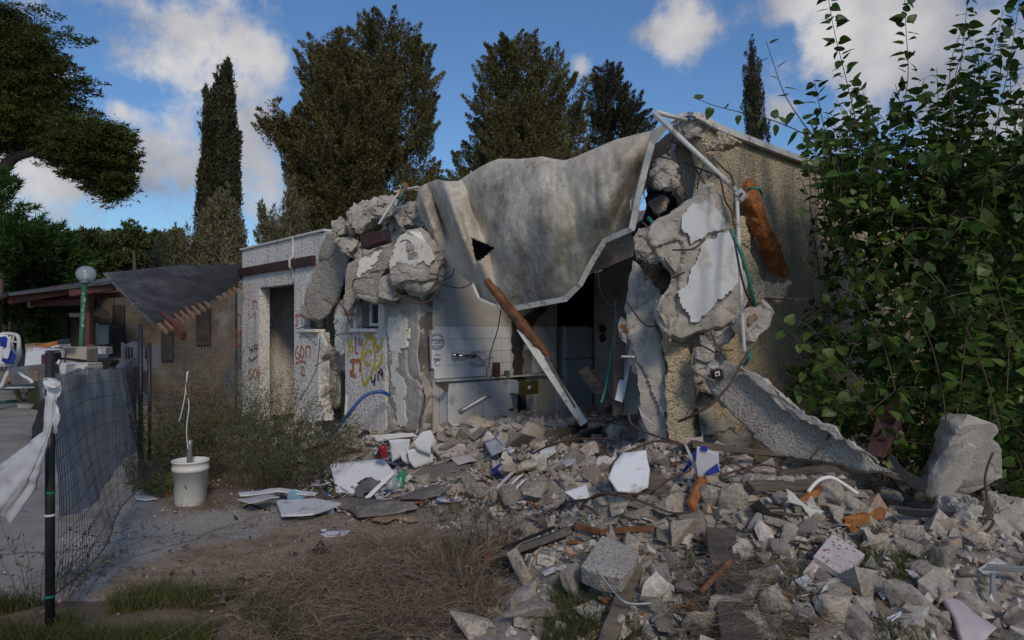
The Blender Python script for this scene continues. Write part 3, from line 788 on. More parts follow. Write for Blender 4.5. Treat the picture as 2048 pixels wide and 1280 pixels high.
# electric box on the tiles with its cover gone, tap
o = empty('wall_mixer_tap', K(sS(935, KT), 1.2, .05), "chrome mixer tap sticking out of the white kitchen tiles", 'tap')
a = onT(915, 711, KT + .06); b_ = onT(950, 713, KT + .06)
V, Fc = tubev([a, b_], .022, 12); mobj('tap_body', V, Fc, M['chrome'], o, True)
V, Fc = tubev([a + NA * .0, a + NA * .0 + (a - b_) * .25], .03, 12); mobj('knob', V, Fc, M['chrome'], o, True)
V, Fc = tubev(smoothline([b_, b_ + np.array([0, 0, .03]), b_ + (b_ - a) * .4 + np.array([0, 0, -.03]), b_ + (b_ - a) * .7 + NA * .12], 4), .012, 8); mobj('spout', V, Fc, M['chrome'], o, True)
o = empty('soap_dish', onT(955, 715, KT + .02), "broken white ceramic soap dish fixed beside the tap", 'soap dish')
pp = [(936,708),(945,702),(968,702),(972,712),(970,726),(950,728),(938,722)]
slab('dish_back', kpoly(pp, .03), NA * .015, M['laminate'], o)
for q in ([(940,708),(968,724)], [(946,724),(962,704)]):
    V, Fc = tubev([onT(x, y, KT + .06) for x, y in q], .007, 6); mobj('bar', V, Fc, M['laminate'], o)
mb = MB()
for i in range(len(pp)):
    mb.add(*beamv(onT(*pp[i], KT + .05), onT(*pp[(i + 1) % len(pp)], KT + .05), .012, .03, up=NA))
mb.build('dish_rim', M['laminate'], o)

# poster with a round badge and Hebrew lettering
poster = empty('poster', K(sS(874, KT), 1.1, .02), "white notice with a dark blue toothed badge and Hebrew words curling off the tiles", 'poster')
PO = .014
NPO = 12; V = []
for i in range(NPO + 1):
    x = 858 + (895 - 858) * i / NPO
    for y in (660, 735):
        curl = max(0, (2.2 - i)) ** 2 * .018
        V.append(onT(x + (curl * 40 if y > 700 else 0), y + (2 if y > 700 else 0), KT + PO - .003 + curl))
Fc = [(2 * i, 2 * i + 2, 2 * i + 3, 2 * i + 1) for i in range(NPO)]
o = mobj('sheet', V, Fc, M['paper'], poster); md = o.modifiers.new('s', 'SOLIDIFY'); md.thickness = .0012
cx, cy = 873.5, 684
def kribbon(mb, pts, w, out, closed=False):
    P3 = [onT(x, y, KT + out) for x, y in pts]
    if closed: P3.append(P3[0])
    P3 = np.array(P3); T = np.gradient(P3, axis=0)
    if closed: T[0] = T[-1] = P3[1] - P3[-2]
    nn = np.cross(T, NA); nn /= np.linalg.norm(nn, axis=1)[:, None] + 1e-9
    V = np.concatenate([P3 - nn * w / 2, P3 + nn * w / 2]); n = len(P3)
    mb.add(V, [(i, i + 1, n + i + 1, n + i) for i in range(n - 1)])
mb = MB()
for r, w_ in ((13.5, .006), (11.6, .003)):
    kribbon(mb, [(cx + r * math.cos(a), cy + r * math.sin(a) * 1.1) for a in np.linspace(0, 2 * math.pi, 40)[:-1]], w_, PO + .001 + r * 1e-5, True)
for k in range(18):
    a = 2 * math.pi * k / 18
    kribbon(mb, [(cx + 13.6 * math.cos(a), cy + 15 * math.sin(a)), (cx + 15.8 * math.cos(a), cy + 17.4 * math.sin(a))], .013, PO + .0016)
mb.build('badge', M['ink'], poster)
V, Fc = boxv(onT(861.5, 691, KT + PO + .0018), onT(887.5, 691, KT + PO + .0018) - onT(861.5, 691, KT + PO + .0018), np.array([0, 0, zz := .085]), NA * .0008)
mobj('badge_band', V, Fc, M['paper'], poster)
mb = MB()
for y in (678.5, 691.5): kribbon(mb, [(860.5, y), (888, y)], .006, PO + .0032)
for x in (860.5, 888): kribbon(mb, [(x, 678), (x, 692)], .006, PO + .0034)
mb.build('band_frame', M['ink'], poster)
_font = None
try:
    import glob, os
    _fp = glob.glob(os.path.join(bpy.utils.system_resource('DATAFILES'), 'fonts', 'NotoSansHebrew*'))
except Exception: _fp = []
def text_on(name, s, px, py, hpx, wpx, tplane, out, mat, parent, bold=0.0):
    """flat lettering on a plane t = const; s is given in visual order, left to right"""
    cu = bpy.data.curves.new(name, 'FONT'); cu.body = s; cu.size = 1; cu.align_x = 'CENTER'; cu.align_y = 'CENTER'; cu.offset = bold; cu.resolution_u = 3
    ob = bpy.data.objects.new(name, cu); COL.objects.link(ob)
    dg = bpy.context.evaluated_depsgraph_get(); me = bpy.data.meshes.new_from_object(ob.evaluated_get(dg))
    bpy.data.objects.remove(ob)
    n = len(me.vertices); co = np.empty(n * 3); me.vertices.foreach_get('co', co); co = co.reshape(-1, 3)
    Fc = [tuple(p.vertices) for p in me.polygons]
    mn, mx = co.min(0), co.max(0); u = (co[:, 0] - (mn[0] + mx[0]) / 2) / (mx[0] - mn[0]); v = (co[:, 1] - (mn[1] + mx[1]) / 2) / (mx[1] - mn[1])
    V = np.array([onT(px + u[i] * wpx, py - v[i] * hpx, tplane + out) for i in range(n)])
    return mobj(name, V, Fc, M[mat], parent)
text_on('lettering', "\u05D4\u05DB\u05D5\u05D6\u05DE", 875, 684, 8.5, 23, KT, PO + .004, 'ink', poster, .02)
text_on('lettering', "\u05D0\"\u05E7\u05D6", 875, 711, 6, 12, KT, PO + .001, 'ink', poster, .03)
text_on('lettering', "\u05E1\u05D9\u05D9\u05E4", 875, 721, 9, 14, KT, PO + .001, 'ink', poster, .05)
mb = MB(); kribbon(mb, [(868, 727.5), (872, 730), (875, 731.5), (878, 730), (882, 727.5)], .007, PO + .0015); kribbon(mb, [(868.5, 694.5), (881.5, 694.5)], .004, PO + .005)
mb.build('underline', M['ink'], poster)
# strip of paper hanging to the right of it
tag_ = slab('paper_strip', kpoly([(891,659),(894,659),(893.5,731),(890.5,731)], .022), NA * .001, M['paper']); prop(settle(tag_), "narrow white paper strip on the tiles right of the poster", 'paper strip')

# base cupboards, counter edge, drawer
cab = empty('kitchen_cupboard', K(.9, .1, .2), "white kitchen base cupboards without a worktop under the tiled wall", 'cupboard')
def kbox(name, s0, s1, o0, o1, z0, z1, mat, parent, bv=.004):
    V, Fc = fbox(KT + o0, KT + o1, s0, s1, z0, z1); o = mobj(name, V, Fc, M[mat], parent)
    if bv: bevel(o, bv, 2)
    return o
kbox('worktop_edge', .2, 2.2, .012, .08, .955, .975, 'laminate', cab)
kbox('carcass', .27, 1.35, .012, .20, .25, .93, 'laminate', cab)
sA, sB, sC = sS(898, KT + .22), sS(967, KT + .22), sS(1024, KT + .22)
kbox('cupboard_door', .26, sA - .01, .205, .222, .3, .93, 'laminate', cab)
kbox('cupboard_door', sA, sB - .01, .205, .222, .3, .88, 'laminate', cab)
kbox('cupboard_door', sB, sC, .21, .227, .05, .93, 'laminate', cab)
kbox('hinge', sC - .06, sC + .02, .228, .24, .55, .58, 'rust', cab); kbox('hinge', sC + .3, sC + .36, .05, .07, .55, .6, 'rust', cab)
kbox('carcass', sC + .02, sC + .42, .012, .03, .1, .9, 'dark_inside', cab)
kbox('carcass_side', sC + .42, sC + .45, .012, .2, .1, .9, 'laminate', cab)
kbox('carcass_panel', sC + .46, sC + .78, .012, .2, .1, .86, 'inner_wall', cab)
kbox('tiled_stub', sC + .80, sC + .98, .012, .22, .1, .88, 'laminate', cab)
slab('torn_laminate', kpoly([(872,768),(898,765),(895,784),(888,782)], .224), NA * .004, M['wood'], cab)
dr = empty('pulled_out_drawer', onT(1050, 775, KT + .45), "olive green drawer front with a round white knob pulled half out of the cupboard", 'drawer')
a = onT(1037, 763, KT + .40); b_ = onT(1075, 760, KT + .40); dn = onT(1037, 791, KT + .40) - a
V, Fc = boxv(a, b_ - a, dn, NA * .02); bevel(mobj('drawer_front', V, Fc, M['olive'], dr), .004, 2)
V, Fc = boxv(a - NA * .36, NA * .355, dn * .85, NB * .012); mobj('drawer_side', V, Fc, M['laminate'], dr)
V, Fc = boxv(a + dn * .83 - NA * .36, NA * .355, dn * .05, (b_ - a) * .98); mobj('drawer_bottom', V, Fc, M['laminate'], dr)
V, Fc = lathev([(0, 0), (.028, 0), (.028, .01), (.014, .012), (.012, .022), (.0, .024)], (0, 0, 0), 16)
R = np.array([[FB[0], 0, FA[0]], [FB[1], 0, FA[1]], [0, 1, 0]]); V = (R @ V.T).T + (a + b_) / 2 + dn * .5 + NA * .021
mobj('knob', V, Fc, M['laminate'], dr, True)
# things left on the counter edge
def tin(px, py, r, h, mat, label, name='tin', out=.07):
    d = SD(px, KT + out); c = P(px, py, d); c[2] = .977
    V, Fc = lathev([(0, 0), (r, 0), (r, h * .96), (r * 1.04, h * .97), (r * 1.04, h), (r * .9, h), (r * .88, h * .94), (0, h * .94)], (0, 0, 0), 20)
    o = mobj(name, V + c, Fc, M[mat], None, True); prop(o, label, name); return settle(o)
tin(979, 750, .03, .13, 'plaster_cream', "pale jar on the counter edge left of the brown tin", 'jar')
tin(993, 750, .045, .18, 'wood_split', "brown tin standing on the broken counter edge")
tin(1014, 750, .035, .07, 'grey_metal', "small metal cup at the right end of the counter edge", 'cup')

# fridge in the dark corner
fr = empty('fridge', onT(1157, 800, KT + .1), "pale blue white fridge standing in the dark doorway", 'fridge')
s0 = sS(1130, KT + .02); s1 = sS(1184, KT + .02)
V, Fc = fbox(KT - .5, KT + .0, s0, s1, .2, 1.62); bevel(mobj('body', V, Fc, M['fridge'], fr), .02, 3)
V, Fc = fbox(KT + .005, KT + .04, s0, s1, .22, 1.15); bevel(mobj('door', V, Fc, M['fridge'], fr), .015, 3)
V, Fc = fbox(KT + .005, KT + .04, s0, s1, 1.17, 1.60); bevel(mobj('freezer_door', V, Fc, M['fridge'], fr), .015, 3)

# ------------------------------------------------------------------ graffiti on the front wall
def stroke(mb, pts, w, s=-.004, sm=True):
    pts = [(float(a), float(b_)) for a, b_ in pts]
    P2 = smoothline([np.array(p) for p in pts], 4) if sm and len(pts) > 2 else [np.array(p) for p in pts]
    P3 = np.array([onS(x, y, s) for x, y in P2]); T = np.gradient(P3, axis=0); nn = np.cross(T, NB); nn /= np.linalg.norm(nn, axis=1)[:, None] + 1e-9
    ww = w * (1 + .2 * np.sin(np.arange(len(P3)) * 1.7))[:, None]
    V = np.concatenate([P3 - nn * ww / 2, P3 + nn * ww / 2]); n = len(P3); mb.add(V, [(i, i + 1, n + i + 1, n + i) for i in range(n - 1)])
def graf(strokes, w, mat, parent, sm=True, s=-.004):
    mb = MB()
    for i, q in enumerate(strokes): stroke(mb, q, w, s - i * .0006, sm)
    return mb.build('graffiti', M[mat], parent)
# left pier
graf([[(505,602),(513,603),(513,618)],[(507,602),(507,617),(504,617)]], .035, 'paint_orange', fw, False)
graf([[(496,628),(500,632),(497,638)],[(503,634),(506,634)],[(510,626),(511,640)],[(506,628),(511,627)]], .02, 'paint_orange', fw)
graf([[(498,692),(500,700),(506,698)],[(506,690),(504,706)],[(509,690),(509,704)],[(515,692),(511,690),(511,697),(515,696)],[(515,690),(513,706)]], .03, 'paint_black', fw)
graf([[(497,716),(504,721),(515,711)]], .04, 'grey_board', fw)
graf([[(503,735),(498,745),(500,757),(505,754),(500,746)],[(509,738),(506,748),(510,757),(514,748),(510,738)],[(515,736),(515,752),(519,740),(519,756)]], .032, 'paint_orange', fw)
# pier right of the door
graf([[(590,632),(604,630),(603,648)],[(594,632),(594,650),(590,651)]], .04, 'paint_orange', fw, False)
graf([[(596,690),(591,704),(593,717),(599,714),(594,704)],[(603,692),(600,706),(605,716),(608,702),(603,692)],[(612,692),(612,714)],[(612,694),(620,694),(619,716)]], .035, 'paint_orange', fw)
graf([[(591,728),(602,722),(612,726)],[(603,738),(607,734),(608,750),(602,748),(604,740)]], .035, 'paint_orange', fw)
# second stretch: 60n over a bar, a one, yellow heart, black 419
graf([[(690,592),(686,606),(689,620),(695,618),(691,607)],[(701,596),(697,608),(701,620),(706,608),(702,596)],[(708,598),(709,618)]], .045, 'paint_orange', fw2)
graf([[(688,628),(711,630)]], .05, 'paint_orange', fw2); graf([[(699,644),(704,638),(703,666)]], .04, 'paint_orange', fw2)
graf([[(694,676),(698,694),(697,712)],[(703,680),(699,690),(705,694),(703,706)]], .045, 'paint_yellow', fw2)
graf([[(711,672),(711,704),(716,706)],[(720,676),(717,684),(722,690),(724,678)]], .04, 'paint_orange', fw2)
graf([[(700,722),(720,722),(720,744)],[(706,722),(706,742),(700,744),(700,750),(712,752)]], .06, 'paint_orange', fw2, False)
graf([[(728,772),(722,740),(724,706),(733,680),(739,672),(747,690),(750,722),(742,748),(729,772)],[(744,704),(736,702),(728,712),(732,728),(742,728)],[(746,676),(752,680),(748,690),(756,694),(754,704),(762,692),(764,676)],[(764,706),(762,724),(750,740)],[(728,668),(739,676),(744,668)]], .05, 'paint_yellow', fw2)
graf([[(742,752),(744,764),(751,758)],[(751,748),(748,772)],[(756,742),(756,762)],[(764,738),(759,742),(762,750),(765,742),(765,758)]], .035, 'paint_black', fw2)
graf([[(693,645),(693,660),(688,664)]], .04, 'paint_yellow', fw2)

# recessed wall left of the house with orange numbers
lw = empty('neighbour_wall', F(-1.6, .7, 0), "low shadowed wall joining the left end of the house marked with orange numbers", 'wall')
V, Fc = fbox(-2.2, -.02, .7, .9, -.1, 2.45); w_ = mobj('wall_face', V, Fc, M['stucco_grey'], lw)
V, Fc = fbox(-1.1, -.02, .55, .69, 2.62, 2.86); mobj('parapet', V, Fc, M['stucco_white'], lw)
V, Fc = fbox(-2.2, -.4, .4, .7, -.1, .72); mobj('planter_ledge', V, Fc, M['far_white'], lw)
graf([[(466,656),(463,670),(465,682),(469,678),(465,668)],[(473,658),(470,670),(473,682),(476,668),(473,658)],[(478,660),(480,670),(482,658),(482,682)]], .04, 'paint_orange', lw, s=.69)
graf([[(464,692),(482,690)],[(474,630),(480,630),(480,646)]], .04, 'paint_orange', lw, s=.69)

# ================================================================== hanging roof sheet
def polyline_at(pts, n):
    pts = np.array(pts, float); d = np.r_[0, np.cumsum(np.linalg.norm(np.diff(pts, axis=0), axis=1))]; t = np.linspace(0, d[-1], n)
    return np.stack([np.interp(t, d, pts[:, k]) for k in range(pts.shape[1])], 1)
def roof_sheet():
    root = empty('hanging_roof_sheet', F(7.5, -.2, .6), "stained grey roofing sheet sagging over the kitchen opening with a triangular tear", 'roof sheet')
    top = [(836,377),(858,366),(879,359),(888,364),(916,364),(938,350),(961,336),(980,326),(999,319),(1040,320),(1085,315),(1108,320),(1130,323),(1152,316),(1175,306),(1231,282),(1270,272),(1306,263),(1332,248)]
    bot = [(834,407),(850,446),(868,482),(886,512),(905,530),(925,552),(944,566),(957,594),(990,609),(1025,616),(1060,609),(1092,602),(1130,595),(1146,581),(1160,565),(1186,518),(1209,479),(1240,467),(1264,456),(1273,400),(1287,345),(1302,288)]
    nu, nv = 190, 110
    T = polyline_at(top, nu); B = polyline_at(bot, nu)
    u = np.linspace(0, 1, nu)[:, None]; v = np.linspace(0, 1, nv)[None, :]
    X = T[:, None, 0] * (1 - v) + B[:, None, 0] * v; Y = T[:, None, 1] * (1 - v) + B[:, None, 1] * v
    # sag lines bow downwards
    base = np.vectorize(FD)(X)
    pts = np.stack([X / 100, Y / 100, X * 0], -1).reshape(-1, 3)
    low = fbm(pts, .45, 3, 4).reshape(X.shape); mid = fbm(pts * np.array([1, .35, 1]), 1.9, 4, 8).reshape(X.shape)
    dep = base - .05 - .35 * np.sin(np.pi * v ** .8) * np.sin(np.pi * np.clip(u * 1.0, 0, 1)) + .16 * low + .13 * mid
    # drag folds that run from the high points down to the left hem
    for x0, y0, x1, y1, w, a in ((888,362,955,560,9,.26),(860,372,905,500,9,-.20),(905,368,990,600,14,.16),(845,390,880,500,7,.12),(925,355,965,470,10,-.10),(930,356,1010,610,22,-.07),(1000,322,975,480,26,-.06),(1095,318,1085,600,30,.05),(1306,266,1215,470,14,-.10),(1320,256,1250,455,9,.10),(1270,275,1160,545,24,.06),(1160,400,1060,600,20,.045)):
        d = np.array([x1 - x0, y1 - y0], float); L = np.linalg.norm(d); d /= L
        al = ((X - x0) * d[0] + (Y - y0) * d[1]) / L; ac = (X - x0) * -d[1] + (Y - y0) * d[0]
        env = np.clip(1.2 - np.abs(al - .5) * 2, 0, 1)
        dep += -1.6 * a * np.exp(-(ac / w) ** 2) * env
    V = np.stack([(X - 1024) / FPX * dep, dep, CH + (YH - Y) * dep / FPX], -1).reshape(-1, 3)
    idx = np.arange(nu * nv).reshape(nu, nv)
    q = np.stack([idx[:-1, :-1], idx[1:, :-1], idx[1:, 1:], idx[:-1, 1:]], -1).reshape(-1, 4)
    cxx = X.reshape(-1)[q].mean(1); cyy = Y.reshape(-1)[q].mean(1)
    hole = inpoly(cxx, cyy, [(942,477),(992,495),(978,508),(954,526),(946,504)])
    o = fast_tris('sheet', V, q[~hole], M['membrane'], root, smooth=True)
    md = o.modifiers.new('s', 'SOLIDIFY'); md.thickness = .012
    # back flap hanging behind the right hem
    fl = [(1060,560),(1100,566),(1180,548),(1266,512),(1262,462),(1205,476),(1175,520)]
    P3 = [onS(x, y, .28) for x, y in fl]; slab('back_flap', P3, NB * .01, M['membrane'], root)
    slab('bitumen_layer', [onS(x, y, .12) for x, y in [(925,462),(1005,478),(1000,545),(945,545)]], NB * .01, M['black_cloth'], root)  # added black sheet so the tear reads as dark as a shaded inside
    # bent white edge profile along the hem
    def strip(pts, wpx, dd=-.05):
        P_ = []
        for x, y in pts: P_.append(P(x, y, FD(x) - .12 + dd))
        mb = MB()
        for i in range(len(P_) - 1):
            a, b_ = P_[i], P_[i + 1]; w = wpx * a[1] / FPX
            d = (b_ - a) / np.linalg.norm(b_ - a)
            mb.add(*beamv(a - d * w * .15, b_ + d * w * .15, .018, w, up=np.cross(d, [0, 1, .0])))
        return mb
    strip([(1333,249),(1304,286),(1288,345),(1275,400),(1264,456)], 13).build('edge_profile', M['white_metal'], root)
    strip([(1265,457),(1210,481),(1186,520),(1161,568),(1131,598),(1092,605),(1060,611),(1022,618)], 11).build('edge_profile', M['white_metal'], root)
    strip([(1022,617),(990,611),(958,597),(945,566)], 5).build('edge_profile', M['white_metal'], root)
    strip([(1276,398),(1263,402),(1264,420)], 7, -.02).build('bent_tab', M['white_metal'], root)
roof_sheet()

# long broken timber leaning in the opening
def leaning_timber():
    root = empty('leaning_timber', G(1160, 832), "long split brown timber leaning from the roof sheet down to the kitchen rubble", 'timber')
    a = P(972,560,6.55); b_ = P(1098,716,6.5); c = P(1162,836,6.45)
    n = 26; rr = []
    for i in range(n + 1):
        t = i / n; rr.append(a + (b_ - a) * t)
    mb = MB()
    V, Fc = tubev(rr, [.028, .045, .052, .05, .06, .05, .045, .03], 8)
    V = V + fbm(V, 9, 3)[:, None] * .022; mb.add(V, Fc)
    o = mb.build('split_wood', M['wood_split'], root)
    V, Fc = beamv(P(1040,655,6.55) , c + (c - b_) * .1, .085, .06, up=(0, 1, 0)); bevel(mobj('white_side', V, Fc, M['white_metal'], root), .004)
    V, Fc = beamv(P(1092,712,6.48), P(1150,815,6.45), .02, .05, up=(0, 1, 0)); mobj('splinter', V, Fc, M['wood'], root)
leaning_timber()

# ================================================================== broken masses on the left
def CK(label, poly, depth, thick, **kw):
    return chunk(kw.pop('name', 'concrete_chunk'), poly, depth, thick, label, kw.pop('cat', 'concrete chunk'), **kw)
CK("long grey wall slab leaning over the left front wall", [(655,462),(700,474),(704,503),(695,540),(676,598),(662,628),(640,642),(610,638),(599,628),(606,598),(622,556),(641,500)],
   tiltd(9.6, 650, 550, -.35, .25), .28, mat='stucco_grey', name='wall_slab', cat='slab', cuts=0, voxel=.022, amp=.025, nrm=(-.3,1,-.1), step=22)
CK("top boulder of grey render above the left front wall", [(684,420),(706,402),(728,392),(752,396),(757,412),(748,434),(724,452),(700,470),(686,462)], 8.7, .5, voxel=.024, amp=.06)
CK("small upright grey block left of the top boulder", [(661,442),(678,431),(691,448),(690,470),(668,476)], 8.9, .25, voxel=.02, amp=.025)
CK("rounded grey lump below the top boulder", [(664,470),(700,472),(716,480),(712,500),(700,520),(676,500)], 8.8, .4, voxel=.024, amp=.04)
CK("grey lump crowning the left rubble right of the top boulder", [(744,402),(768,386),(788,389),(797,408),(784,430),(764,446),(746,436)], 8.4, .45, voxel=.024, amp=.05)
CK("flat broken slab lying on the left crest under the pale planks", [(784,424),(812,404),(838,400),(842,430),(826,452),(796,456)], 8.2, .4, voxel=.024, amp=.05)
CK("dusty mass of mortar behind the red board", [(716,480),(760,470),(800,440),(820,452),(800,500),(770,540),(740,560),(712,540),(700,510)], 8.75, .5, voxel=.03, amp=.05)
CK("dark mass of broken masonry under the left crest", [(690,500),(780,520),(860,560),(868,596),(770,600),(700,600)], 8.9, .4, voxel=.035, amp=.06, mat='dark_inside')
CK("orange stained render chunk hanging beside the white faced boulder", [(704,545),(712,515),(745,497),(776,470),(785,500),(772,536),(758,560),(776,588),(792,604),(748,604),(712,592),(702,570)],
   tiltd(8.2, 745, 550, -.2, 0), .35, mat='stucco_grey', voxel=.018, amp=.028, nrm=(.2,1,-.1), plaster=[[(716,520),(750,506),(762,500),(752,528),(735,540),(718,560)]], pmat='plaster_cream')
CK("white faced boulder hanging at the left of the kitchen opening", [(779,500),(792,470),(813,446),(838,452),(858,474),(876,500),(889,522),(884,560),(866,592),(842,606),(812,596),(780,574),(772,540)],
   tiltd(7.6, 830, 530, -.15, .1), .55, mat='concrete', voxel=.014, amp=.038, nrm=(.1,1,.1), bev=.9, plaster=[[(804,462),(834,456),(852,478),(872,510),(862,530),(842,524),(830,536),(806,524),(782,538),(778,512),(796,480)]], pmat='plaster_cream', plabel="cream painted face")
CK("long stone sliver under the orange stained chunk", [(752,560),(778,545),(800,560),(790,585),(812,602),(780,604),(752,590)], 7.9, .2, voxel=.016, amp=.02)
CK("broken wall strip standing under the orange stained chunk", [(693,524),(712,508),(716,540),(706,580),(712,600),(694,640),(684,610),(690,560)], 8.75, .2, voxel=.018, amp=.02, mat='stucco_grey')
o = slab('red_board', [P(719,470,8.15), P(766,458,8.05), P(770,481,8.05), P(722,497,8.15)], (.05,.2,0), M['dark_red']); bevel(o, .008, 2); prop(settle(o), "short broken red brown board stuck in the left crest of rubble", 'board')
for pts, w, lab in (([(758,448,8.1),(806,372,8.1)], .03, "white strip sticking up out of the left crest"), ([(790,384,8.2),(838,374,8.1)], .06, "pale flat plank lying on top of the left crest"), ([(800,372,8.3),(835,380,8.2)], .05, "second pale plank crossing the left crest")):
    V, Fc = beamv(P(*pts[0]), P(*pts[1]), w, .02); o = mobj('strip' if 'strip' in lab else 'plank', V, Fc, M['white_metal']); prop(settle(o), lab, o.name.split('.')[0])
V, Fc = beamv(P(800,395,8.05), P(812,366,8.05), .06, .04, up=(0,1,0)); o = mobj('board', V, Fc, M['orange_foam']); prop(settle(o), "orange brown splinter of wood on the left crest", 'board')
V, Fc = tubev(smoothline([P(795,412,8.0), P(802,392,7.95), P(808,374,8.0), P(800,368,8.0)], 5), .014, 6); o = mobj('conduit', V, Fc, M['green_plastic'], None, True); prop(settle(o), "green conduit end poking out of the left crest", 'conduit')

# ================================================================== broken corner on the right
CK("capping lump of mortar on the corner of the side wall", [(1340,248),(1356,238),(1372,229),(1392,240),(1424,246),(1436,262),(1420,278),(1396,272),(1372,282),(1348,270)], 5.2, .4, voxel=.014, amp=.025)
CK("upright broken wall edge under the corner cap", [(1348,262),(1398,268),(1412,284),(1404,330),(1412,380),(1424,430),(1408,470),(1376,440),(1352,390),(1344,330)], 5.55, .35, voxel=.018, amp=.045)
CK("round grey lump beside the white edge profile", [(1298,338),(1316,314),(1342,308),(1364,328),(1366,352),(1350,372),(1318,377),(1298,364)], 5.35, .3, voxel=.014, amp=.03)
CK("dark filler mass for the shaded hollow behind the corner", [(1302,300),(1335,262),(1390,262),(1430,360),(1450,480),(1400,560),(1330,600),(1280,560),(1272,470),(1286,380)], 5.95, .3, cuts=0, voxel=.03, amp=.05, mat='dark_inside')  # added dark mass, the gap's shade is put into its colour
CK("grey lump wedged between edge profile and white plastered slab", [(1262,470),(1290,448),(1312,470),(1330,510),(1318,540),(1290,520),(1268,500)], 5.3, .3, voxel=.014, amp=.03)
CK("small grey lump in the dark hollow of the corner", [(1300,400),(1322,388),(1340,400),(1334,424),(1310,432)], 5.7, .2, voxel=.014, amp=.02)
CK("big hanging wall slab with a torn white plastered face", [(1303,437),(1330,424),(1356,410),(1382,390),(1400,374),(1428,354),(1447,380),(1458,410),(1470,440),(1480,480),(1492,530),(1508,570),(1500,605),(1482,640),(1450,662),(1420,668),(1394,675),(1360,690),(1334,680),(1318,650),(1308,628),(1316,600),(1334,575),(1340,545),(1322,528),(1300,500),(1292,465)],
   tiltd(4.85, 1400, 520, .12, .06), .32, name='wall_slab', cat='slab', cuts=0, voxel=.012, amp=.026, nrm=(.15,1,-.05), bev=.93,
   plaster=[[(1362,440),(1380,412),(1396,405),(1428,404),(1438,430),(1454,455),(1440,459),(1420,463),(1408,474),(1384,487),(1378,466),(1366,452)],
            [(1400,496),(1418,476),(1440,464),(1462,461),(1472,481),(1478,530),(1478,562),(1466,578),(1452,590),(1440,604),(1420,622),(1400,640),(1386,648),(1374,622),(1362,600),(1354,584),(1374,570),(1384,540),(1392,515)]], plabel="white painted plaster face")
CK("brown grey broken flank right of the white plastered slab", [(1470,440),(1490,430),(1500,470),(1512,520),(1530,560),(1560,575),(1590,560),(1560,610),(1540,600),(1510,615),(1496,580),(1482,500)], 5.25, .15, mat='stucco_tan', cuts=0, voxel=.016, amp=.022)
CK("ragged broken concrete column left of the slab with white plaster", [(1262,520),(1300,548),(1322,580),(1308,640),(1324,690),(1330,740),(1336,800),(1342,890),(1300,905),(1282,860),(1270,760),(1258,700),(1252,640),(1254,580)],
   tiltd(5.25, 1290, 700, -.1, .0), .35, name='broken_column', cat='column', cuts=0, voxel=.015, amp=.035, nrm=(.2,1,0))
CK("rendered pillar standing at the foot of the corner", [(1328,672),(1380,690),(1386,740),(1388,800),(1390,870),(1394,960),(1334,960),(1332,860),(1330,760)],
   5.1, .3, name='rendered_pillar', cat='pillar', mat='stucco_tan', cuts=0, voxel=.016, amp=.02, nrm=(.3,1,0))
CK("grey ledge of masonry between pillar and leaning slab", [(1378,700),(1420,690),(1460,720),(1470,760),(1440,800),(1400,790),(1380,760)], 5.15, .3, voxel=.016, amp=.035)
CK("rounded stone above the junction box", [(1392,700),(1412,690),(1432,700),(1430,722),(1408,728),(1394,718)], 4.85, .15, voxel=.01, amp=.014)
CK("small round stone left of the junction box", [(1416,728),(1430,718),(1444,728),(1440,742),(1424,744)], 4.8, .1, voxel=.01, amp=.01)
CK("pale stone wedged under the hanging corner slab", [(1388,736),(1408,728),(1420,740),(1416,756),(1398,758)], 4.8, .12, voxel=.01, amp=.012)
CK("grey underside lump below the white plastered slab", [(1390,668),(1440,662),(1470,650),(1478,672),(1450,698),(1410,704),(1386,690)], 5.0, .25, voxel=.014, amp=.025)
CK("stone with an orange stain dangling under the corner", [(1474,642),(1500,612),(1520,606),(1536,598),(1550,612),(1555,628),(1545,652),(1524,672),(1506,696),(1488,692),(1486,676),(1472,664)], 4.75, .2, voxel=.012, amp=.016,
   plaster=[[(1498,634),(1512,628),(1518,636),(1508,642),(1504,650),(1496,650)]], pmat='cardboard')
CK("small orange stained stone hanging left of the broken column", [(1234,650),(1244,634),(1256,640),(1262,664),(1256,690),(1244,680)], 5.3, .12, voxel=.01, amp=.012,
   plaster=[[(1240,650),(1252,648),(1252,664),(1242,664)]], pmat='orange_foam')
CK("long rough slab leaning from the corner down onto the rubble", [(1450,715),(1481,733),(1512,752),(1541,772),(1575,806),(1616,835),(1662,856),(1700,888),(1762,925),(1800,950),(1740,945),(1669,925),(1600,918),(1547,907),(1497,862),(1456,822),(1419,778),(1404,758),(1420,742)],
   tiltd(4.75, 1450, 770, -.22, .0), .26, name='wall_slab', cat='slab', mat='stucco_grey', cuts=0, voxel=.014, amp=.012, nrm=(.35,1,-.35), bev=.985, step=16)
CK("thick broken top edge of the long leaning slab", [(1470,722),(1512,745),(1541,765),(1575,798),(1616,828),(1662,848),(1700,880),(1762,918),(1762,930),(1700,898),(1655,866),(1608,846),(1566,818),(1534,786),(1500,764),(1472,742)],
   tiltd(4.66, 1450, 770, -.215, .0), .12, cuts=0, voxel=.012, amp=.018, nrm=(.35,1,-.1), bev=.9, step=12, ja=4, fsc=3)
CK("dark cavity of masonry under the leaning slab", [(1385,770),(1420,780),(1470,840),(1520,900),(1510,960),(1400,960)], 5.3, .3, voxel=.03, amp=.04, mat='concrete')
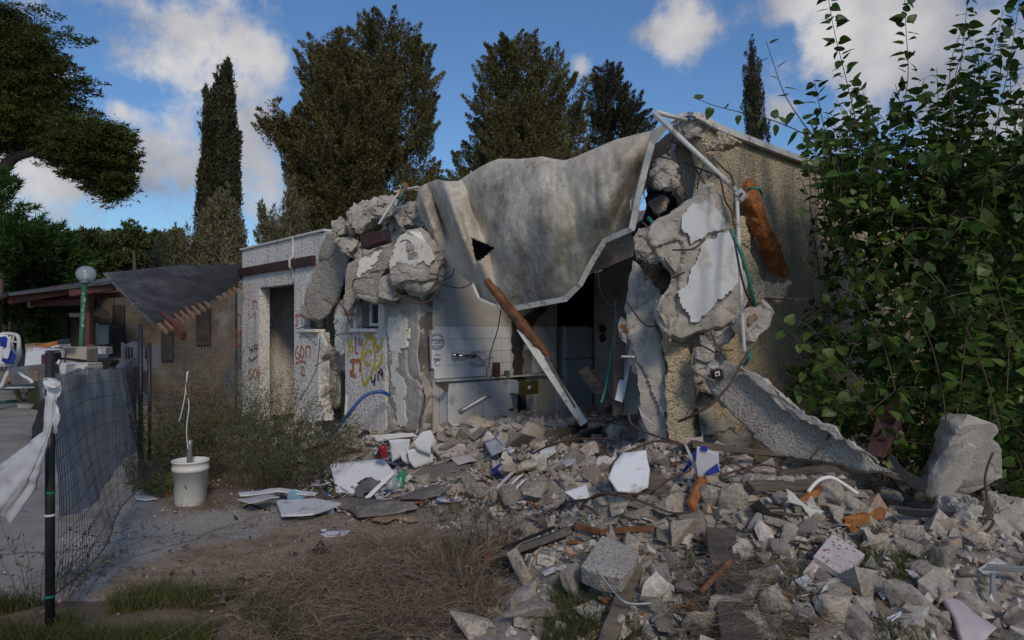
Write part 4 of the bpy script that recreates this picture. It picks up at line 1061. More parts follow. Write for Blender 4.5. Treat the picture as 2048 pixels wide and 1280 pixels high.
CK("tall pale boulder standing at the right edge of the rubble", [(1848,990),(1862,962),(1884,930),(1896,884),(1916,850),(1940,828),(1966,824),(1992,838),(2004,858),(1990,878),(2012,896),(2022,930),(2024,960),(2004,992),(1980,1004),(1950,1012),(1900,1014),(1866,1006)],
   tiltd(4.2, 1940, 920, 0, .10), .35, mat='concrete', voxel=.012, amp=.024, nrm=(.25,1,.1), bev=.93, cat='boulder', name='boulder', fsc=1.3, ja=1)
CK("smooth bluish grey face slab leaning on the tall boulder", [(1866,996),(1884,952),(1912,908),(1944,884),(1958,890),(1950,930),(1926,972),(1900,1004),(1880,1006)], tiltd(4.05, 1910, 950, 0, .1), .1, mat='concrete', cuts=0, voxel=.010, amp=.006, nrm=(-.4,1,.2), bev=.9, fsc=1.5, ja=1)
CK("long stone leaning below the tall pale boulder", [(1893,1072),(1902,1045),(1925,1014),(1950,1000),(1974,1004),(1976,1030),(1950,1066),(1926,1082),(1904,1086)], 3.85, .25, voxel=.014, amp=.025)
CK("flat grey slab at the right edge behind the long stone", [(1960,1050),(1990,1016),(2048,1006),(2110,1010),(2110,1090),(2040,1100),(1975,1090)], 4.2, .3, voxel=.02, amp=.03)

# rotten orange timber on the wall
def orange():
    pts = [(1503,352),(1511,366),(1523,396),(1536,430),(1550,466),(1565,500),(1578,535),(1584,552),(1574,556),(1560,535),(1546,505),(1530,470),(1513,425),(1499,395),(1496,368)]
    P3 = [onT(x, y, 9.70) for x, y in jag(pts, 12, 2)]
    return chunk3('rotten_timber', P3, -NA, .11, "rotten orange brown timber leaning against the rendered side wall", 'timber', voxel=.009, amp=.012, mat='orange_foam', cuts=0, fsc=9, bev=.95)
orange()
# pipes at the corner
def pipe(name, label, cat, pts, r, mat, seg=10, sm=True, group=None, n=6):
    L = smoothline([P(*q) if len(q) == 3 else G(*q) for q in pts], n) if sm else [P(*q) for q in pts]
    V, Fc = tubev(L, r, seg); o = mobj(name, V, Fc, M[mat], None, True); prop(o, label, cat, group); return settle(o)
pipe('drain_pipe', "white pipe slanting from the corner top to the metal bracket", 'pipe', [(1308,226,4.9),(1480,388,4.72)], .018, 'white_metal', 12, False)
pipe('drain_pipe', "short white pipe behind the slanting one at the corner top", 'pipe', [(1312,224,4.95),(1372,240,5.1)], .017, 'white_metal', 12, False)
pipe('drain_pipe', "vertical white pipe hanging under the bracket", 'pipe', [(1474,396,4.68),(1477,470,4.66),(1481,560,4.65),(1485,640,4.66),(1489,706,4.7)], .013, 'white_metal', 10)
br = empty('bracket', P(1483,395,4.7), "bent galvanised bracket clamping the pipes at the corner", 'bracket')
V, Fc = boxv(P(1468,386,4.70), P(1484,404,4.70) - P(1468,386,4.70), P(1482,374,4.70) - P(1468,386,4.70), np.array([0,.05,0])); bevel(mobj('plate', V, Fc, M['grey_metal'], br), .003)
V, Fc = boxv(P(1484,404,4.66), P(1498,388,4.66) - P(1484,404,4.66), np.array([0,.07,0]), np.array([0,0,.006])); mobj('flange', V, Fc, M['grey_metal'], br)
V, Fc = tubev([P(1483,388,4.62), P(1483,388,4.76)], .010, 8); mobj('bolt', V, Fc, M['rust'], br)
pipe('conduit', "green conduit looping over the orange timber top", 'conduit', [(1494,381,4.7),(1504,376,4.66),(1518,378,4.66),(1523,388,4.72)], .009, 'green_plastic')
pipe('conduit', "green conduit hanging beside the vertical pipe", 'conduit', [(1461,458,4.55),(1470,480,4.52),(1480,500,4.5),(1494,545,4.5),(1503,580,4.52),(1510,612,4.6)], .012, 'green_plastic')
pipe('conduit', "short green conduit stub on the broken wall edge", 'conduit', [(1297,436,5.0),(1308,448,4.9)], .014, 'green_plastic')
pipe('conduit', "green conduit end under the dangling stone", 'conduit', [(1500,700,4.65),(1497,716,4.62),(1488,730,4.7)], .012, 'green_plastic')
pipe('conduit', "thin green pipe hanging inside the opening on the right", 'conduit', [(1232,600,5.9),(1230,660,5.85),(1222,720,5.8),(1210,780,5.75),(1202,806,5.7)], .010, 'green_plastic')
pipe('cable', "black cable curving down beside the white plaster face", 'cable', [(1468,475,4.5),(1474,510,4.48),(1482,550,4.48),(1492,585,4.5),(1506,612,4.6)], .007, 'black_wire', 6)
pipe('cable', "brown cable bending across the top of the corner slab", 'cable', [(1432,348,4.7),(1442,362,4.66),(1450,400,4.62),(1464,424,4.66),(1466,450,4.64)], .007, 'rust', 6)
def bars(name, label, cat, group, lst, r, mat='rust'):
    for i, pts in enumerate(lst): pipe(name, label[i] if isinstance(label, list) else label, cat, pts, r, mat, 6, group=group)
bars('rebar', ['bar crossing behind the slanting pipe below the corner cap', 'short upright bar below the crossing bar of the corner', 'short diagonal bar under the slanting pipe', 'thin bar hanging beside the short diagonal bar', 'dark red bar curving down the left shoulder of the white plastered slab', 'short bar stub below the curving dark red bar', 'bar loop above the peak of the white plastered slab', 'thin bent bar across the middle of the broken column', 'short bar in the dark hollow of the corner', 'straight bar lying level on the side wall below the orange timber', 'tiny bar crossing the level bar on the side wall', 'bent bar below the underside of the hanging slab', 'bar running right under the hanging slab toward the dangling stone', 'wire arc between the slanting pipe and the bracket', 'bar lying across the crack of the white plastered slab', 'twisted bar bundle in the hollow left of the white plastered slab'], 'rebar', "bars in the broken corner", [
  [(1312,312,5.1),(1340,318,4.95),(1380,330,4.9),(1432,350,4.8)],
  [(1366,340,5.1),(1368,370,5.1),(1376,392,5.1)], [(1390,336,4.9),(1404,358,4.85),(1410,368,4.85)], [(1408,326,4.9),(1400,350,4.85),(1394,378,4.9)],
  [(1284,444,4.95),(1300,460,4.88),(1306,480,4.85),(1330,520,4.8),(1350,546,4.82)], [(1344,556,4.8),(1370,544,4.75)], [(1415,358,4.7),(1425,348,4.68),(1436,354,4.7)],
  [(1254,604,5.2),(1280,640,5.1),(1296,652,5.05),(1318,650,5.0)], [(1300,410,5.5),(1316,430,5.4),(1328,440,5.4)],
  [(1530,597,5.2),(1570,598,5.0),(1612,599,4.95)], [(1588,594,4.96),(1598,611,4.94)],
  [(1420,662,4.75),(1432,688,4.7),(1445,700,4.7),(1466,700,4.7)], [(1388,686,4.8),(1410,694,4.7),(1440,712,4.68)], [(1432,322,4.8),(1450,340,4.75),(1462,350,4.72),(1468,372,4.7)],
  [(1345,500,4.75),(1385,498,4.62),(1410,478,4.6)], [(1310,540,4.9),(1290,560,4.95),(1300,530,4.95),(1332,538,4.9)]], .0065)
bars('rebar', "long rusty reinforcing bar arcing from the dangling stone down to the pillar foot", 'rebar', None, [[(1499,700,4.6),(1480,730,4.4),(1460,768,4.25),(1425,806,4.2),(1390,828,4.25),(1358,843,4.4)]], .009)
bars('rebar', ['dark bent wire reaching right from the doorway edge at sill height', 'dark wire dropping from the sill toward the broken wall gap', 'dark wire running right in the gap below the leaning slab', 'long dark wire hanging straight down beside the doorway pier', 'dark wire sloping up to the graffiti window', 'short dark wire level in the broken gap', 'dark wire curving down below the orange stained chunk', 'dark hooked wire left of the graffiti window', 'bar stub at the left tip of the orange stained chunk', 'short wire leaning at the left tip of the orange stained chunk', 'thin wire under the white faced boulder', 'short crack wire on the cream face of the boulder', 'short wire on the right side of the white faced boulder'], 'wire', "wires in the broken left wall", [
  [(594,658,9.9),(620,650,9.6),(655,642,9.5)], [(592,664,9.9),(612,672,9.7),(632,690,9.7)], [(660,680,9.4),(680,668,9.2),(706,668,9.2)], [(640,676,9.5),(632,740,9.6),(600,800,9.7)],
  [(630,732,9.4),(660,715,9.2),(680,704,9.2)], [(664,738,9.3),(690,748,9.1)], [(672,596,9.2),(690,622,9.1),(700,650,9.0)], [(676,640,9.3),(664,656,9.2),(672,662,9.2)],
  [(705,562,7.9),(720,556,7.8),(746,556,7.8)], [(704,574,7.9),(712,550,7.8)], [(790,596,7.5),(800,584,7.4),(812,570,7.4)], [(800,484,7.4),(812,480,7.3),(822,486,7.3)], [(858,548,7.3),(878,550,7.25),(888,556,7.3)]], .006, 'black_wire')
bars('rebar', "rusty bar sagging under the white faced boulder", 'rebar', None, [[(775,560,7.5),(790,585,7.35),(820,602,7.3),(850,606,7.3),(872,588,7.3),(884,560,7.35)]], .010)
bars('cable', ['cable dropping from the left end of the roof sheet', 'cable looping under the left corner of the roof sheet', 'thin cable hanging down in front of the tiles', 'brown cable curving down at the right of the opening', 'cable trailing down the edge of the peeling pillar', 'short cable curl beside the peeling pillar'], 'cable', "cables hanging in the kitchen opening", [[(906,514,7.6),(908,540,7.6),(898,556,7.6),(870,565,7.5)], [(880,568,7.5),(920,576,7.3),(945,566,6.9)], [(1002,620,6.8),(995,660,7.2),(980,710,7.8),(978,735,8.2)], [(1196,520,5.6),(1200,580,5.6),(1222,612,5.6),(1256,632,5.4)], [(846,776,7.9),(848,800,7.8),(838,850,7.6)],[(836,774,7.9),(850,792,7.8),(846,830,7.7)]], .006, 'black_wire')
# junction box
jb = empty('junction_box', P(1436,750,4.7), "dark blue electric junction box in the broken masonry", 'junction box')
V, Fc = boxv(P(1425,742,4.72), P(1444,738,4.72) - P(1425,742,4.72), P(1430,762,4.72) - P(1425,742,4.72), np.array([0,.06,0])); bevel(mobj('case', V, Fc, M['black_cloth'], jb), .004)
V, Fc = boxv(P(1430,744,4.715), P(1439,742,4.715) - P(1430,744,4.715), P(1431,753,4.715) - P(1430,744,4.715), np.array([0,.004,0])); mobj('socket_frame', V, Fc, M['plaster'], jb)
V, Fc = boxv(P(1432,746,4.712), P(1437,745,4.712) - P(1432,746,4.712), P(1433,751,4.712) - P(1432,746,4.712), np.array([0,.002,0])); mobj('socket_hole', V, Fc, M['rust'], jb)
pipe('conduit', "pale bent conduit running to the junction box", 'conduit', [(1392,696,4.72),(1384,716,4.68),(1386,738,4.66),(1404,752,4.64),(1430,762,4.66)], .008, 'far_wall')
pipe('stub_pipe', "small white pipe stub at the left face of the broken column", 'pipe', [(1243,713,5.1),(1268,714,5.0)], .009, 'plaster_cream')
# tall white door panel pieces and dark planks at the right side of the opening
def plank(name, label, pts, wpx, th, mat, up=(0,1,0), cat=None, group=None, depth=None, lift=.0):
    A = P(*pts[0]) if len(pts[0]) == 3 else G(*pts[0], lift); B_ = P(*pts[1]) if len(pts[1]) == 3 else G(*pts[1], lift)
    w = wpx * (A[1] + B_[1]) / 2 / FPX
    n = 8; d = B_ - A; L = np.linalg.norm(d); dn = d / L; u = np.asarray(up, float); r = np.cross(dn, u); r /= np.linalg.norm(r); u = np.cross(r, dn)
    V = []
    for i in range(n + 1):
        t = i / n; e = 1 + random.uniform(-.06, .06); c = A + d * t + r * random.uniform(-.03, .03) * w + u * random.uniform(-.05, .05) * th
        if i in (0, n): off = [random.uniform(-.02, .02) * 1.5 for _ in range(4)]
        else: off = [0] * 4
        for k, (a, b_) in enumerate(((-1, -1), (1, -1), (1, 1), (-1, 1))): V.append(c + r * a * w / 2 * e + u * b_ * th / 2 + dn * off[k])
    Fc = [(i * 4 + k, i * 4 + (k + 1) % 4, i * 4 + 4 + (k + 1) % 4, i * 4 + 4 + k) for i in range(n) for k in range(4)] + [(3, 2, 1, 0), tuple(4 * n + k for k in range(4))]
    o = mobj(name, V, Fc, M[mat]); bevel(o, min(.004, th * .2)); prop(o, label, cat or name.split('_')[-1], group); return settle(o)
plank('door_post', "dark upright post between white inner wall and broken column", [(1240,620,5.6),(1236,830,5.7)], 20, .08, 'wood')
plank('panel', "slanting white panel behind the broken column", [(1262,690,5.7),(1238,800,5.6)], 16, .02, 'white_board')
plank('panel', "wide pale board leaning behind the broken column", [(1272,700,5.85),(1258,830,5.75)], 34, .02, 'inner_wall')
plank('fallen_beam', "thick dark fallen beam leaning at the right of the kitchen", [(1170,744,7.0),(1222,818,6.7)], 22, .12, 'wood', cat='beam')
plank('plank', "thin red brown plank beside the thick fallen beam", [(1186,740,7.1),(1224,806,6.8)], 8, .03, 'red_wood')

# ================================================================== trees
def unit(v): return v / (np.linalg.norm(v, axis=-1, keepdims=True) + 1e-9)
def crown(rows, D, npl, nb, plen, bl, bw, up=.85, spread=.32, dr=.8, seed=1, rpow=.45, flat=1.0, xlo=None, gaps=0.0, bjit=.75, inner=0.12, rag_=.20):
    """foliage as plumes: rows = (row, left, right) of the crown in photo pixels at distance D"""
    r = np.random.default_rng(seed); rows = np.array(rows, float)
    ys = np.linspace(rows[0, 0], rows[-1, 0], 200); xl = np.interp(ys, rows[:, 0], rows[:, 1]); xr = np.interp(ys, rows[:, 0], rows[:, 2])
    w = (xr - xl); w = w / w.sum(); k = r.choice(200, npl, p=w)
    s = D / FPX; cx = (xl[k] + xr[k]) / 2; hw = (xr[k] - xl[k]) / 2
    th = r.random(npl) * 2 * np.pi; rf = np.maximum(r.random(npl) ** rpow, 0) * (1 - inner * r.random(npl))
    mh = np.median((xr - xl) / 2)
    x = (cx - 1024) * s + hw * s * rf * np.cos(th) ; y = D + np.minimum(hw, mh * 1.6) * s * dr * rf * np.sin(th)
    z = CH + (YH - ys[k]) * s + r.normal(0, .1, npl)
    base = np.stack([x, y, z], 1)
    rag = 1.04 + rag_ * vnoise(np.stack([np.cos(th) * 2.2, np.sin(th) * 2.2, ys[k] * .028], 1), 1.0, seed * 3.1); x = (cx - 1024) * s + (x - (cx - 1024) * s) * rag; y = D + (y - D) * rag; base[:, 0] = x; base[:, 1] = y
    out = np.stack([np.cos(th), np.sin(th), np.zeros(npl)], 1)
    d = unit(out * (1 - up) + np.array([0, 0, up]) + r.normal(0, .16, (npl, 3)))
    L = plen * (.6 + .8 * r.random(npl)); base = base - d * (L * .55)[:, None] - out * (L * .15)[:, None] * (1 - flat * 0)
    if gaps:
        g = fbm(base, 1.1, 2, seed); keep = g > -gaps; base, d, L, out = base[keep], d[keep], L[keep], out[keep]; npl = len(L)
    t = r.random((npl, nb)) ** .8; rad = spread * L[:, None] * (1 - t) ** .7 * np.sqrt(r.random((npl, nb)))
    rv = r.normal(0, 1, (npl, nb, 3)); rv -= (rv * d[:, None]).sum(-1, keepdims=True) * d[:, None]; rv = unit(rv)
    rv[..., 2] *= flat
    c = base[:, None] + d[:, None] * (t * L[:, None])[..., None] + rv * rad[..., None]
    bd = unit(d[:, None] * 1.0 + rv * .6 + r.normal(0, bjit * .5, (npl, nb, 3)))
    side = unit(np.cross(bd, r.normal(0, 1, (npl, nb, 3))))
    ln = bl * (.6 + .8 * r.random((npl, nb, 1))); wd = bw * (.6 + .8 * r.random((npl, nb, 1)))
    a = (c - side * wd / 2).reshape(-1, 3); b_ = (c + side * wd / 2).reshape(-1, 3); e = (c + bd * ln).reshape(-1, 3)
    n = len(a); V = np.empty((n * 3, 3)); V[0::3] = a; V[1::3] = b_; V[2::3] = e
    return V, np.arange(n * 3).reshape(-1, 3)
def limb(pts, r, seg=8):
    V, Fc = tubev(smoothline(pts, 5), r, seg); return V, Fc
def tree(name, label, cat, D, foot_px, crowns, mat, trunk_top, tr=.18, group=None, limbs=(), multi=None):
    base = P(foot_px, YH, D); base[2] = 0
    root = empty(name, base, label, cat, group)
    Vs, Fs, n = [], [], 0
    for V, Fc in crowns: Vs.append(V); Fs.append(Fc + n); n += len(V)
    fast_tris('crown', np.concatenate(Vs), np.concatenate(Fs), mat, root)
    top = P(trunk_top[0], trunk_top[1], D)
    V, Fc = limb([base, base * .5 + top * .5 + np.array([.1, 0, 0]), top], [tr, tr * .7, tr * .25]); mobj('trunk', V, Fc, M['bark'], root, True)
    for q in limbs:
        V, Fc = limb([P(*c) for c in q[0]], q[1]); mobj('limb', V, Fc, M['bark'], root, True)
    return root
CY = dict(plen=1.0, bl=.095, bw=.044, spread=.27, rpow=.30, bjit=.85, up=.56, rag_=.28)
A_rows = [(45,735,812),(80,690,850),(120,668,872),(160,662,886),(200,668,888),(250,665,885),(300,650,870),(340,640,872),(400,640,892),(480,600,905),(600,600,905)]
A2_rows = [(80,640,680),(110,612,720),(150,590,760),(200,600,800),(260,600,800),(320,580,800),(380,600,780),(450,590,760),(600,560,760)]
A3_rows = [(190,530,560),(220,524,600),(260,530,640),(300,556,640),(340,560,640),(400,585,640),(470,575,640),(560,560,640)]
tree('cypress_tree', "broadest olive brown cypress with ragged double top rising behind the left roof", 'tree', 24, 730,
     [crown(A_rows, 24, 800, 250, seed=1, **CY), crown(A2_rows, 23.2, 720, 250, seed=2, **CY), crown(A3_rows, 23.6, 330, 230, seed=3, gaps=.25, **CY)], M['cypress'], (760, 120), .3)
B_rows = [(92,985,1055),(110,968,1085),(140,958,1150),(180,950,1168),(225,930,1178),(260,942,1182),(300,918,1190),(350,900,1195),(430,890,1200),(600,890,1200)]
tree('cypress_tree', "wide rounded olive cypress rising behind the middle of the hanging roof sheet", 'tree', 26, 1060,
     [crown(B_rows, 26, 980, 240, seed=5, **CY), crown([(205,985,1080),(250,970,1130),(330,960,1160),(420,950,1160)], 24.6, 280, 250, seed=6, **CY)], M['cypress'], (1060, 160), .3)
tree('cypress_tree', "small dark conical cypress peeking between the wide tree and the corner", 'tree', 29, 1225,
     [crown([(126,1200,1215),(150,1184,1242),(180,1176,1272),(215,1170,1296),(250,1164,1300),(330,1158,1294),(600,1160,1290)], 29, 560, 230, seed=7, **CY)], M['cypress_dark'], (1215, 160), .25)
CD = dict(plen=.9, bl=.10, bw=.045, spread=.17, bjit=.9, up=.95, rpow=.3)
tree('cypress_tree', "tall narrow dark column cypress with a forked tip standing on the left", 'tree', 22, 440,
     [crown([(150,440,452),(165,430,466),(190,424,468),(225,418,476),(300,414,484),(400,408,488),(520,400,490),(640,400,490)], 22, 800, 130, seed=8, **CD), crown([(134,455,459),(150,447,463),(200,436,466),(300,430,470)], 22.1, 170, 120, seed=88, **CD),
      crown([(190,408,418),(220,403,430),(300,399,440),(350,392,440),(420,388,440),(560,384,440)], 21.7, 330, 130, seed=9, **CD)], M['cypress_dark'], (445, 170), .2)
tree('cypress_tree', "thin dark column cypress standing beyond the corner of the side wall", 'tree', 32, 1510,
     [crown([(100,1497,1507),(118,1488,1518),(150,1483,1528),(200,1481,1532),(250,1482,1538),(300,1484,1545),(600,1484,1545)], 32, 420, 120, seed=10, **CD)], M['cypress_dark'], (1505, 130), .2)
CG = dict(plen=1.2, bl=.11, bw=.04, spread=.14, bjit=.8, up=.95, rpow=.4)
tree('cypress_tree', "low grey green young cypress in front of the tall column cypress", 'tree', 19, 440,
     [crown([(415,440,450),(432,400,490),(460,385,498),(500,375,505),(560,370,505),(650,370,505)], 19, 330, 150, seed=11, **CG)], M['cypress_grey'], (440, 450), .12)
tree('cypress_tree', "grey green young cypress cluster left of the broadest cypress", 'tree', 20, 560,
     [crown([(440,515,522),(455,510,545),(480,508,600),(560,505,610),(650,505,610)], 20, 160, 140, seed=12, **CG), crown([(395,578,592),(420,562,606),(450,556,620),(540,552,640)], 20.4, 150, 140, seed=13, **CG)], M['cypress_grey'], (580, 450), .12)
tree('cypress_tree', "faded low cypress shrub between the hedge and the column cypress", 'tree', 20, 340,
     [crown([(490,350,372),(505,310,385),(530,290,392),(570,285,395),(650,285,395)], 20, 170, 130, seed=14, **CG)], M['cypress_grey'], (340, 510), .1)
FE = dict(plen=.85, bl=.10, bw=.035, spread=.6, up=.05, flat=.4, bjit=1.2)
big_rows = [(18,-240,60),(45,-300,112),(80,-320,165),(110,-320,184),(150,-330,188),(200,-330,196),(235,-330,215),(262,-320,245),(290,-320,262)]
low_rows = [(255,150,240),(275,120,262),(300,95,268),(330,110,268),(350,135,262),(372,180,256),(390,212,235)]
tree('feathery_tree', "huge spreading dark green tree with fine leaves filling the upper left", 'tree', 17, -150,
     [crown(big_rows, 17, 1700, 130, seed=15, dr=.4, inner=.6, gaps=.85, rpow=.4, rag_=.06, **FE), crown(low_rows, 16.5, 300, 130, seed=16, dr=.8, gaps=.5, **FE), crown([(290,-300,0),(330,-300,-20),(380,-300,-60)], 17, 160, 80, seed=17, gaps=.1, **FE)], M['tree_leaf'], (-80, 200), .35,
     limbs=[([(-110,520,17),(-40,400,17),(0,345,17),(30,315,16.9),(75,300,16.8),(120,270,16.6)], [.24,.2,.15,.12,.1,.05]), ([(30,315,16.9),(20,270,16.8),(40,210,16.6)], [.1,.07,.03]), ([(75,300,16.8),(150,310,16.5),(215,340,16.3)], [.07,.05,.02])])
FF = dict(plen=.6, bl=.13, bw=.026, spread=.24, up=.5, flat=.7, bjit=1.0)
tree('young_tree', "small bright tree with drooping feathery fronds at the left edge", 'tree', 13, -20,
     [crown([(345,-80,5),(370,-90,28),(400,-90,52),(440,-100,60),(470,-100,40),(560,-100,40)], 13, 150, 110, seed=18, gaps=.6, rag_=.3, **FF), crown([(450,-60,95),(470,-60,115),(500,-60,100)], 13, 70, 110, seed=19, **FF)], M['bright_leaf'], (0, 380), .08)
BU = dict(plen=.8, bl=.13, bw=.06, spread=.4, up=.4, flat=.6, bjit=1.1)
tree('green_shrub', "broad fresh green bush behind the pergola roof", 'shrub', 16, 60,
     [crown([(462,0,60),(480,-60,120),(510,-80,150),(560,-90,165),(620,-90,165)], 16, 380, 120, seed=20, **BU)], M['bright_leaf'], (60, 520), .1)
BH = dict(plen=1.3, bl=.17, bw=.09, spread=.4, up=.4, flat=.6, bjit=1.2)
for i, (a, b_, t, lab) in enumerate(((130, 235, 470, "rounded dark green tree at the left of the distant tree row"), (215, 320, 463, "highest rounded green tree in the middle of the distant tree row"), (290, 380, 474, "rounded green tree at the right end of the distant tree row beside the grey cypress"))):
    tree('round_tree', lab, 'tree', 30, (a + b_) / 2, [crown([(t, a + 35, b_ - 35), (t + 8, a + 15, b_ - 15), (t + 25, a, b_), (t + 70, a - 10, b_ + 10), (640, a, b_)], 30 + i * 1.5, 260, 130, seed=30 + i, **BH)], M['hedge_leaf'], ((a + b_) / 2, t + 40), .2, group="distant tree row")
# far belt of woodland that closes the horizon
def belt():
    Vs, Fs, n = [], [], 0
    for i, (a, b_, D) in enumerate(((-1500, 480, 60), (480, 1400, 70), (1400, 3400, 55))):
        V, Fc = crown([(560, a, b_), (600, a, b_), (690, a, b_)], D, 900, 40, plen=2.4, bl=.8, bw=.6, spread=.6, up=.5, dr=.01, seed=50 + i); Vs.append(V); Fs.append(Fc + n); n += len(V)
    o = fast_tris('distant_woodland', np.concatenate(Vs), np.concatenate(Fs), M['hedge_leaf']); prop(o, "far belt of low dark trees closing the horizon", 'woodland', kind='stuff')
belt()

# ------------------------------------------------------------------ broad leaved bush on the right
def leaf_shape():
    st = [(-.07,.14),(.0,.27),(.18,.40),(.42,.37),(.68,.24),(.88,.10)]
    V = [(0, .02, 0)]; V += [(0, y, -.10 * y * y) for y, w in st[1:]]; V.append((0, 1.0, -.16))
    mid = [0, 1, 2, 3, 4, 5, 6]
    L_ = []; R_ = []
    for i, (y, w) in enumerate(st):
        V.append((-w, y, .07 * w / .4 - .10 * y * y)); L_.append(len(V) - 1)
    for i, (y, w) in enumerate(st):
        V.append((w, y, .07 * w / .4 - .10 * y * y)); R_.append(len(V) - 1)
    T = []
    for S, fl in ((L_, False), (R_, True)):
        tri = [(mid[0], S[0], S[1])]
        for i in range(1, 5): tri += [(mid[i - 1] if i == 1 else mid[i - 1], S[i], mid[i]), (S[i], S[i + 1], mid[i])]
        tri += [(mid[4], S[5], mid[5]), (mid[5], S[5], mid[6])]
        T += [t[::-1] if fl else t for t in tri]
    return np.array(V), np.array(T)
LV, LT = leaf_shape()
def bush():
    r = np.random.default_rng(77)
    root = empty('mulberry_bush', P(1800, YH, 5.4) * np.array([1, 1, 0]), "big broad leaved bush with upright shoots growing beside the side wall", 'bush')
    stems = []
    def S(*pts, **k): stems.append((smoothline([P(*q) for q in pts], 8), k))
    S((1765,960,5.2),(1745,600,5.1),(1732,420,5.05),(1712,250,5.0),(1690,150,5.0),(1668,60,5.0),(1654,-20,5.0))
    S((1800,960,5.0),(1790,600,4.9),(1780,400,4.9),(1800,260,4.85),(1816,150,4.85),(1812,60,4.85),(1808,-30,4.85))
    S((1850,960,4.8),(1860,600,4.8),(1880,360,4.8),(1905,220,4.8),(1922,120,4.8),(1938,-20,4.8))
    S((1840,960,5.2),(1880,500,5.2),(1930,320,5.2),(1955,210,5.2),(1985,110,5.2),(2006,20,5.2))
    S((1900,960,4.5),(1940,600,4.5),(1968,380,4.5),(1995,240,4.5),(2018,130,4.5),(2042,-20,4.5))
    S((1700,520,5.2),(1680,360,5.15),(1640,290,5.1),(1560,246,5.05),(1470,222,5.0),(1425,210,5.0),(1385,194,5.0), sp=.085)
    S((1680,460,5.3),(1650,310,5.2),(1605,245,5.15),(1570,190,5.1),(1548,130,5.1),(1532,82,5.1), sp=.08)
    S((1700,480,5.4),(1665,340,5.3),(1645,240,5.2),(1628,160,5.2))
    S((1745,480,5.3),(1742,330,5.3),(1736,230,5.3),(1722,170,5.3))
    S((1640,560,5.8),(1628,470,5.8),(1618,400,5.8),(1596,345,5.8), sp=.07, ls=.06)
    S((1780,900,4.6),(1720,800,4.5),(1650,720,4.4),(1600,684,4.4),(1556,640,4.4), sp=.06)
    S((1700,760,4.5),(1660,700,4.45),(1620,655,4.4),(1590,640,4.4), sp=.06)
    S((1760,880,4.7),(1680,820,4.6),(1610,790,4.6),(1548,768,4.6), sp=.06)
    S((1800,820,4.4),(1770,700,4.4),(1745,640,4.35),(1728,600,4.35), sp=.06)
    S((2000,860,4.2),(1960,720,4.2),(1900,600,4.2),(1830,520,4.2),(1790,480,4.2), sp=.06)
    S((2030,700,4.0),(1990,560,4.0),(1960,500,4.0))
    S((1900,900,4.3),(1880,760,4.2),(1850,660,4.2),(1800,600,4.2), sp=.06)
    S((2080,960,4.6),(2060,600,4.6),(2055,400,4.6),(2075,200,4.6),(2090,0,4.6))
    S((2040,360,5.4),(2050,320,5.4),(2062,290,5.4))
    # dense body
    body = [(1690,330),(1655,350),(1640,420),(1655,560),(1618,690),(1590,780),(1625,850),(1700,880),(1760,925),(1850,965),(2060,1000),(2320,1000),(2320,330),(2048,330),(1980,300),(1880,310),(1780,300)]
    cnt = 0
    while cnt < 1150:
        x = r.uniform(1570, 2320); y = r.uniform(290, 1010)
        if not inpoly(x, y, body): continue
        cnt += 1
        D = r.uniform(4.35, 6.3) + max(0, (x - 2000) / 400); D = D + max(0, (1760 - x) / 160) * .35
        p0 = P(x, y, D); a = r.uniform(0, 2 * np.pi); d = np.array([math.cos(a) * .6, math.sin(a) * .6, r.uniform(-.1, .9)]); L = r.uniform(.3, .7)
        if p0[2] < .15: p0[2] = .15
        pts = [p0 - d * L * .4, p0 + d * L * .1 + np.array([0, 0, .05]), p0 + d * L * .5 + np.array([0, 0, -.04])]
        stems.append((smoothline(pts, 5), dict(sp=.045, thin=True)))
    up_ = [(1600,345),(1640,250),(1700,200),(1760,230),(1800,180),(1860,210),(1900,120),(1980,90),(2048,60),(2200,60),(2200,420),(1700,420)]
    cnt = 0
    while cnt < 230:
        x = r.uniform(1600, 2200); y = r.uniform(60, 420)
        if not inpoly(x, y, up_) or r.random() > (y / 420) ** .8: continue
        cnt += 1; D = r.uniform(4.5, 5.6); p0 = P(x, y, D); L = r.uniform(.25, .5)
        stems.append((smoothline([p0 - np.array([0, 0, L * .6]), p0, p0 + np.array([r.uniform(-.12, .08), r.uniform(-.1, .1), L * .5])], 5), dict(sp=.04, thin=True)))
    cen, dirs, nor, size = [], [], [], []
    mb = MB(); twigs = MB()
    for pts, k in stems:
        pts = np.array(pts); d = np.r_[0, np.cumsum(np.linalg.norm(np.diff(pts, axis=0), axis=1))]; L = d[-1]
        V, Fc = tubev(pts[::1], [.006, .004, .002] if not k.get('thin') else [.004, .002], 4, False)
        (twigs if k.get('thin') else mb).add(V, Fc)
        s = .02 if k.get('thin') else .35; side = 1; sp = k.get('sp', .025)
        while s < L:
            p = np.array([np.interp(s, d, pts[:, c]) for c in range(3)]); p2 = np.array([np.interp(min(s + .02, L), d, pts[:, c]) for c in range(3)]); p1 = np.array([np.interp(max(s - .02, 0), d, pts[:, c]) for c in range(3)])
            t = (p2 - p1) / (np.linalg.norm(p2 - p1) + 1e-9)
            o = np.cross(t, unit(r.normal(0, 1, 3))); o = unit(o) if k.get('thin') else unit(unit(np.cross(t, [0, 1, .0])) * side + r.normal(0, .55, 3))
            ld = unit(o * 1.0 + t * .35 + np.array([0, 0, -.25]) + r.normal(0, .2, 3))
            sz = k.get('ls', r.uniform(.075, .13) if not k.get('thin') else r.uniform(.055,.105)) * (1 - .35 * (s / L) ** 3)
            cen.append(p + o * .025); dirs.append(ld); nor.append(unit(np.array([0, -.25, 1.0]) + r.normal(0, .45, 3))); size.append(sz)
            side = -side; s += sp * r.uniform(.6, 1.4)
    cen, dirs, nor, size = map(np.array, (cen, dirs, nor, size))
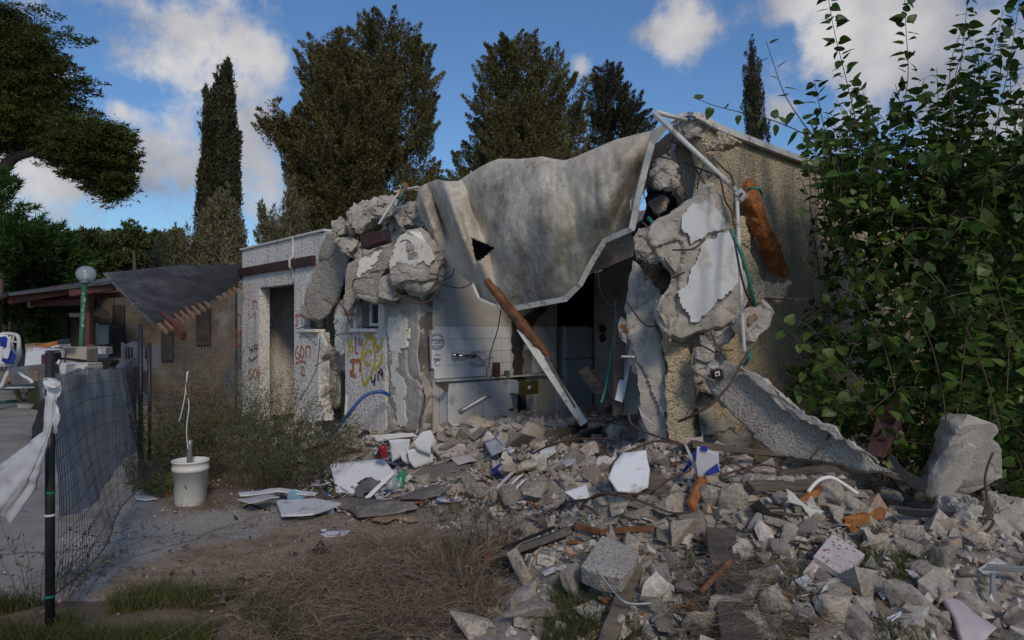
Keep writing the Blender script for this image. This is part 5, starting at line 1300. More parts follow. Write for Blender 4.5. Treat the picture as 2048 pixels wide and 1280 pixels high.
    X = unit(np.cross(dirs, nor)); Z = np.cross(X, dirs)
    R = np.stack([X, dirs, Z], -1)         # columns
    px, py = topx(cen)
    score = size / cen[:, 1] + (inpoly(px, py, [(0,0),(2048,0),(2048,1100),(0,1100)])) * 1.0 - (cen[:, 1] > 5.35) * .5
    order = np.argsort(-score); part = order[:300]; rest = order[300:]
    V = np.einsum('nij,vj->nvi', R[rest], LV) * size[rest][:, None, None] + cen[rest][:, None]
    Fc = (LT[None] + (np.arange(len(rest)) * len(LV))[:, None, None]).reshape(-1, 3)
    o = fast_tris('leaves', V.reshape(-1, 3), Fc, M['mulberry'], root, smooth=True); o['kind'] = 'stuff'
    me = bpy.data.meshes.new('leaf'); me.from_pydata(LV.tolist(), [], LT.tolist()); me.materials.append(M['mulberry']); me.polygons.foreach_set('use_smooth', [True] * len(LT)); me.update()
    for i in part:
        lo = bpy.data.objects.new('leaf', me); COL.objects.link(lo); lo.parent = root
        Mx = Matrix([list(R[i][a] * size[i]) + [cen[i][a]] for a in range(3)] + [[0, 0, 0, 1]])
        lo.matrix_basis = Matrix.Translation(-root.location) @ Mx
    mb.build('stems', M['stem_brown'], root, True)
    o = twigs.build('twigs', M['stem_brown'], root); o['kind'] = 'stuff'
bush()
# darker thicket further right behind it, so the wall end and horizon close
tree('green_shrub', "dense dark thicket closing the view behind the broad leaved bush", 'shrub', 7.8, 2020, [crown([(330,1930,2300),(420,1900,2400),(600,1900,2400),(800,1900,2400),(860,1900,2400)], 7.8, 420, 90, plen=.6, bl=.12, bw=.07, spread=.5, up=.4, dr=.4, seed=61)], M['mulberry'], (2040, 420), .05)

# ------------------------------------------------------------------ low growth
def ribbons(paths, widths, seed=0):
    """thin flat ribbons along paths (n, k, 3)"""
    paths = np.asarray(paths); n, k, _ = paths.shape; r = np.random.default_rng(seed)
    T = np.gradient(paths, axis=1); sd_ = unit(np.cross(T, unit(r.normal(0, 1, (n, 1, 3))))); w = np.asarray(widths).reshape(n, -1, 1)
    A = paths - sd_ * w / 2; B_ = paths + sd_ * w / 2
    V = np.concatenate([A, B_], 1).reshape(-1, 3); i = np.arange(k - 1); q = np.stack([i, i + 1, k + i + 1, k + i], 1)
    return V, (q[None] + (np.arange(n) * 2 * k)[:, None, None]).reshape(-1, 4)
def scrub(name, label, px, py, h, w, ns, nl, mat, seed, leaf=.035, lw=.012, lean=(0, 0), cat='shrub', droop=.3, stem_mat='stem_brown', sw=.006):
    r = np.random.default_rng(seed); g = G(px, py); root = empty(name, g, label, cat); k = 9
    a = r.random(ns) * 2 * np.pi; rr = np.sqrt(r.random(ns)); t = np.linspace(0, 1, k)[None, :, None]
    base = g + np.stack([np.cos(a) * w * .25 * rr, np.sin(a) * w * .2 * rr, np.zeros(ns)], 1)
    top = np.stack([np.cos(a) * w * .5 * rr + lean[0], np.sin(a) * w * .45 * rr + lean[1], h * (1 - .45 * rr * r.random(ns)) * r.uniform(.6, 1, ns)], 1)
    tt = np.broadcast_to(t, (ns, k, 1)); path = base[:, None] + top[:, None] * np.concatenate([tt ** 1.3, tt ** 1.3, tt ** .85 - droop * tt ** 3 * rr[:, None, None]], -1)
    path += np.cumsum(r.normal(0, .012, (ns, k, 3)), 1) * h
    V, Fc = ribbons(path, np.tile(np.linspace(sw, sw * .35, k), (ns, 1)), seed); o = fast_tris('stems', V, Fc, M[stem_mat], root); o['kind'] = 'stuff'
    if nl:
        i = r.integers(0, ns, nl); u = r.uniform(.12, .999, nl) * (k - 1); j = u.astype(int); f = (u - j)[:, None]
        p = path[i, j] * (1 - f) + path[i, np.minimum(j + 1, k - 1)] * f; d = unit(r.normal(0, 1, (nl, 3)) + np.array([0, 0, .7])); s_ = unit(np.cross(d, r.normal(0, 1, (nl, 3))))
        p = p + d * r.random((nl, 1)) * .06 * h
        L = leaf * r.uniform(.6, 1.4, (nl, 1)); V = np.empty((nl * 3, 3)); V[0::3] = p - s_ * lw / 2; V[1::3] = p + s_ * lw / 2; V[2::3] = p + d * L
        o = fast_tris('leaves', V, np.arange(nl * 3).reshape(-1, 3), M[mat], root); o['kind'] = 'stuff'
    return root
for i, (lab, px, py, h, w, ns, nl) in enumerate((
    ("dark scrubby weed growing against the first black inner fence post", 300, 965, 1.1, .8, 72, 1860),
    ("dense dark weed behind the white bucket", 385, 960, 1.15, 1.0, 96, 2604),
    ("tall wiry weed right of the white bucket", 470, 950, 1.2, 1.2, 96, 2604),
    ("wiry weed in front of the open doorway", 560, 915, 1.15, 1.3, 84, 1984),
    ("grey green weed spreading toward the litter sheet", 600, 968, .85, 1.4, 108, 2356),
    ("low weed beside the torn white board", 545, 985, .6, 1.0, 72, 1240),
    ("thin weed under the graffiti pillar", 655, 925, .75, .9, 60, 930),
    ("far low weed below the left pier of the house", 470, 870, 1.2, 1.4, 84, 2108),
    ("small weed at the left foot of the bucket", 330, 990, .3, .5, 48, 1364))):
    scrub('wild_shrub', lab, px, py, h, w, ns, nl, 'scrub', 200 + i)
scrub('dry_stalk_plant', "tall dry brown stalk plant in front of the left wall", 432, 905, 1.75, .75, 26, 2600, 'dry_red', 230, leaf=.03, lw=.010, lean=(.12, 0), cat='dry plant', droop=.1, stem_mat='dry_red')
scrub('dry_stalk_plant', "short dry brown bush left of the tall dry stalk", 372, 900, 1.0, 1.0, 34, 900, 'dry_red', 231, leaf=.03, lw=.01, cat='dry plant', stem_mat='dry_red')
scrub('bucket_weed', "small dark leafless weed standing in front of the white bucket", 385, 1012, .36, .28, 9, 160, 'scrub', 232, cat='weed', droop=.05)
scrub('thin_weed', "tall pale weed stalks at the foot of the foreground heap", 925, 1130, .75, .35, 7, 160, 'grass', 233, cat='weed', droop=.05)
scrub('thin_weed', "dry thorny weed stalks left of the foreground concrete block", 985, 1120, .75, .5, 16, 260, 'dry', 234, cat='weed', droop=.1)
scrub('bare_twig_plant', "bare dark twig plant at the foot of the nearest fence post", 70, 1215, .55, .9, 14, 120, 'scrub', 235, cat='weed', lean=(-.15, .1), droop=.2)
scrub('bare_twig_plant', "dark thorny twigs leaning right of the nearest fence post", 130, 1200, .5, .6, 12, 150, 'scrub', 236, cat='weed', lean=(.15, .2), droop=.1)

for i, (lab, px, py, h, w) in enumerate((("grey dead bush mound at the left of the brush", 580, 1180, .18, .8), ("dead bush mound in the middle of the brush", 690, 1160, .22, .9), ("dead bush mound nearest the sandy path", 800, 1105, .24, .8),
    ("tangled dead bush beside the thin green stalks", 900, 1150, .34, .8), ("low dead bush at the bottom centre", 800, 1235, .18, .7), ("dark dead bush left of the root ball", 940, 1200, .26, .7))):
    scrub('dead_bush', lab, px, py, h, w, 170, 900, 'dry', 260 + i, leaf=.03, lw=.004, cat='dead bush', droop=.5, stem_mat='dry', sw=.005)
def field(name, label, cat, poly, n, mat, seed, hmin, hmax, wd, curl=.3, k=5, flatness=0.0, weight=None):
    """countless blades or twigs over a patch of ground given in photo pixels"""
    r = np.random.default_rng(seed); pl = np.array(poly, float); pts = []
    cache = {}
    while len(pts) < n:
        x = r.uniform(pl[:, 0].min(), pl[:, 0].max()); y = r.uniform(pl[:, 1].min(), pl[:, 1].max())
        if not inpoly(x, y, poly): continue
        key = (int(x / 24), int(y / 24))
        if key not in cache: cache[key] = G(key[0] * 24 + 12, key[1] * 24 + 12)[1] if True else 0
        D = cache[key] * (1 + (key[1] * 24 + 12 - y) / (max(key[1] * 24 + 12 - YH, 40)) * 1.0)
        X = (x - 1024) / FPX * D
        pts.append((X, D))
    pts = np.array(pts)
    if weight is not None:
        keep = fbm(np.c_[pts, pts[:, 0] * 0], weight, 3, seed) > -.22; pts = pts[keep]
    n = len(pts); z = H(pts[:, 0], pts[:, 1]) + .0
    base = np.c_[pts, z]; a = r.random(n) * 2 * np.pi; h = r.uniform(hmin, hmax, n); lean = r.uniform(0, 1, n) * (1 + flatness * 2)
    t = np.linspace(0, 1, k)[None, :, None]
    d = np.stack([np.cos(a) * lean * curl, np.sin(a) * lean * curl, np.ones(n) * (1 - flatness)], 1)
    path = base[:, None] + d[:, None] * t * h[:, None, None]
    path[:, :, 0] += np.cos(a)[:, None] * (t[..., 0] ** 2) * h[:, None] * curl; path[:, :, 1] += np.sin(a)[:, None] * (t[..., 0] ** 2) * h[:, None] * curl
    path[:, :, 2] -= (t[..., 0] ** 2) * h[:, None] * curl * .45
    if flatness: path += np.cumsum(r.normal(0, .026, (n, k, 3)), 1); path[:, :, 2] = np.maximum(path[:, :, 2], z[:, None] + .004)
    V, Fc = ribbons(path, np.tile(np.linspace(wd, wd * .25, k), (n, 1)), seed)
    o = fast_tris(name, V, Fc, M[mat]); prop(o, label, cat, kind='stuff'); return o
field('grass', "patchy green grass along the bottom left", 'grass', [(-40,1205),(180,1215),(330,1185),(470,1195),(560,1230),(600,1300),(-40,1300)], 17000, 'grass', 301, .03, .15, .004, weight=3)
field('grass', "short grass tufts between the foreground stones", 'grass', [(1100,1180),(1240,1150),(1290,1290),(1080,1300)], 2600, 'grass', 302, .04, .12, .004, weight=4)
field('grass', "grass growing through the right foreground rubble", 'grass', [(1740,1060),(1880,1120),(1860,1290),(1700,1290),(1700,1120)], 3200, 'grass', 303, .03, .12, .004, weight=4)
field('grass', "sparse grass in the middle of the foreground rubble", 'grass', [(1380,1080),(1620,1140),(1640,1290),(1340,1290)], 2200, 'grass', 304, .03, .11, .004, weight=4)
field('dry_brush', "tangled dead grey brush over the middle foreground", 'dry brush', [(500,1190),(600,1130),(760,1070),(900,1000),(1020,1030),(1100,1100),(1060,1180),(960,1280),(620,1300),(470,1290)], 6200, 'dry', 305, .06, .24, .0035, curl=.9, k=9, flatness=.58, weight=2.2)
field('dry_grass', "dry straw on the lower right rubble slope", 'dry grass', [(1460,1090),(1560,1130),(1640,1290),(1380,1290)], 2200, 'dry', 306, .06, .2, .003, curl=.9, k=6, flatness=.55)
field('dry_grass', "straw litter around the foot of the bucket and edge of the paving", 'dry grass', [(310,980),(470,975),(500,1010),(420,1024),(330,1018)], 900, 'dry_red', 307, .03, .1, .003, curl=.9, k=5, flatness=.7)
field('dry_grass', "fallen straw scattered over the sandy path", 'dry grass', [(180,1120),(420,1060),(700,1010),(820,1040),(520,1180),(260,1200)], 700, 'dry', 308, .04, .2, .003, curl=.9, k=6, flatness=.95, weight=2)

# ================================================================== rubble
def ico(sub):
    bm = bmesh.new(); bmesh.ops.create_icosphere(bm, subdivisions=sub, radius=1); bm.verts.ensure_lookup_table()
    V = np.array([v.co[:] for v in bm.verts]); Fc = np.array([[v.index for v in f.verts] for f in bm.faces]); bm.free(); return V, Fc
def rockv(sub, seed, box=0.0, flat=.7, rough=.03, cuts=15):
    r = np.random.default_rng(seed); V, Fc = ico(sub)
    if box: V = V / (np.abs(V) ** (2 + box * 6)).sum(1, keepdims=True) ** (1 / (2 + box * 6))
    V = V * np.array([1, r.uniform(.6, .95), flat * r.uniform(.7, 1.1)])
    for _ in range(cuts):
        n = unit(r.normal(0, 1, 3)); d = r.uniform(.5, .82) * np.abs(V @ n).max(); k = V @ n > d; V[k] -= np.outer((V[k] @ n - d), n)
    if sub >= 3:
        nn = unit(V); V = V + nn * (fbm(V, 2.2, 2, seed)[:, None] * rough * 1.5 + fbm(V, 7, 3, seed + 4)[:, None] * rough)
    V = V - (V.min(0) + V.max(0)) / 2; V = V / (np.ptp(V, axis=0).max() / 2)
    return V, Fc
def hullv(seed, npt=14, flat=.6, box=0, sub=0, rough=.02):
    """an angular broken stone: the hull of a few scattered points, its faces then roughened"""
    r = np.random.default_rng(seed); q = r.uniform(-1, 1, (npt, 3))
    if box: q = np.sign(q) * (1 - (1 - np.abs(q)) * r.uniform(.15, .6, (npt, 1)))
    else: q = unit(r.normal(0, 1, (npt, 3))) * r.uniform(.75, 1, (npt, 1))
    q = q * np.array([1, r.uniform(.6, .95), flat * r.uniform(.8, 1.15)])
    bm = bmesh.new(); [bm.verts.new(tuple(p)) for p in q]; res = bmesh.ops.convex_hull(bm, input=bm.verts)
    bmesh.ops.delete(bm, geom=[v for v in bm.verts if not v.link_faces], context='VERTS')
    if sub:
        bmesh.ops.bevel(bm, geom=list(bm.edges), offset=.05, segments=1, affect='EDGES'); bmesh.ops.triangulate(bm, faces=bm.faces)
        for _ in range(sub): bmesh.ops.subdivide_edges(bm, edges=[e for e in bm.edges if e.calc_length() > .16], cuts=1)
        bmesh.ops.triangulate(bm, faces=bm.faces)
    bm.verts.index_update(); V = np.array([v.co[:] for v in bm.verts]); Fc = np.array([[v.index for v in f.verts] for f in bm.faces if len(f.verts) == 3]); bm.free()
    if rough: nn = unit(V); V = V + nn * (fbm(V, 3, 2, seed)[:, None] * rough * 2 + fbm(V, 11, 3, seed + 4)[:, None] * rough)
    V = V - (V.min(0) + V.max(0)) / 2; V = V / (np.ptp(V, axis=0).max() / 2); return V, Fc
RM = []
for i in range(30):
    V, Fc = hullv(900 + i, 11 + i % 6, flat=[.75, .5, .28][i % 3 if i % 2 else (i // 3) % 3], box=(i % 3 == 2), sub=3, rough=.035)
    me = bpy.data.meshes.new('concrete_chunk'); me.from_pydata(V.tolist(), [], Fc.tolist()); me.materials.append(M['concrete_rock']); me.update(); RM.append(me)
def put_rock(px, py, wpx, label, group=None, hpx=None, rot=None, var=None, mat=None, name='concrete_chunk', cat='concrete chunk', sink=.3, tilt=.35, lift=0.0):
    g = G(px, py, .0); s = wpx * g[1] / FPX / 2; var = RNG.integers(0, len(RM)) if var is None else var
    me = RM[var]
    if mat: me = me.copy(); me.materials[0] = M[mat]
    o = bpy.data.objects.new(name, me); COL.objects.link(o)
    hz = (hpx or wpx * RNG.uniform(.6, .95)) * g[1] / FPX / 2
    o.scale = (s, s * RNG.uniform(.8, 1.1), max(hz, s * .35) / .72)
    o.location = Vector((g[0], g[1] + s * .4, float(H(g[0], g[1] + s * .4)) + hz * (1 - sink) + lift))
    o.rotation_euler = (RNG.normal(0, tilt), RNG.normal(0, tilt), rot if rot is not None else RNG.uniform(0, 6.28))
    prop(o, label, cat, group); return o
NAMED = [
 (1150,1178,62,74,"grey angular stone standing left of the square concrete block"), (1062,1240,130,76,"flat pale slab at the bottom left of the heap"),
 (1040,1150,80,100,"tall grey slab half buried left of the angular stone"), (940,1262,110,60,"pale stone cut by the bottom edge left of the flat slab"),
 (1240,872,76,66,"pale angular boulder at the foot of the rusty bar by the opening"), (938,848,92,46,"large smooth boulder in front of the kitchen cupboards"),
 (1308,930,54,80,"upright grey block beside the big white board"), (1238,1016,105,44,"long grey stone below the crossing rebars"),
 (1112,1022,96,40,"elongated grey stone left of the long rebar stone"), (1062,868,66,40,"dark stone right of the smooth boulder in the opening"),
 (1812,1050,96,42,"broad grey lump under the tall boulder"), (1836,1104,62,72,"square grey stone below the broad lump"),
 (1888,1122,76,60,"pale slab stone right of the square grey stone"), (1508,1122,66,78,"brown tinted stone right of the wide dark plank"),
 (1402,1252,62,72,"round tan stone at the bottom near the wide dark plank"), (1302,1222,50,44,"pale faceted stone right of the narrow plank"),
 (1336,1262,72,46,"pinkish white stone at the bottom between the planks"), (1296,1170,54,38,"smooth stone right of the square concrete block"),
 (1342,1125,60,44,"grey rectangular stone above the faceted pale stone"), (1262,1050,62,34,"white dusty stone under the bent orange strip"),
 (1380,1080,66,60,"large grey stone right of the bent orange strip"), (1470,1010,74,48,"rounded stone left of the curved white metal"),
 (1560,1105,64,70,"grey stone left of the speckled tile"), (1625,1075,56,38,"bluish white stone above the speckled tile"),
 (1535,945,50,38,"white dusty stone on the top of the heap"), (1600,935,52,34,"round stone right of the white dusty stone"),
 (1768,1185,70,44,"long low stone at the lower right of the heap"), (1560,1220,70,66,"dark stone in the straw at the lower right"),
 (1668,1242,110,60,"flat buried stone in the lower right grass"), (1420,960,50,40,"knobbly pale stone under the striped plastic"),
 (905,905,64,30,"pale flat stone under the broken white plates"), (1330,862,50,44,"white topped lump at the foot of the rendered pillar"),
 (1905,1060,60,50,"grey stone tucked under the long leaning stone"), (1945,1160,60,40,"low stone behind the thin metal rail"),
 (712,905,44,30,"grey stone at the foot of the graffiti wall"), (860,872,54,36,"stone in front of the peeling pillar"),
 (1012,905,56,34,"grey stone in front of the cupboards on the heap"), (1180,905,60,40,"grey stone left of the big white board"),
 (1740,1000,54,36,"small block on the ridge below the dark red board"), (1690,955,50,34,"stone lying at the lower end of the leaning slab")]
for i, (px, py, w, h, lab) in enumerate(NAMED):
    tint = {13: 'cardboard', 16: 'pink_board', 2: None}.get(i)
    put_rock(px, py + h * .3, w, lab, hpx=h, var=i % len(RM), mat=None, tilt=.2)
CK("long grey stone leaning right of the speckled tile", [(1722,1050),(1745,1046),(1770,1080),(1796,1120),(1812,1152),(1800,1166),(1776,1150),(1744,1110)], 3.55, .16, voxel=.010, amp=.014, nrm=(.1,1,-.6))
CK("long horizontal stone under the speckled tile", [(1622,1162),(1660,1156),(1720,1152),(1760,1154),(1763,1184),(1740,1198),(1680,1192),(1634,1188)], 3.1, .16, voxel=.010, amp=.012, nrm=(0,1,-.6))
o = slab('concrete_block', [P(1160,1132,3.42), P(1204,1069,3.72), P(1242,1084,3.70), P(1279,1103,3.62), P(1268,1130,3.45), P(1243,1155,3.30), P(1200,1148,3.33)], (.01,.06,-.11), M['stucco_grey']); bevel(o, .012, 3)
prop(o, "square rough concrete block lying on the foreground heap", 'concrete block'); settle(o)
def speck_tile():
    pts = [P(1627,1112,3.30), P(1664,1066,3.52), P(1730,1108,3.42), P(1692,1154,3.2)]
    o = slab('speckled_tile', pts, (.0, .01, -.035), M['terrazzo']); bevel(o, .003, 2); prop(o, "square pale floor tile with dark red specks tilted on the rubble", 'tile'); settle(o)
speck_tile()

REG = [
 ([(1000,935),(1200,885),(1400,905),(1500,925),(1560,1000),(1500,1100),(1300,1100),(1120,1060),(980,1020)], 95, "stones in the middle of the heap"),
 ([(1500,925),(1700,945),(1850,1000),(1905,1085),(1860,1150),(1740,1120),(1640,1040),(1540,1030)], 66, "stones on the right slope"),
 ([(1120,1060),(1300,1100),(1640,1040),(1740,1140),(1700,1280),(1300,1285),(1200,1200)], 52, "stones on the foreground slope"),
 ([(860,865),(1000,828),(1250,838),(1240,880),(1000,935),(880,920)], 43, "stones before the kitchen"),
 ([(520,835),(700,850),(860,880),(850,905),(660,925),(540,880)], 18, "stones below the left wall"),
 ([(1870,1120),(2048,1100),(2048,1280),(1780,1280)], 12, "stones in the lower right corner")]
LM = [(1680,1110,"speckled tile"),(1217,1115,"square concrete block"),(1445,1120,"upper half of the wide dark plank"),(1470,1230,"lower half of the wide dark plank"),(1240,1215,"narrow foreground plank"),(1258,945,"big white board"),
 (1418,925,"striped plastic"),(1318,985,"short grey upright board"),(1600,970,"thick brown plank"),(1610,1008,"curved white metal strip"),(1732,1035,"bright orange splinter"),(1940,960,"tall pale boulder"),(1720,930,"foot of the leaning slab"),
 (1360,930,"rendered pillar"),(1160,835,"foot of the leaning timber"),(938,848,"smooth boulder before the cupboards"),(1152,985,"square white piece"),(1230,1060,"bent orange strip"),(1935,1045,"long stone under the tall boulder"),(2005,1137,"thin metal rail"),
 (1930,1240,"pale pink board"),(890,945,"flat grey brown board"),(805,870,"peeling pillar"),(735,880,"graffiti wall foot"),(1665,965,"bent white plastic pipe"),(1010,1160,"dark root ball"),(1690,1175,"long stone under the speckled tile"),(1530,1052,"clod of fibrous soil"),
 (1240,872,"pale angular boulder"),(565,830,"open doorway"),(1015,970,"three fanned battens"),(1392,985,"orange wood end by the striped plastic"),(1800,1105,"long stone leaning right of the tile"),(1068,975,"thin green conduit"),(1136,922,"small white shard"),(1210,1000,"crossing of the rusty bars"),
 (1402,1252,"round tan stone"),(1560,1220,"dark stone in the straw"),(1768,1185,"long low stone at the lower right"),(1560,945,"short grey plank"),(1062,868,"dark stone right of the smooth boulder")]
used_ = {}
ORD = ["closest", "second closest", "third closest", "fourth closest", "fifth closest", "sixth closest", "seventh closest", "eighth closest", "ninth closest", "tenth closest"]
def describe(items):
    """labels for the loose stones from their size, form and nearest landmark"""
    rows = []
    for o, x, y, w, var in items:
        d, lx, ly, nm = min(((x - a) ** 2 + (1.6 * (y - b_)) ** 2, a, b_, c) for a, b_, c in LM)
        dx, dy = x - lx, (y - ly) * 1.6
        rel = ("right of" if dx > 0 else "left of") if abs(dx) > abs(dy) else ("in front of" if dy > 0 else "behind")
        sz = "small" if w < 19 else "medium" if w < 32 else "large" if w < 50 else "very large"
        me = o.data; zr = max(v.co.z for v in me.vertices) - min(v.co.z for v in me.vertices)
        sh = "flat" if zr < .75 else ("blocky" if var % 3 == 2 else "angular")
        rows.append((d, o, f"{sz} {sh} stone {rel} the {nm}"))
    cnt = {}
    for d, o, l in rows: cnt[l] = cnt.get(l, 0) + 1
    seen = {}
    for d, o, l in sorted(rows, key=lambda r: r[0]):
        if cnt[l] > 1: k = seen.get(l, 0); seen[l] = k + 1; l = ORD[min(k, 9)] + " " + l
        o['label'] = l
LOOSE = []
placed = [(a, b_ + h * .3, w * .8) for a, b_, w, h, _ in NAMED]
total = 0
for poly, n, grp in REG:
    xs = [p[0] for p in poly]; ys = [p[1] for p in poly]; k = 0; tries = 0
    while k < n and tries < 20000:
        tries += 1
        x = random.uniform(min(xs), max(xs)); y = random.uniform(min(ys), max(ys))
        if not inpoly(x, y, poly): continue
        sc = (y - 760) / 300; w = random.choice((18, 24, 30, 38, 50, 66, 90)) * (.55 + .45 * min(sc, 1.5))
        if any((x - a) ** 2 + ((y - b_) * 1.5) ** 2 < ((w + c) * .33) ** 2 for a, b_, c in placed): continue
        placed.append((x, y, w)); vr = int(RNG.integers(0, len(RM))); LOOSE.append((put_rock(x, y, w, 'stone', grp, var=vr, sink=random.uniform(.05, .5)), x, y, w, vr)); k += 1
describe(LOOSE)
# small stones and crumbs: far too many to count
def crumbs(name, label, n, seed, smin, smax, hmin, sub=1, bounds=(-3.2, 4.6, 2.2, 9.6)):
    r = np.random.default_rng(seed); protos = [hullv(40 + i, 12, .6, i % 2, 0, 0) for i in range(8)]
    x = r.uniform(bounds[0], bounds[1], n * 4); y = bounds[2] + (bounds[3] - bounds[2]) * r.random(n * 4) ** 1.3; h = H(x, y)
    k = (h > hmin * r.uniform(.4, 1.6, n * 4)); x, y, h = x[k][:n], y[k][:n], h[k][:n]; n = len(x)
    s = smin + (smax - smin) * r.random(n) ** 3; ang = r.normal(0, 1, (n, 3, 3)); q, _ = np.linalg.qr(ang)
    pi = r.integers(0, 8, n); c = np.stack([x, y, h + s * r.uniform(-.3, .4, n)], 1); VV, FF, nv = [], [], 0
    for i in range(8):
        m = pi == i; pv, pf = protos[i]; v = np.einsum('nij,vj->nvi', q[m], pv) * s[m][:, None, None] + c[m][:, None]
        FF.append((pf[None] + (np.arange(m.sum()) * len(pv))[:, None, None]).reshape(-1, 3) + nv); VV.append(v.reshape(-1, 3)); nv += len(VV[-1])
    V = np.concatenate(VV); F_ = np.concatenate(FF)
    o = fast_tris(name, V.reshape(-1, 3), F_, M['crumb']); prop(o, label, 'rubble', kind='stuff')
def crumbmat():
    m, nt, b, v, out = newmat("rubble_crumbs"); g = nt.nodes.new('ShaderNodeNewGeometry')
    c = ramp(nt, g.outputs['Random Per Island'], [(0, (.20,.178,.15)), (.3, (.36,.32,.27)), (.6, (.47,.42,.36)), (.85, (.58,.53,.47)), (.93, (.34,.22,.14)), (1, (.66,.65,.63))])
    c = mixc(nt, 1.0, c, ramp(nt, noise(nt, v, 40, 4, .7), [(.35, .6), (.6, 1.1)]), 'MULTIPLY')
    nt.links.new(c, b.inputs['Base Color']); b.inputs['Roughness'].default_value = .95; bump(nt, b, noise(nt, v, 90, 3), .5, .008); return m
M['crumb'] = crumbmat()
crumbs('rubble', "countless small broken stones and mortar crumbs covering the heap", 17000, 5, .008, .045, .10)
crumbs('rubble', "fine gravel and dust crumbs spilled between the stones", 40000, 6, .004, .016, .05, 1)
crumbs('rubble', "stones the size of a fist scattered over the heap between the chunks", 2300, 8, .035, .11, .14)
def pebbles():
    r = np.random.default_rng(3); n = 900; pr, Fc = rockv(1, 3)
    x = r.uniform(-3.4, 0, n); y = r.uniform(3.2, 9, n); s = r.uniform(.003, .012, n); V = pr[None] * s[:, None, None] + np.stack([x, y, H(x, y) + s * .3], 1)[:, None]
    o = fast_tris('pebbles', V.reshape(-1, 3), (Fc[None] + (np.arange(n) * len(pr))[:, None, None]).reshape(-1, 3), M['crumb']); prop(o, "tiny pebbles and clods strewn over the sandy path", 'pebbles', kind='stuff')
pebbles()

# ------------------------------------------------------------------ splinters of wood and sheets in the heap
def gp(px, py, lift=0.0): return G(px, py, lift)
W3 = dict(up=(0, 0, 1))
plank('plank', "narrow weathered plank running down to the bottom edge by the square block", [(1268,1140),(1212,1290)], 34, .03, 'wood', lift=.06, **W3)
plank('plank', "wide dark weathered plank lying down the foreground slope", [(1440,1060),(1482,1300)], 66, .04, 'wood', lift=.06, **W3)
plank('plank', "short grey board standing up in the heap below the rebar loop", [(1300,944,4.3),(1336,1026,4.15)], 44, .03, 'wood')
plank('plank', "long thin brown batten crossing the heap behind the striped plastic", [(1384,884,4.75),(1560,912,4.7)], 8, .03, 'wood')
plank('plank', "long thin batten resting on the foot of the leaning slab", [(1380,890,4.6),(1660,918,4.5)], 10, .03, 'wood')
plank('plank', "thick weathered brown plank on the right part of the heap", [(1500,972,3.95),(1702,968,3.9)], 28, .05, 'wood', **W3)
plank('plank', "short grey plank lying above the thick brown plank", [(1556,948,4.2),(1660,936,4.2)], 17, .04, 'wood', **W3)
plank('plank', "thin plank lying along the ridge below the leaning slab", [(1720,925,4.3),(1815,962,4.2)], 13, .03, 'wood', **W3)
plank('splinter', "orange brown stick crossing the wide dark plank", [(1402,1184),(1458,1124)], 10, .02, 'wood_split', lift=.12)
plank('splinter', "short light stick on the wide dark plank", [(1452,1160),(1492,1182)], 14, .015, 'wood', lift=.12)
plank('splinter', "orange brown splinter under the curved white metal", [(1590,1006),(1640,980)], 13, .03, 'orange_foam', lift=.08)
plank('splinter', "bright orange rotten splinter right of the curved white metal", [(1696,1046),(1768,1024)], 20, .04, 'orange_foam', lift=.08)
plank('splinter', "small orange splinter under the bright rotten one", [(1694,1048),(1716,1064)], 10, .02, 'orange_foam', lift=.06)
plank('splinter', "orange rotten wood end standing beside the striped plastic", [(1382,1012),(1404,956)], 18, .04, 'orange_foam', lift=.12, up=(0,1,0))
plank('splinter', "bent orange strip of wood, left half, above the square block", [(1150,1050),(1200,1064)], 12, .02, 'wood_split', lift=.08)
plank('splinter', "long orange strip of wood above the square block", [(1200,1064),(1306,1056)], 12, .02, 'wood_split', lift=.08)
plank('plank', "brown plank with a black edge in the dry brush left of the heap", [(1000,1112),(1136,1062)], 34, .04, 'grey_board', lift=.06, **W3)
plank('plank', "black strip along the upper side of the brown plank in the brush", [(1008,1096),(1110,1054)], 10, .02, 'black_post', lift=.12, **W3)
plank('splinter', "reddish splinter on the heap before the cupboards", [(1040,948),(1096,922)], 10, .02, 'wood_split', lift=.05)
plank('splinter', "brown splinter among the stones in the opening", [(1122,868),(1172,846)], 14, .04, 'wood_split', lift=.08)
plank('splinter', "light brown timber end lying in the opening", [(1134,884),(1206,858)], 16, .05, 'wood', lift=.08)
plank('splinter', "dark brown timber at the foot of the leaning timber", [(1092,866),(1150,862)], 14, .05, 'wood', lift=.10)
plank('splinter', "orange splinter on top of the timber ends", [(1150,850),(1170,838)], 12, .04, 'orange_foam', lift=.10)
plank('plank', "grey flat timber left of the pale angular boulder", [(1096,892),(1140,856)], 14, .04, 'wood', lift=.06)
for i, (a, b_, w) in enumerate((((985,985),(1030,940),7), ((1000,990),(1042,950),6), ((1012,996),(1050,958),8))):
    plank('batten', ["left one of three pale battens fanned on the heap edge", "middle one of three pale battens fanned on the heap edge", "right one of three pale battens fanned on the heap edge"][i], [a, b_], w, .015, 'white_board', lift=.05, **W3)
plank('plank', "brown tree root shaped wood in the dry brush", [(960,1080),(978,1120)], 14, .05, 'wood_split', lift=.1, up=(0,1,0))
plank('plank', "light stick leaning out of the dirt at the lower left", [(445,1200),(488,1146)], 10, .03, 'wood', lift=.05)
plank('plank', "second light stick crossing the first at the lower left", [(388,1206),(394,1172)], 8, .02, 'wood', lift=.03)
plank('plank', "flat sandy board at the edge of the paving", [(470,1160),(560,1130)], 26, .015, 'cardboard', lift=.02, **W3)
plank('steel_rail', "thin grey metal rail at the right edge", [(1968,1134,3.3),(2070,1140,3.3)], 12, .02, 'grey_metal', up=(0,1,0), cat='rail')
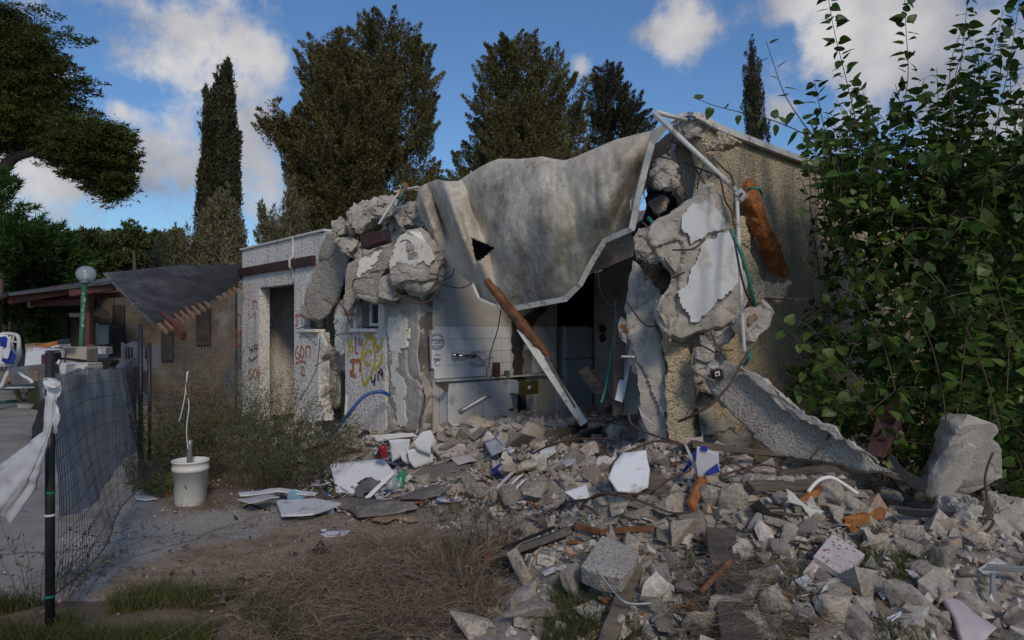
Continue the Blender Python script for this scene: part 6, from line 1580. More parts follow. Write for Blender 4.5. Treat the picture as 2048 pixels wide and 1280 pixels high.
plank('steel_rail', "short upright leg under the thin metal rail", [(1985,1146,3.3),(1984,1194,3.2)], 9, .01, 'grey_metal', up=(0,1,0), cat='rail')
o = slab('board', [P(1732,906,4.35), P(1757,820,4.55), P(1780,803,4.6), P(1806,795,4.55), P(1800,850,4.45), P(1768,916,4.3)], (.035,.03,.0), M['dark_red']); bevel(o, .004, 2); prop(settle(o), "dark red brown board standing in the leaves at the right", 'board')

def sheet(name, label, poly, mat, depth=None, cat=None, amp=.01, lift=.03, th=.004, group=None, sc=3.0, cut=5, j=1.5):
    poly = jag(poly, 20, j)
    P3 = [P(x, y, depth(x, y) if callable(depth) else depth) if depth else G(x, y, lift) for x, y in poly]
    bm = bmesh.new(); vs = [bm.verts.new(tuple(p)) for p in P3]; bm.faces.new(vs); bmesh.ops.triangulate(bm, faces=bm.faces)
    for _ in range(2): bmesh.ops.subdivide_edges(bm, edges=bm.edges, cuts=2 if _ == 0 else 1, use_grid_fill=True)
    bmesh.ops.triangulate(bm, faces=bm.faces)
    V = np.array([v.co[:] for v in bm.verts]); Fc = [[v.index for v in f.verts] for f in bm.faces] if not bm.verts.index_update() else []
    bm.free(); n = np.array([.1, -.5, .8]) if not depth else np.array([.1, -1, .2])
    V = V + n * (fbm(V, sc, 3, 2)[:, None]) * amp
    o = mobj(name, V, Fc, M[mat], None, amp > .004); md = o.modifiers.new('s', 'SOLIDIFY'); md.thickness = th
    prop(o, label, cat or name.split('_')[-1], group); return settle(o)
sheet('white_board', "big white board caught inside the rebar loop", [(1216,956),(1228,926),(1246,906),(1292,900),(1300,940),(1296,975),(1270,988),(1236,986)], 'white_board', tiltd(4.12,1250,950,0,-.2), cat='board', amp=.01)
sheet('white_board', "small white shard left of the big white board", [(1118,922),(1134,908),(1152,914),(1150,928),(1132,934)], 'white_board', cat='board', lift=.05)
sheet('white_board', "square white piece on the grey stones", [(1128,984),(1172,968),(1180,996),(1150,1000)], 'white_board', tiltd(4.35,1150,985,0,-.3), cat='board')
sheet('white_board', "white fragment at the left of the long rebar", [(1078,900),(1110,892),(1112,906),(1096,916),(1080,910)], 'white_board', cat='board', lift=.05)
sheet('white_sheet', "large white sheet among the litter on the left", [(660,930),(700,924),(766,918),(792,948),(770,962),(735,980),(700,1000),(674,998),(668,960)], 'white_board', tiltd(6.55,730,960,-.05,-.5), cat='sheet', amp=.03)
sheet('white_board', "white board with a dark edge on the paving below the litter", [(552,1004),(628,1000),(682,1010),(626,1030),(562,1034)], 'white_board', cat='board', amp=.002, lift=.05, th=.02)
sheet('hardboard', "flat grey brown board on the right side of the litter", [(812,958),(850,936),(900,926),(976,918),(932,964),(868,962)], 'grey_board', tiltd(6.6,880,945,-.08,-.5), cat='board', amp=.006, th=.015)
sheet('hardboard', "long grey brown board at the front of the litter", [(632,1004),(700,998),(830,1006),(838,1018),(790,1030),(716,1036),(700,1022)], 'grey_board', cat='board', amp=.008, lift=.04, th=.015)
sheet('hardboard', "grey brown board fragment between the two long boards", [(800,1000),(832,982),(870,972),(905,972),(880,992),(842,1000)], 'grey_board', cat='board', amp=.006, lift=.06, th=.012)
sheet('white_board', "upright white square behind the red cans", [(778,880),(820,878),(818,906),(784,924)], 'white_board', 6.9, cat='board')
for i, (lab, poly) in enumerate((("curved white shard standing above the litter", [(826,886),(844,864),(862,860),(872,882),(862,894),(862,910),(836,900)]), ("large curved white shard in front of the standing one", [(814,900),(834,896),(866,910),(866,924),(830,936),(818,922)]),
    ("flat pinkish white shard right of the curved ones", [(862,896),(884,886),(930,888),(938,912),(884,920)]), ("small white shard at the left end of the curved ones", [(800,908),(812,902),(820,928),(806,922)]), ("white strip above the standing shards", [(742,870),(780,868),(826,866),(836,872),(800,876),(756,884)]))):
    sheet('plate_shard', lab, poly, 'plaster' if i != 2 else 'pink_board', 6.75 + .04 * i, cat='shard', amp=.03, th=.012)
sheet('paper', "torn white paper lying on the sandy path", [(640,1068),(660,1062),(702,1060),(690,1072),(652,1074)], 'paper', cat='paper', lift=.01)
sheet('paper', "small white scrap beside the torn paper", [(641,1058),(652,1057),(653,1062),(642,1063)], 'paper', cat='paper', lift=.01)
sheet('curved_metal', "curved white metal strip sticking up from the right part of the heap", [(1572,976),(1584,984),(1604,1004),(1622,1018),(1648,1022),(1632,1038),(1620,1036),(1604,1012),(1576,1004)], 'white_metal', 3.75, cat='metal strip', amp=.02)
sheet('board', "tan plywood scraps under the front board", [(740,1040),(766,1030),(770,1046),(790,1038),(820,1044),(838,1040),(826,1030),(780,1026)], 'cardboard', cat='board', lift=.03)
sheet('striped_plastic', "white plastic with blue stripes caught in the heap", [(1394,892),(1438,906),(1440,944),(1420,948),(1398,958),(1392,926)], 'milky_film', 4.15, cat='plastic', amp=.03, th=.001)
sheet('blue_stripe', "blue stripe at the top of the striped plastic", [(1401,891),(1414,894),(1416,903),(1402,901)], 'blue_cloth', 4.13, cat='plastic', amp=.02, th=.001)
sheet('blue_stripe', "blue stripe at the lower corner of the striped plastic", [(1436,926),(1440,944),(1414,952),(1412,944)], 'blue_cloth', 4.13, cat='plastic', amp=.02, th=.001)
sheet('blue_film', "dark blue tape running behind the striped plastic", [(1394,898),(1398,912),(1366,950),(1352,962),(1374,930)], 'blue_cloth', 4.3, cat='plastic', amp=.02, th=.001)
sheet('white_tape', "white tape hanging left of the striped plastic", [(1368,886),(1374,890),(1398,944),(1392,950),(1384,924)], 'milky_film', 4.2, cat='plastic', amp=.02, th=.001)
sheet('red_white_tape', "red and white paper strip leaning on the broken column", [(1275,810),(1284,824),(1312,852),(1306,852),(1282,834)], 'pink_board', 4.75, cat='paper')
sheet('plastic_bag', "pale blue plastic bag on the paving left of the litter", [(574,986),(590,978),(606,984),(612,994),(596,1002),(576,1000)], 'blue_film', 6.1, cat='bag', amp=.05, th=.001)
sheet('plastic_bag', "crumpled clear plastic on the sand", [(690,1046),(706,1036),(714,1048),(708,1060),(694,1058)], 'clear_film', 5.5, cat='bag', amp=.05, th=.001)
sheet('plastic_bag', "grey plastic sheet among the stones before the cupboards", [(950,866),(980,862),(996,884),(984,902),(956,898)], 'milky_film', 7.0, cat='bag', amp=.05, th=.001)
sheet('black_film', "black plastic film by the dark red board", [(1778,910),(1792,912),(1810,936),(1842,956),(1858,966),(1850,986),(1826,976),(1796,948)], 'black_cloth', 4.05, cat='film', amp=.05, th=.001)
sheet('pink_board', "pale pink board lying in the lower right rubble", [(1880,1196),(1916,1206),(1944,1232),(1990,1262),(1960,1290),(1920,1286),(1904,1240)], 'pink_board', cat='board', lift=.05, th=.02)
sheet('dark_scrap', "dark broken plastic scrap on the sandy path", [(622,1100),(642,1080),(652,1092),(664,1100),(650,1108)], 'black_cloth', cat='scrap', lift=.03, amp=.04)
sheet('black_board', "black flat strip under the tall boulder", [(1790,1016),(1870,1018),(1912,1022),(1900,1034),(1830,1034),(1796,1026)], 'blackboard', 3.9, cat='board')
sheet('blue_netting', "scrap of blue netting on the heap edge", [(984,938),(1000,926),(1012,934),(1002,950),(988,950)], 'blue_cloth', 6.0, cat='netting', amp=.06, th=.001)

# ------------------------------------------------------------------ litter
def can(px, py, label, mat, r=.033, h=.12, rot=(0, 0, 0), name='can', lift=0.0, depth=None):
    g = P(px, py, depth) if depth else G(px, py, lift)
    V, Fc = lathev([(0, 0), (r * .8, 0), (r, h * .06), (r, h * .9), (r * .8, h), (0, h)], (0, 0, 0), 16)
    o = mobj(name, V, Fc, M[mat], None, True); o.location = Vector(g.tolist()); o.rotation_euler = rot; return prop(o, label, name)
can(757, 914, "dark red drink can left of the brighter one", 'red_cloth', rot=(.2, .5, 0), depth=6.6)
can(770, 914, "bright red drink can in the litter", 'red_label', rot=(.3, -.2, 0), depth=6.55)
def bottle(px, py, label, mat, cap, r=.04, h=.26, rot=(0, 0, 0), depth=None, lift=.02, band=None):
    g = P(px, py, depth) if depth else G(px, py, lift); root = bpy.data.objects.new('plastic_bottle', None); COL.objects.link(root); prop(root, label, 'bottle')
    V, Fc = lathev([(0, 0), (r * .85, 0), (r, r * .4), (r, h * .35), (r * .93, h * .4), (r, h * .45), (r, h * .68), (r * .4, h * .9), (r * .34, h * .95), (0, h * .95)], (0, 0, 0), 18)
    o = mobj('bottle_body', V, Fc, M[mat], None, True); o.parent = root
    V, Fc = lathev([(0, h * .94), (r * .38, h * .94), (r * .38, h), (0, h)], (0, 0, 0), 14); o = mobj('cap', V, Fc, M[cap], None, True); o.parent = root
    if band: V, Fc = lathev([(r * 1.015, h * .42), (r * 1.015, h * .62)], (0, 0, 0), 18); o = mobj('label_band', V, Fc, M[band], None, True); o.parent = root
    root.location = Vector(g.tolist()); root.rotation_euler = rot; return root
for i, (x, y, m_, lab) in enumerate(((772, 990, 'clear_film', "front left clear bottle of the shrink wrapped pack in the litter"), (786, 992, 'clear_film', "front right clear bottle of the shrink wrapped pack in the litter"), (778, 976, 'clear_film', "rear clear bottle of the shrink wrapped pack in the litter"), (796, 980, 'green_film', "green bottle at the right of the shrink wrapped pack"))):
    bottle(x, y, lab, m_, 'blue_plastic' if i < 3 else 'green_plastic', .042, .2, (-.5, .5 - .1 * i, 0), 6.25 + .02 * i)
bottle(668, 1022, "short clear green bottle on the paving by the white board", 'blue_film', 'white_board', .04, .2, (0, -1.45, .2), 5.9, band='white_board')
bottle(912, 992, "clear bottle with a teal label lying at the right of the litter", 'blue_film', 'green_plastic', .045, .28, (0, 1.45, -.25), 6.2, band='green_plastic')
sheet('cloth', "dark patterned cloth bundle beside the bottle pack", [(708,984),(722,962),(744,954),(762,968),(758,984),(736,994),(714,996)], 'grey_cloth', tiltd(6.3,735,975,0,-.4), cat='cloth', amp=.12, sc=6, th=.01)
sheet('cloth', "dark red cloth patch behind the grey bundle", [(714,966),(734,954),(742,966),(726,976)], 'red_cloth', 6.35, cat='cloth', amp=.06, sc=6, th=.01)
plank('plank', "white stick leaning across the bottles in the litter", [(732,998,6.1),(788,944,6.3)], 8, .012, 'white_board')
def saucer():
    g = G(901, 1002, .03); V, Fc = lathev([(0, .0), (.05, .002), (.11, .018), (.112, .022), (.05, .008), (0, .006)], tuple(g), 24); o = mobj('saucer', V, Fc, M['laminate'], None, True); prop(o, "round white saucer lying below the teal bottle", 'saucer'); settle(o)
saucer()
pipe('cable', "black bent hose piece on the paving", 'hose', [(488,1016),(500,1010),(512,1014),(528,1020),(540,1022)], .012, 'black_wire')
pipe('wire', "grey wire draped from the square block toward the faceted stone", 'wire', [(1194,1142,3.3),(1222,1176,3.25),(1246,1202,3.2),(1272,1208,3.2),(1306,1206,3.2)], .006, 'grey_metal')
pipe('bent_pipe', "bent white plastic pipe arching over the thick brown plank", 'pipe', [(1616,984,3.7),(1636,962,3.72),(1660,955,3.74),(1684,966,3.74),(1716,988,3.7)], .010, 'plaster_cream')
pipe('conduit', "green conduit piece lying among the middle stones", 'conduit', [(1138,960,4.9),(1160,956,4.9),(1176,954,4.9)], .014, 'green_plastic')
pipe('conduit', "thin green conduit left of the square white piece", 'conduit', [(1068,974,5.0),(1100,978,4.95),(1128,986,4.9)], .01, 'green_plastic')
pipe('blue_hose', "blue hose bending up beside the graffiti wall", 'hose', [(664,868,8.2),(680,850,8.2),(702,822,8.2),(722,798,8.25),(742,786,8.3),(764,784,8.35),(778,790,8.3)], .022, 'blue_plastic')
pipe('pipe', "black open pipe end at the foot of the graffiti wall", 'pipe', [(722,880,8.0),(734,868,8.1)], .06, 'black_wire', 14)
pipe('steel_pipe', "grey steel pipe leaning on the boulder in front of the cupboards", 'pipe', [(918,825,7.5),(978,790,7.6)], .03, 'grey_metal', 10)
pipe('steel_pipe', "thin white pipe leaning at the foot of the graffiti wall", 'pipe', [(690,850,8.4),(694,790,8.5)], .02, 'white_metal', 8)
REB = [
 ("rusty bar forming the large loop around the white board", [(1227,984,4.2),(1220,957,4.25),(1223,931,4.3),(1245,910,4.3),(1274,895,4.3),(1310,883,4.3),(1346,886,4.25),(1382,896,4.2)]),
 ("rusty bar arching low from the heap edge to the boulder", [(1065,908,5.2),(1101,890,5.0),(1151,879,4.9),(1216,877,4.7)]),
 ("rusty bar waving below the white board", [(1131,1003,4.4),(1173,999,4.2),(1223,986,4.0),(1274,988,3.95),(1310,978,3.95),(1342,957,3.95),(1378,942,4.0),(1380,934,4.0)]),
 ("rusty bar running down right from the crossing of the bars", [(1162,1018,4.2),(1172,1002,4.1),(1202,988,4.0),(1238,991,3.9),(1274,1000,3.85),(1310,1014,3.8),(1346,1026,3.8),(1381,1025,3.8)]),
 ("rusty bar curling from the broken column down onto the heap", [(1261,820,4.7),(1258,836,4.65),(1266,850,4.6),(1288,863,4.5),(1328,877,4.4),(1364,888,4.3)]),
 ("short rusty bar standing inside the loop", [(1290,882,4.3),(1289,902,4.3),(1291,922,4.3)]),
 ("rusty bar crossing the loop near its top", [(1245,912,4.25),(1262,916,4.2),(1290,912,4.2)]),
 ("rusty bar leaning to the lower right of the loop", [(1250,984,4.1),(1268,962,4.1),(1276,944,4.15)]),
 ("short rusty hook left of the loop", [(1208,890,4.6),(1216,888,4.5),(1212,906,4.5),(1224,914,4.5)]),
 ("thin rusty bar reaching right from the striped plastic", [(1440,910,4.2),(1480,932,4.2),(1530,956,4.2)]),
 ("rusty bar standing up on the leaning slab", [(1620,918,4.2),(1645,888,4.25),(1674,853,4.3)]),
 ("dark rod lying behind the striped plastic", [(1440,952,4.1),(1520,930,4.3),(1560,938,4.3)]),
 ("thin bar hanging down the face of the tall boulder", [(1986,906,3.8),(1976,930,3.78),(1970,960,3.76),(1974,1000,3.74),(1966,1030,3.72)]),
 ("short bar bent at the foot of the tall boulder", [(1956,1036,3.7),(1986,1040,3.68),(1976,1060,3.68),(1952,1072,3.7)]),
 ("rusty bar poking left from the crossing of the bars", [(1162,1010,4.1),(1180,1016,4.05),(1196,1030,4.0)]),
 ("thin rusty rod from the crossing of the bars toward the white piece", [(1195,975,4.2),(1210,985,4.1),(1230,990,4.0)])]
for lab, pts in REB: pipe('rebar', lab, 'rebar', pts, .0075, 'rust', 6)
# root tangle in the foreground
o = put_rock(1010, 1160, 90, "dark tangled root ball with soil left of the angular stone", hpx=60, mat='soil_root', name='root_ball', cat='root ball')
o = put_rock(1530, 1052, 66, "clod of dark fibrous soil right of the wide plank top", hpx=44, mat='soil_root', name='soil_clod', cat='soil clod')
o = put_rock(655, 1200, 110, "reddish clod of earth in the dry brush", hpx=40, mat='cardboard', name='soil_clod', cat='soil clod', sink=.6)

def litter(label, n, seed, boxes, cols, smin, smax, nm='litter', zoff=.03):
    r = np.random.default_rng(seed); pts = []
    for poly in boxes:
        pl = np.array(poly, float); k = 0
        while k < n // len(boxes):
            x = r.uniform(pl[:, 0].min(), pl[:, 0].max()); y = r.uniform(pl[:, 1].min(), pl[:, 1].max())
            if inpoly(x, y, poly): pts.append(G(x, y, .02)); k += 1
    pts = np.array(pts); n = len(pts); L = smin + (smax - smin) * r.random(n) ** 2; Wd = L * r.uniform(.12, .8, n); T = r.uniform(.002, .008, n)
    q, _ = np.linalg.qr(r.normal(0, 1, (n, 3, 3)) * np.array([1, 1, .45])[None, :, None]); flat = np.array([[-1, -1], [1, -.8], [.8, 1], [-1.1, .7]])
    f4 = flat[None] * r.uniform(.6, 1.2, (n, 4, 2)); V = np.zeros((n, 8, 3)); V[:, :4, :2] = f4; V[:, 4:, :2] = f4; V[:, :4, 2] = -1; V[:, 4:, 2] = 1
    V = V * np.stack([L, Wd, T], 1)[:, None] / 2; a = r.uniform(0, 6.28, n); tx = r.normal(0, .35, n); ty = r.normal(0, .35, n)
    R = np.empty((n, 3, 3)); ex = np.stack([np.cos(a), np.sin(a), tx], 1); ex = unit(ex); ez = unit(np.stack([-tx, ty, np.ones(n)], 1)); ey = unit(np.cross(ez, ex)); ez = np.cross(ex, ey)
    R = np.stack([ex, ey, ez], -1); V = np.einsum('nij,nvj->nvi', R, V) + (pts + np.array([0, 0, zoff]) * r.random((n, 1)))[:, None]
    bf = np.array([(0,3,2,1),(4,5,6,7),(0,1,5,4),(1,2,6,5),(2,3,7,6),(3,0,4,7)])
    m, nt, b, v, out = newmat(nm + "_mix"); g = nt.nodes.new('ShaderNodeNewGeometry'); rr = ramp(nt, g.outputs['Random Per Island'], [(i / len(cols), c) for i, c in enumerate(cols)]); nt.nodes[-1]
    for nd in nt.nodes:
        if nd.type == 'VALTORGB' and len(nd.color_ramp.elements) == len(cols): nd.color_ramp.interpolation = 'CONSTANT'
    c = mixc(nt, 1.0, rr, ramp(nt, noise(nt, v, 30, 4, .7), [(.35, .6), (.6, 1.05)]), 'MULTIPLY'); nt.links.new(c, b.inputs['Base Color']); b.inputs['Roughness'].default_value = .7
    o = fast_tris(nm, V.reshape(-1, 3), (bf[None] + (np.arange(n) * 8)[:, None, None]).reshape(-1, 4), m); prop(o, label, 'litter', kind='stuff')
for lab, poly, m_, am in (
 ("white board scrap in the debris under the gap in the left wall", [(612,838),(652,818),(664,826),(626,848)], 'white_board', .01), ("grey scrap behind the wild weeds", [(520,858),(560,846),(570,858),(530,872)], 'grey_board', .01),
 ("tan panel lying left of the graffiti wall foot", [(596,886),(650,872),(660,884),(606,900)], 'cream_panel', .01), ("dark crumpled film among the debris under the graffiti wall", [(640,846),(664,838),(676,856),(652,864)], 'black_cloth', .06),
 ("red brown cloth in the debris of the doorway", [(552,800),(572,792),(584,806),(566,816)], 'red_cloth', .06), ("brown curved board below the orange numbers", [(676,800),(690,786),(700,796),(694,822),(680,826)], 'wood_split', .03),
 ("pale strip of board at the left end of the litter", [(470,1000),(540,990),(560,996),(500,1008)], 'milky_film', .02), ("white strip running under the wild weeds", [(476,986),(560,976),(636,986),(630,992),(556,984),(480,993)], 'white_board', .01),
 ("brown soggy board behind the curved white shards", [(760,872),(800,862),(836,868),(820,880),(780,884)], 'wood_split', .03), ("grey blue panel before the cupboards", [(968,884),(1000,872),(1012,900),(984,912)], 'milky_film', .02),
 ("white window frame piece in front of the cupboards", [(990,872),(1000,868),(1030,902),(1020,908)], 'white_metal', .01), ("second pale flat shard right of the pinkish one", [(900,916),(940,908),(956,920),(916,930)], 'inner_wall', .02)):
    sheet('debris_panel', lab, poly, m_, cat='scrap', lift=.10, amp=am, th=.008)
WHT, GRY, BRN, ORG, DRK, BLU = (.60,.60,.60), (.30,.28,.26), (.15,.10,.07), (.32,.13,.05), (.04,.04,.045), (.05,.10,.22)
litter("mixed small litter and broken board bits strewn left of the kitchen", 900, 21, [[(500,830),(700,850),(860,880),(990,960),(960,1010),(680,1030),(640,990),(520,900)]], [WHT, GRY, BRN, WHT, DRK, (.40,.30,.2), GRY, BLU, WHT, ORG], .02, .16)
litter("splinters and flakes of board lying between the stones of the heap", 1500, 22, [[(1000,850),(1240,840),(1400,900),(1700,940),(1900,1060),(1800,1260),(1220,1270),(1000,1080)]], [GRY, BRN, WHT, GRY, BRN, (.22,.17,.12), GRY, ORG, DRK, WHT], .015, .11)
litter("leaves and twig bits scattered on the paving and sand", 420, 23, [[(130,1190),(260,1000),(560,1030),(900,1030),(700,1150),(300,1210)]], [BRN, (.20,.14,.08), DRK, BRN, (.3,.26,.22)], .008, .045, nm='leaf_litter', zoff=.01)
litter("dusty bits of render and board inside the opening and doorway", 260, 24, [[(560,800),(760,800),(840,860),(660,880),(560,850)], [(860,850),(1000,800),(1200,810),(1200,850),(950,870)]], [WHT, GRY, GRY, BRN, (.40,.36,.3)], .03, .2)
# bucket with its pipe and wires
def bucket():
    g = G(381, 1008); root = empty('bucket', g, "white plastic bucket standing on the edge of the paving", 'bucket')
    V, Fc = lathev([(0, 0), (.122, 0), (.128, .01), (.145, .30), (.153, .30), (.153, .33), (.147, .335), (.150, .375), (.157, .378), (.157, .392), (.146, .392), (.143, .33), (.12, .02), (0, .02)], tuple(g), 36)
    mobj('bucket_body', V, Fc, M['bucket'], root, True)
    V, Fc = lathev([(0, .30), (.14, .30)], tuple(g), 24); mobj('filling', V, Fc, M['concrete'], root)
    h = g + np.array([0, 0, .32]); L = [h + np.array([.156 * math.cos(a), -.156 * abs(math.sin(a)) * .25, -.05 * math.sin(a)]) for a in np.linspace(0, math.pi, 12)]
    V, Fc = tubev(L, .003, 6); mobj('handle', V, Fc, M['grey_metal'], root, True)
    D = g[1] + .02
    pipe('grey_pipe', "grey plastic pipe standing in the white bucket", 'pipe', [(378,940,D),(380,880,D)], .022, 'grey_metal', 12)
    pipe('wire', "white wire looping up from the bucket to the twig top", 'wire', [(376,900,D-.03),(373,860,D-.03),(378,810,D),(372,780,D),(376,742,D)], .005, 'white_cloth', 6)
    pipe('wire', "second white wire hanging left of the upright stick", 'wire', [(374,744,D),(370,790,D),(362,830,D),(358,842,D)], .005, 'white_cloth', 6)
    pipe('thin_stick', "thin dark stick rising from the grey pipe with the white wires", 'stick', [(379,885,D),(376,820,D),(373,770,D),(368,738,D)], .006, 'rust', 6)
bucket()
sheet('yellow_rag', "yellow rag behind the nearest fence post at the bottom left", [(62,1232),(86,1218),(122,1236),(124,1262),(100,1280),(66,1272)], 'yellow_stuff', 3.75, cat='rag', amp=.12, sc=9, th=.01)
sheet('white_scrap', "crumpled white scrap right of the nearest fence post", [(120,1246),(140,1250),(158,1266),(150,1270),(126,1258)], 'milky_film', 3.7, cat='scrap', amp=.05, th=.001)
sheet('white_net_scrap', "scrap of white netting on the paving left of the bucket", [(270,992),(300,990),(316,998),(290,1001),(272,999)], 'white_cloth', cat='scrap', lift=.02, amp=.02)

# ================================================================== fence in the left foreground
PA = P(100, 1278, 3.5); PA[2] = 0; PB = P(280, 950, 7.4); PB[2] = 0
def post(label, px, D, top, wpx, name='fence_post', bot=None, lean=0, mat='black_post', ties=()):
    g = P(px, YH, D); g[2] = float(H(g[0], g[1])) - .05; t = P(px + lean, top, D); root = empty(name, g, label, 'post')
    V, Fc = tubev([g, t], wpx * D / FPX / 2, 10); o = mobj('shaft', V, Fc, M[mat], root, True)
    for y, m_ in ties:
        c = P(px, y, D); V, Fc = tubev([c + np.array([0, 0, -.004]), c + np.array([0, 0, .006])], wpx * D / FPX / 2 * 1.12, 10); mobj('tie', V, Fc, M[m_], root)
    return root
post("nearest black fence post at the left edge", 100, 3.5, 705, 18, ties=((985,'green_plastic'),(1030,'white_cloth'),(1192,'green_plastic')))
post("second black fence post at the far end of the netting", 281, 7.35, 648, 9)
post("third thin black post behind the netting", 299, 8.2, 686, 7)
post("thin dark post in front of the shadowed wall", 472, 10.5, 710, 5)
def fence():
    root = empty('wire_fence', (PA + PB) / 2, "sagging wire fence running back from the nearest post", 'fence')
    d = PB - PA; r = np.random.default_rng(9); mb = MB(); ns = 78
    def pt(u, v):
        z0, z1 = .18 * (1 - u) + .03, 1.31 - .05 * u
        p = PA + d * u; bul = .10 * math.sin(math.pi * u) * (1 - v) + .05 * math.sin(9 * u + 3 * v) * (1 - v * .5)
        z = z0 + (z1 - z0) * v + .03 * math.sin(7 * u) * v
        nrm = np.array([d[1], -d[0], 0]); nrm /= np.linalg.norm(nrm)
        return np.array([p[0], p[1], 0]) + nrm * bul + np.array([0, 0, z])
    for i in range(ns + 1):
        u = i / ns; L = [pt(u + .004 * math.sin(v * 5 + i), v) for v in np.linspace(0, 1, 8)]
        V, Fc = tubev(L, .0016, 3, False); mb.add(V, Fc)
    for j in range(12):
        v = j / 11; L = [pt(u, v) for u in np.linspace(0, 1, 30)]; V, Fc = tubev(L, .0018, 3, False); mb.add(V, Fc)
    o = mb.build('wire_mesh', M['black_wire'], root); o['kind'] = 'stuff'
    V, Fc = tubev([pt(u, 0) for u in np.linspace(0, 1, 30)], .004, 5); mobj('bottom_wire', V, Fc, M['black_wire'], root)
    # privacy cloth tied to the inside
    nrm = np.array([d[1], -d[0], 0]); nrm /= np.linalg.norm(nrm)
    nu, nv = 90, 26; V = []
    for i in range(nu):
        for j in range(nv):
            u = .02 + i / (nu - 1) * .98; v = 1.0 - j / (nv - 1) * (.62 + .1 * math.sin(u * 6) + .25 * u); p = pt(u, v) - nrm * .05
            p[2] += .012 * math.sin(u * 60) * (1 if j == 0 else 0); p += nrm * .010 * math.sin(u * 40 + 2 * math.sin(v * 4)) ; V.append(p)
    V = np.array(V); idx = np.arange(nu * nv).reshape(nu, nv); q = np.stack([idx[:-1, :-1], idx[1:, :-1], idx[1:, 1:], idx[:-1, 1:]], -1).reshape(-1, 4)
    V = V + fbm(V, 3, 3)[:, None] * nrm * .05
    o = fast_tris('privacy_cloth', V, q, M['netting'], root, True)
fence()
# white cloth tied to the post and blowing to the lower left
def flag():
    root = empty('white_rag', P(100, 800, 3.4), "long white plastic rag knotted on the nearest post and trailing left", 'rag')
    pts = [P(104,790,3.38), P(100,850,3.36), P(84,880,3.35), P(62,918,3.36), P(38,960,3.4), P(12,998,3.45)]
    L = smoothline(pts, 8); r = [.030, .022, .024, .045, .075, .10, .115]
    V, Fc = tubev(L, r, 48, False); C_ = np.repeat(np.array(L), 48, 0); an = np.tile(np.arange(48) / 48 * 2 * np.pi, len(L)); V = C_ + (V - C_) * (1 + .16 * np.sin(an * 6 + C_[:, 2] * 5) + .08 * np.sin(an * 13))[:, None]; V[:, 1] = 3.38 + (V[:, 1] - 3.38) * .45; V = V + fbm(V, 5, 3)[:, None] * np.array([.02, .03, .02]) + (fbm(V, 16, 2)[:, None] * np.array([.008, .02, .008])); mobj('trailing_end', V, Fc, M['milky_film'], root, True)
    for q, (pl, D, am) in enumerate((([(84,770),(92,757),(108,756),(120,764),(116,778),(122,792),(114,804),(98,806),(88,796),(92,784)], 3.40, .075), ([(92,796),(112,794),(118,812),(126,832),(118,850),(108,868),(92,862),(90,840),(100,822)], 3.37, .07), ([(84,764),(96,756),(120,768),(108,776),(90,774)], 3.36, .05))):
        o = sheet('knot', None, pl, 'white_cloth', D, amp=am, th=.002, sc=17)
        for k in ('label', 'category'):
            if k in o: del o[k]
        md = o.modifiers.new('sub', 'SUBSURF'); md.levels = md.render_levels = 1
        o.parent = root; o.location = o.location - root.location
flag()
sheet('black_cloth_strip', "black cloth wrapped behind the knot of the white rag", [(78,806),(92,792),(96,850),(90,880),(72,890),(70,850)], 'black_cloth', 3.56, cat='cloth', amp=.05, sc=6)

# welded mesh panel and pots by the shadowed wall
def mesh_panel():
    root = empty('mesh_panel', P(390, 770, 10.6), "welded wire panel standing before the shadowed wall", 'mesh panel'); mb = MB()
    A, B_ = P(322, 688, 10.2), P(470, 682, 10.9); h = 1.15
    for i in range(28): p = A + (B_ - A) * i / 27; mb.add(*tubev([p, p - np.array([0, 0, h])], .0035, 3, False))
    for j in range(16): z = np.array([0, 0, -h * j / 15]); mb.add(*tubev([A + z, B_ + z], .0035, 3, False))
    o = mb.build('wire_grid', M['grey_metal'], root); o['kind'] = 'stuff'
    mb = MB(); A, B_ = P(240, 686, 8.4), P(322, 694, 9.6)
mesh_panel()
def banner():
    V = []; nu, nv = 30, 10
    for i in range(nu):
        for j in range(nv):
            u = i / (nu - 1); v = j / (nv - 1); x = 242 + 80 * u; D = 8.1 + 1.5 * u; y = 684 + 10 * u + 4 * math.sin(u * 14) + v * (52 - 6 * u); p = P(x, y, D); p[1] += .05 * math.sin(u * 22); V.append(p)
    idx = np.arange(nu * nv).reshape(nu, nv); q = np.stack([idx[:-1, :-1], idx[1:, :-1], idx[1:, 1:], idx[:-1, 1:]], -1).reshape(-1, 4)
    root = empty('banner', P(280, 730, 8.8), "faded printed banner tied along the far fence section", 'banner')
    fast_tris('banner_cloth', np.array(V), q, M['netting'], root, True)
    for i, x in enumerate((250, 256, 262, 290)):
        u = (x - 242) / 80; D = 8.1 + 1.5 * u - .07; sl = slab('print_bar', [P(x, 694, D), P(x + 4, 694, D), P(x + 4, 718, D), P(x, 718, D)], (0, .004, 0), M['blackboard'], root)
banner()

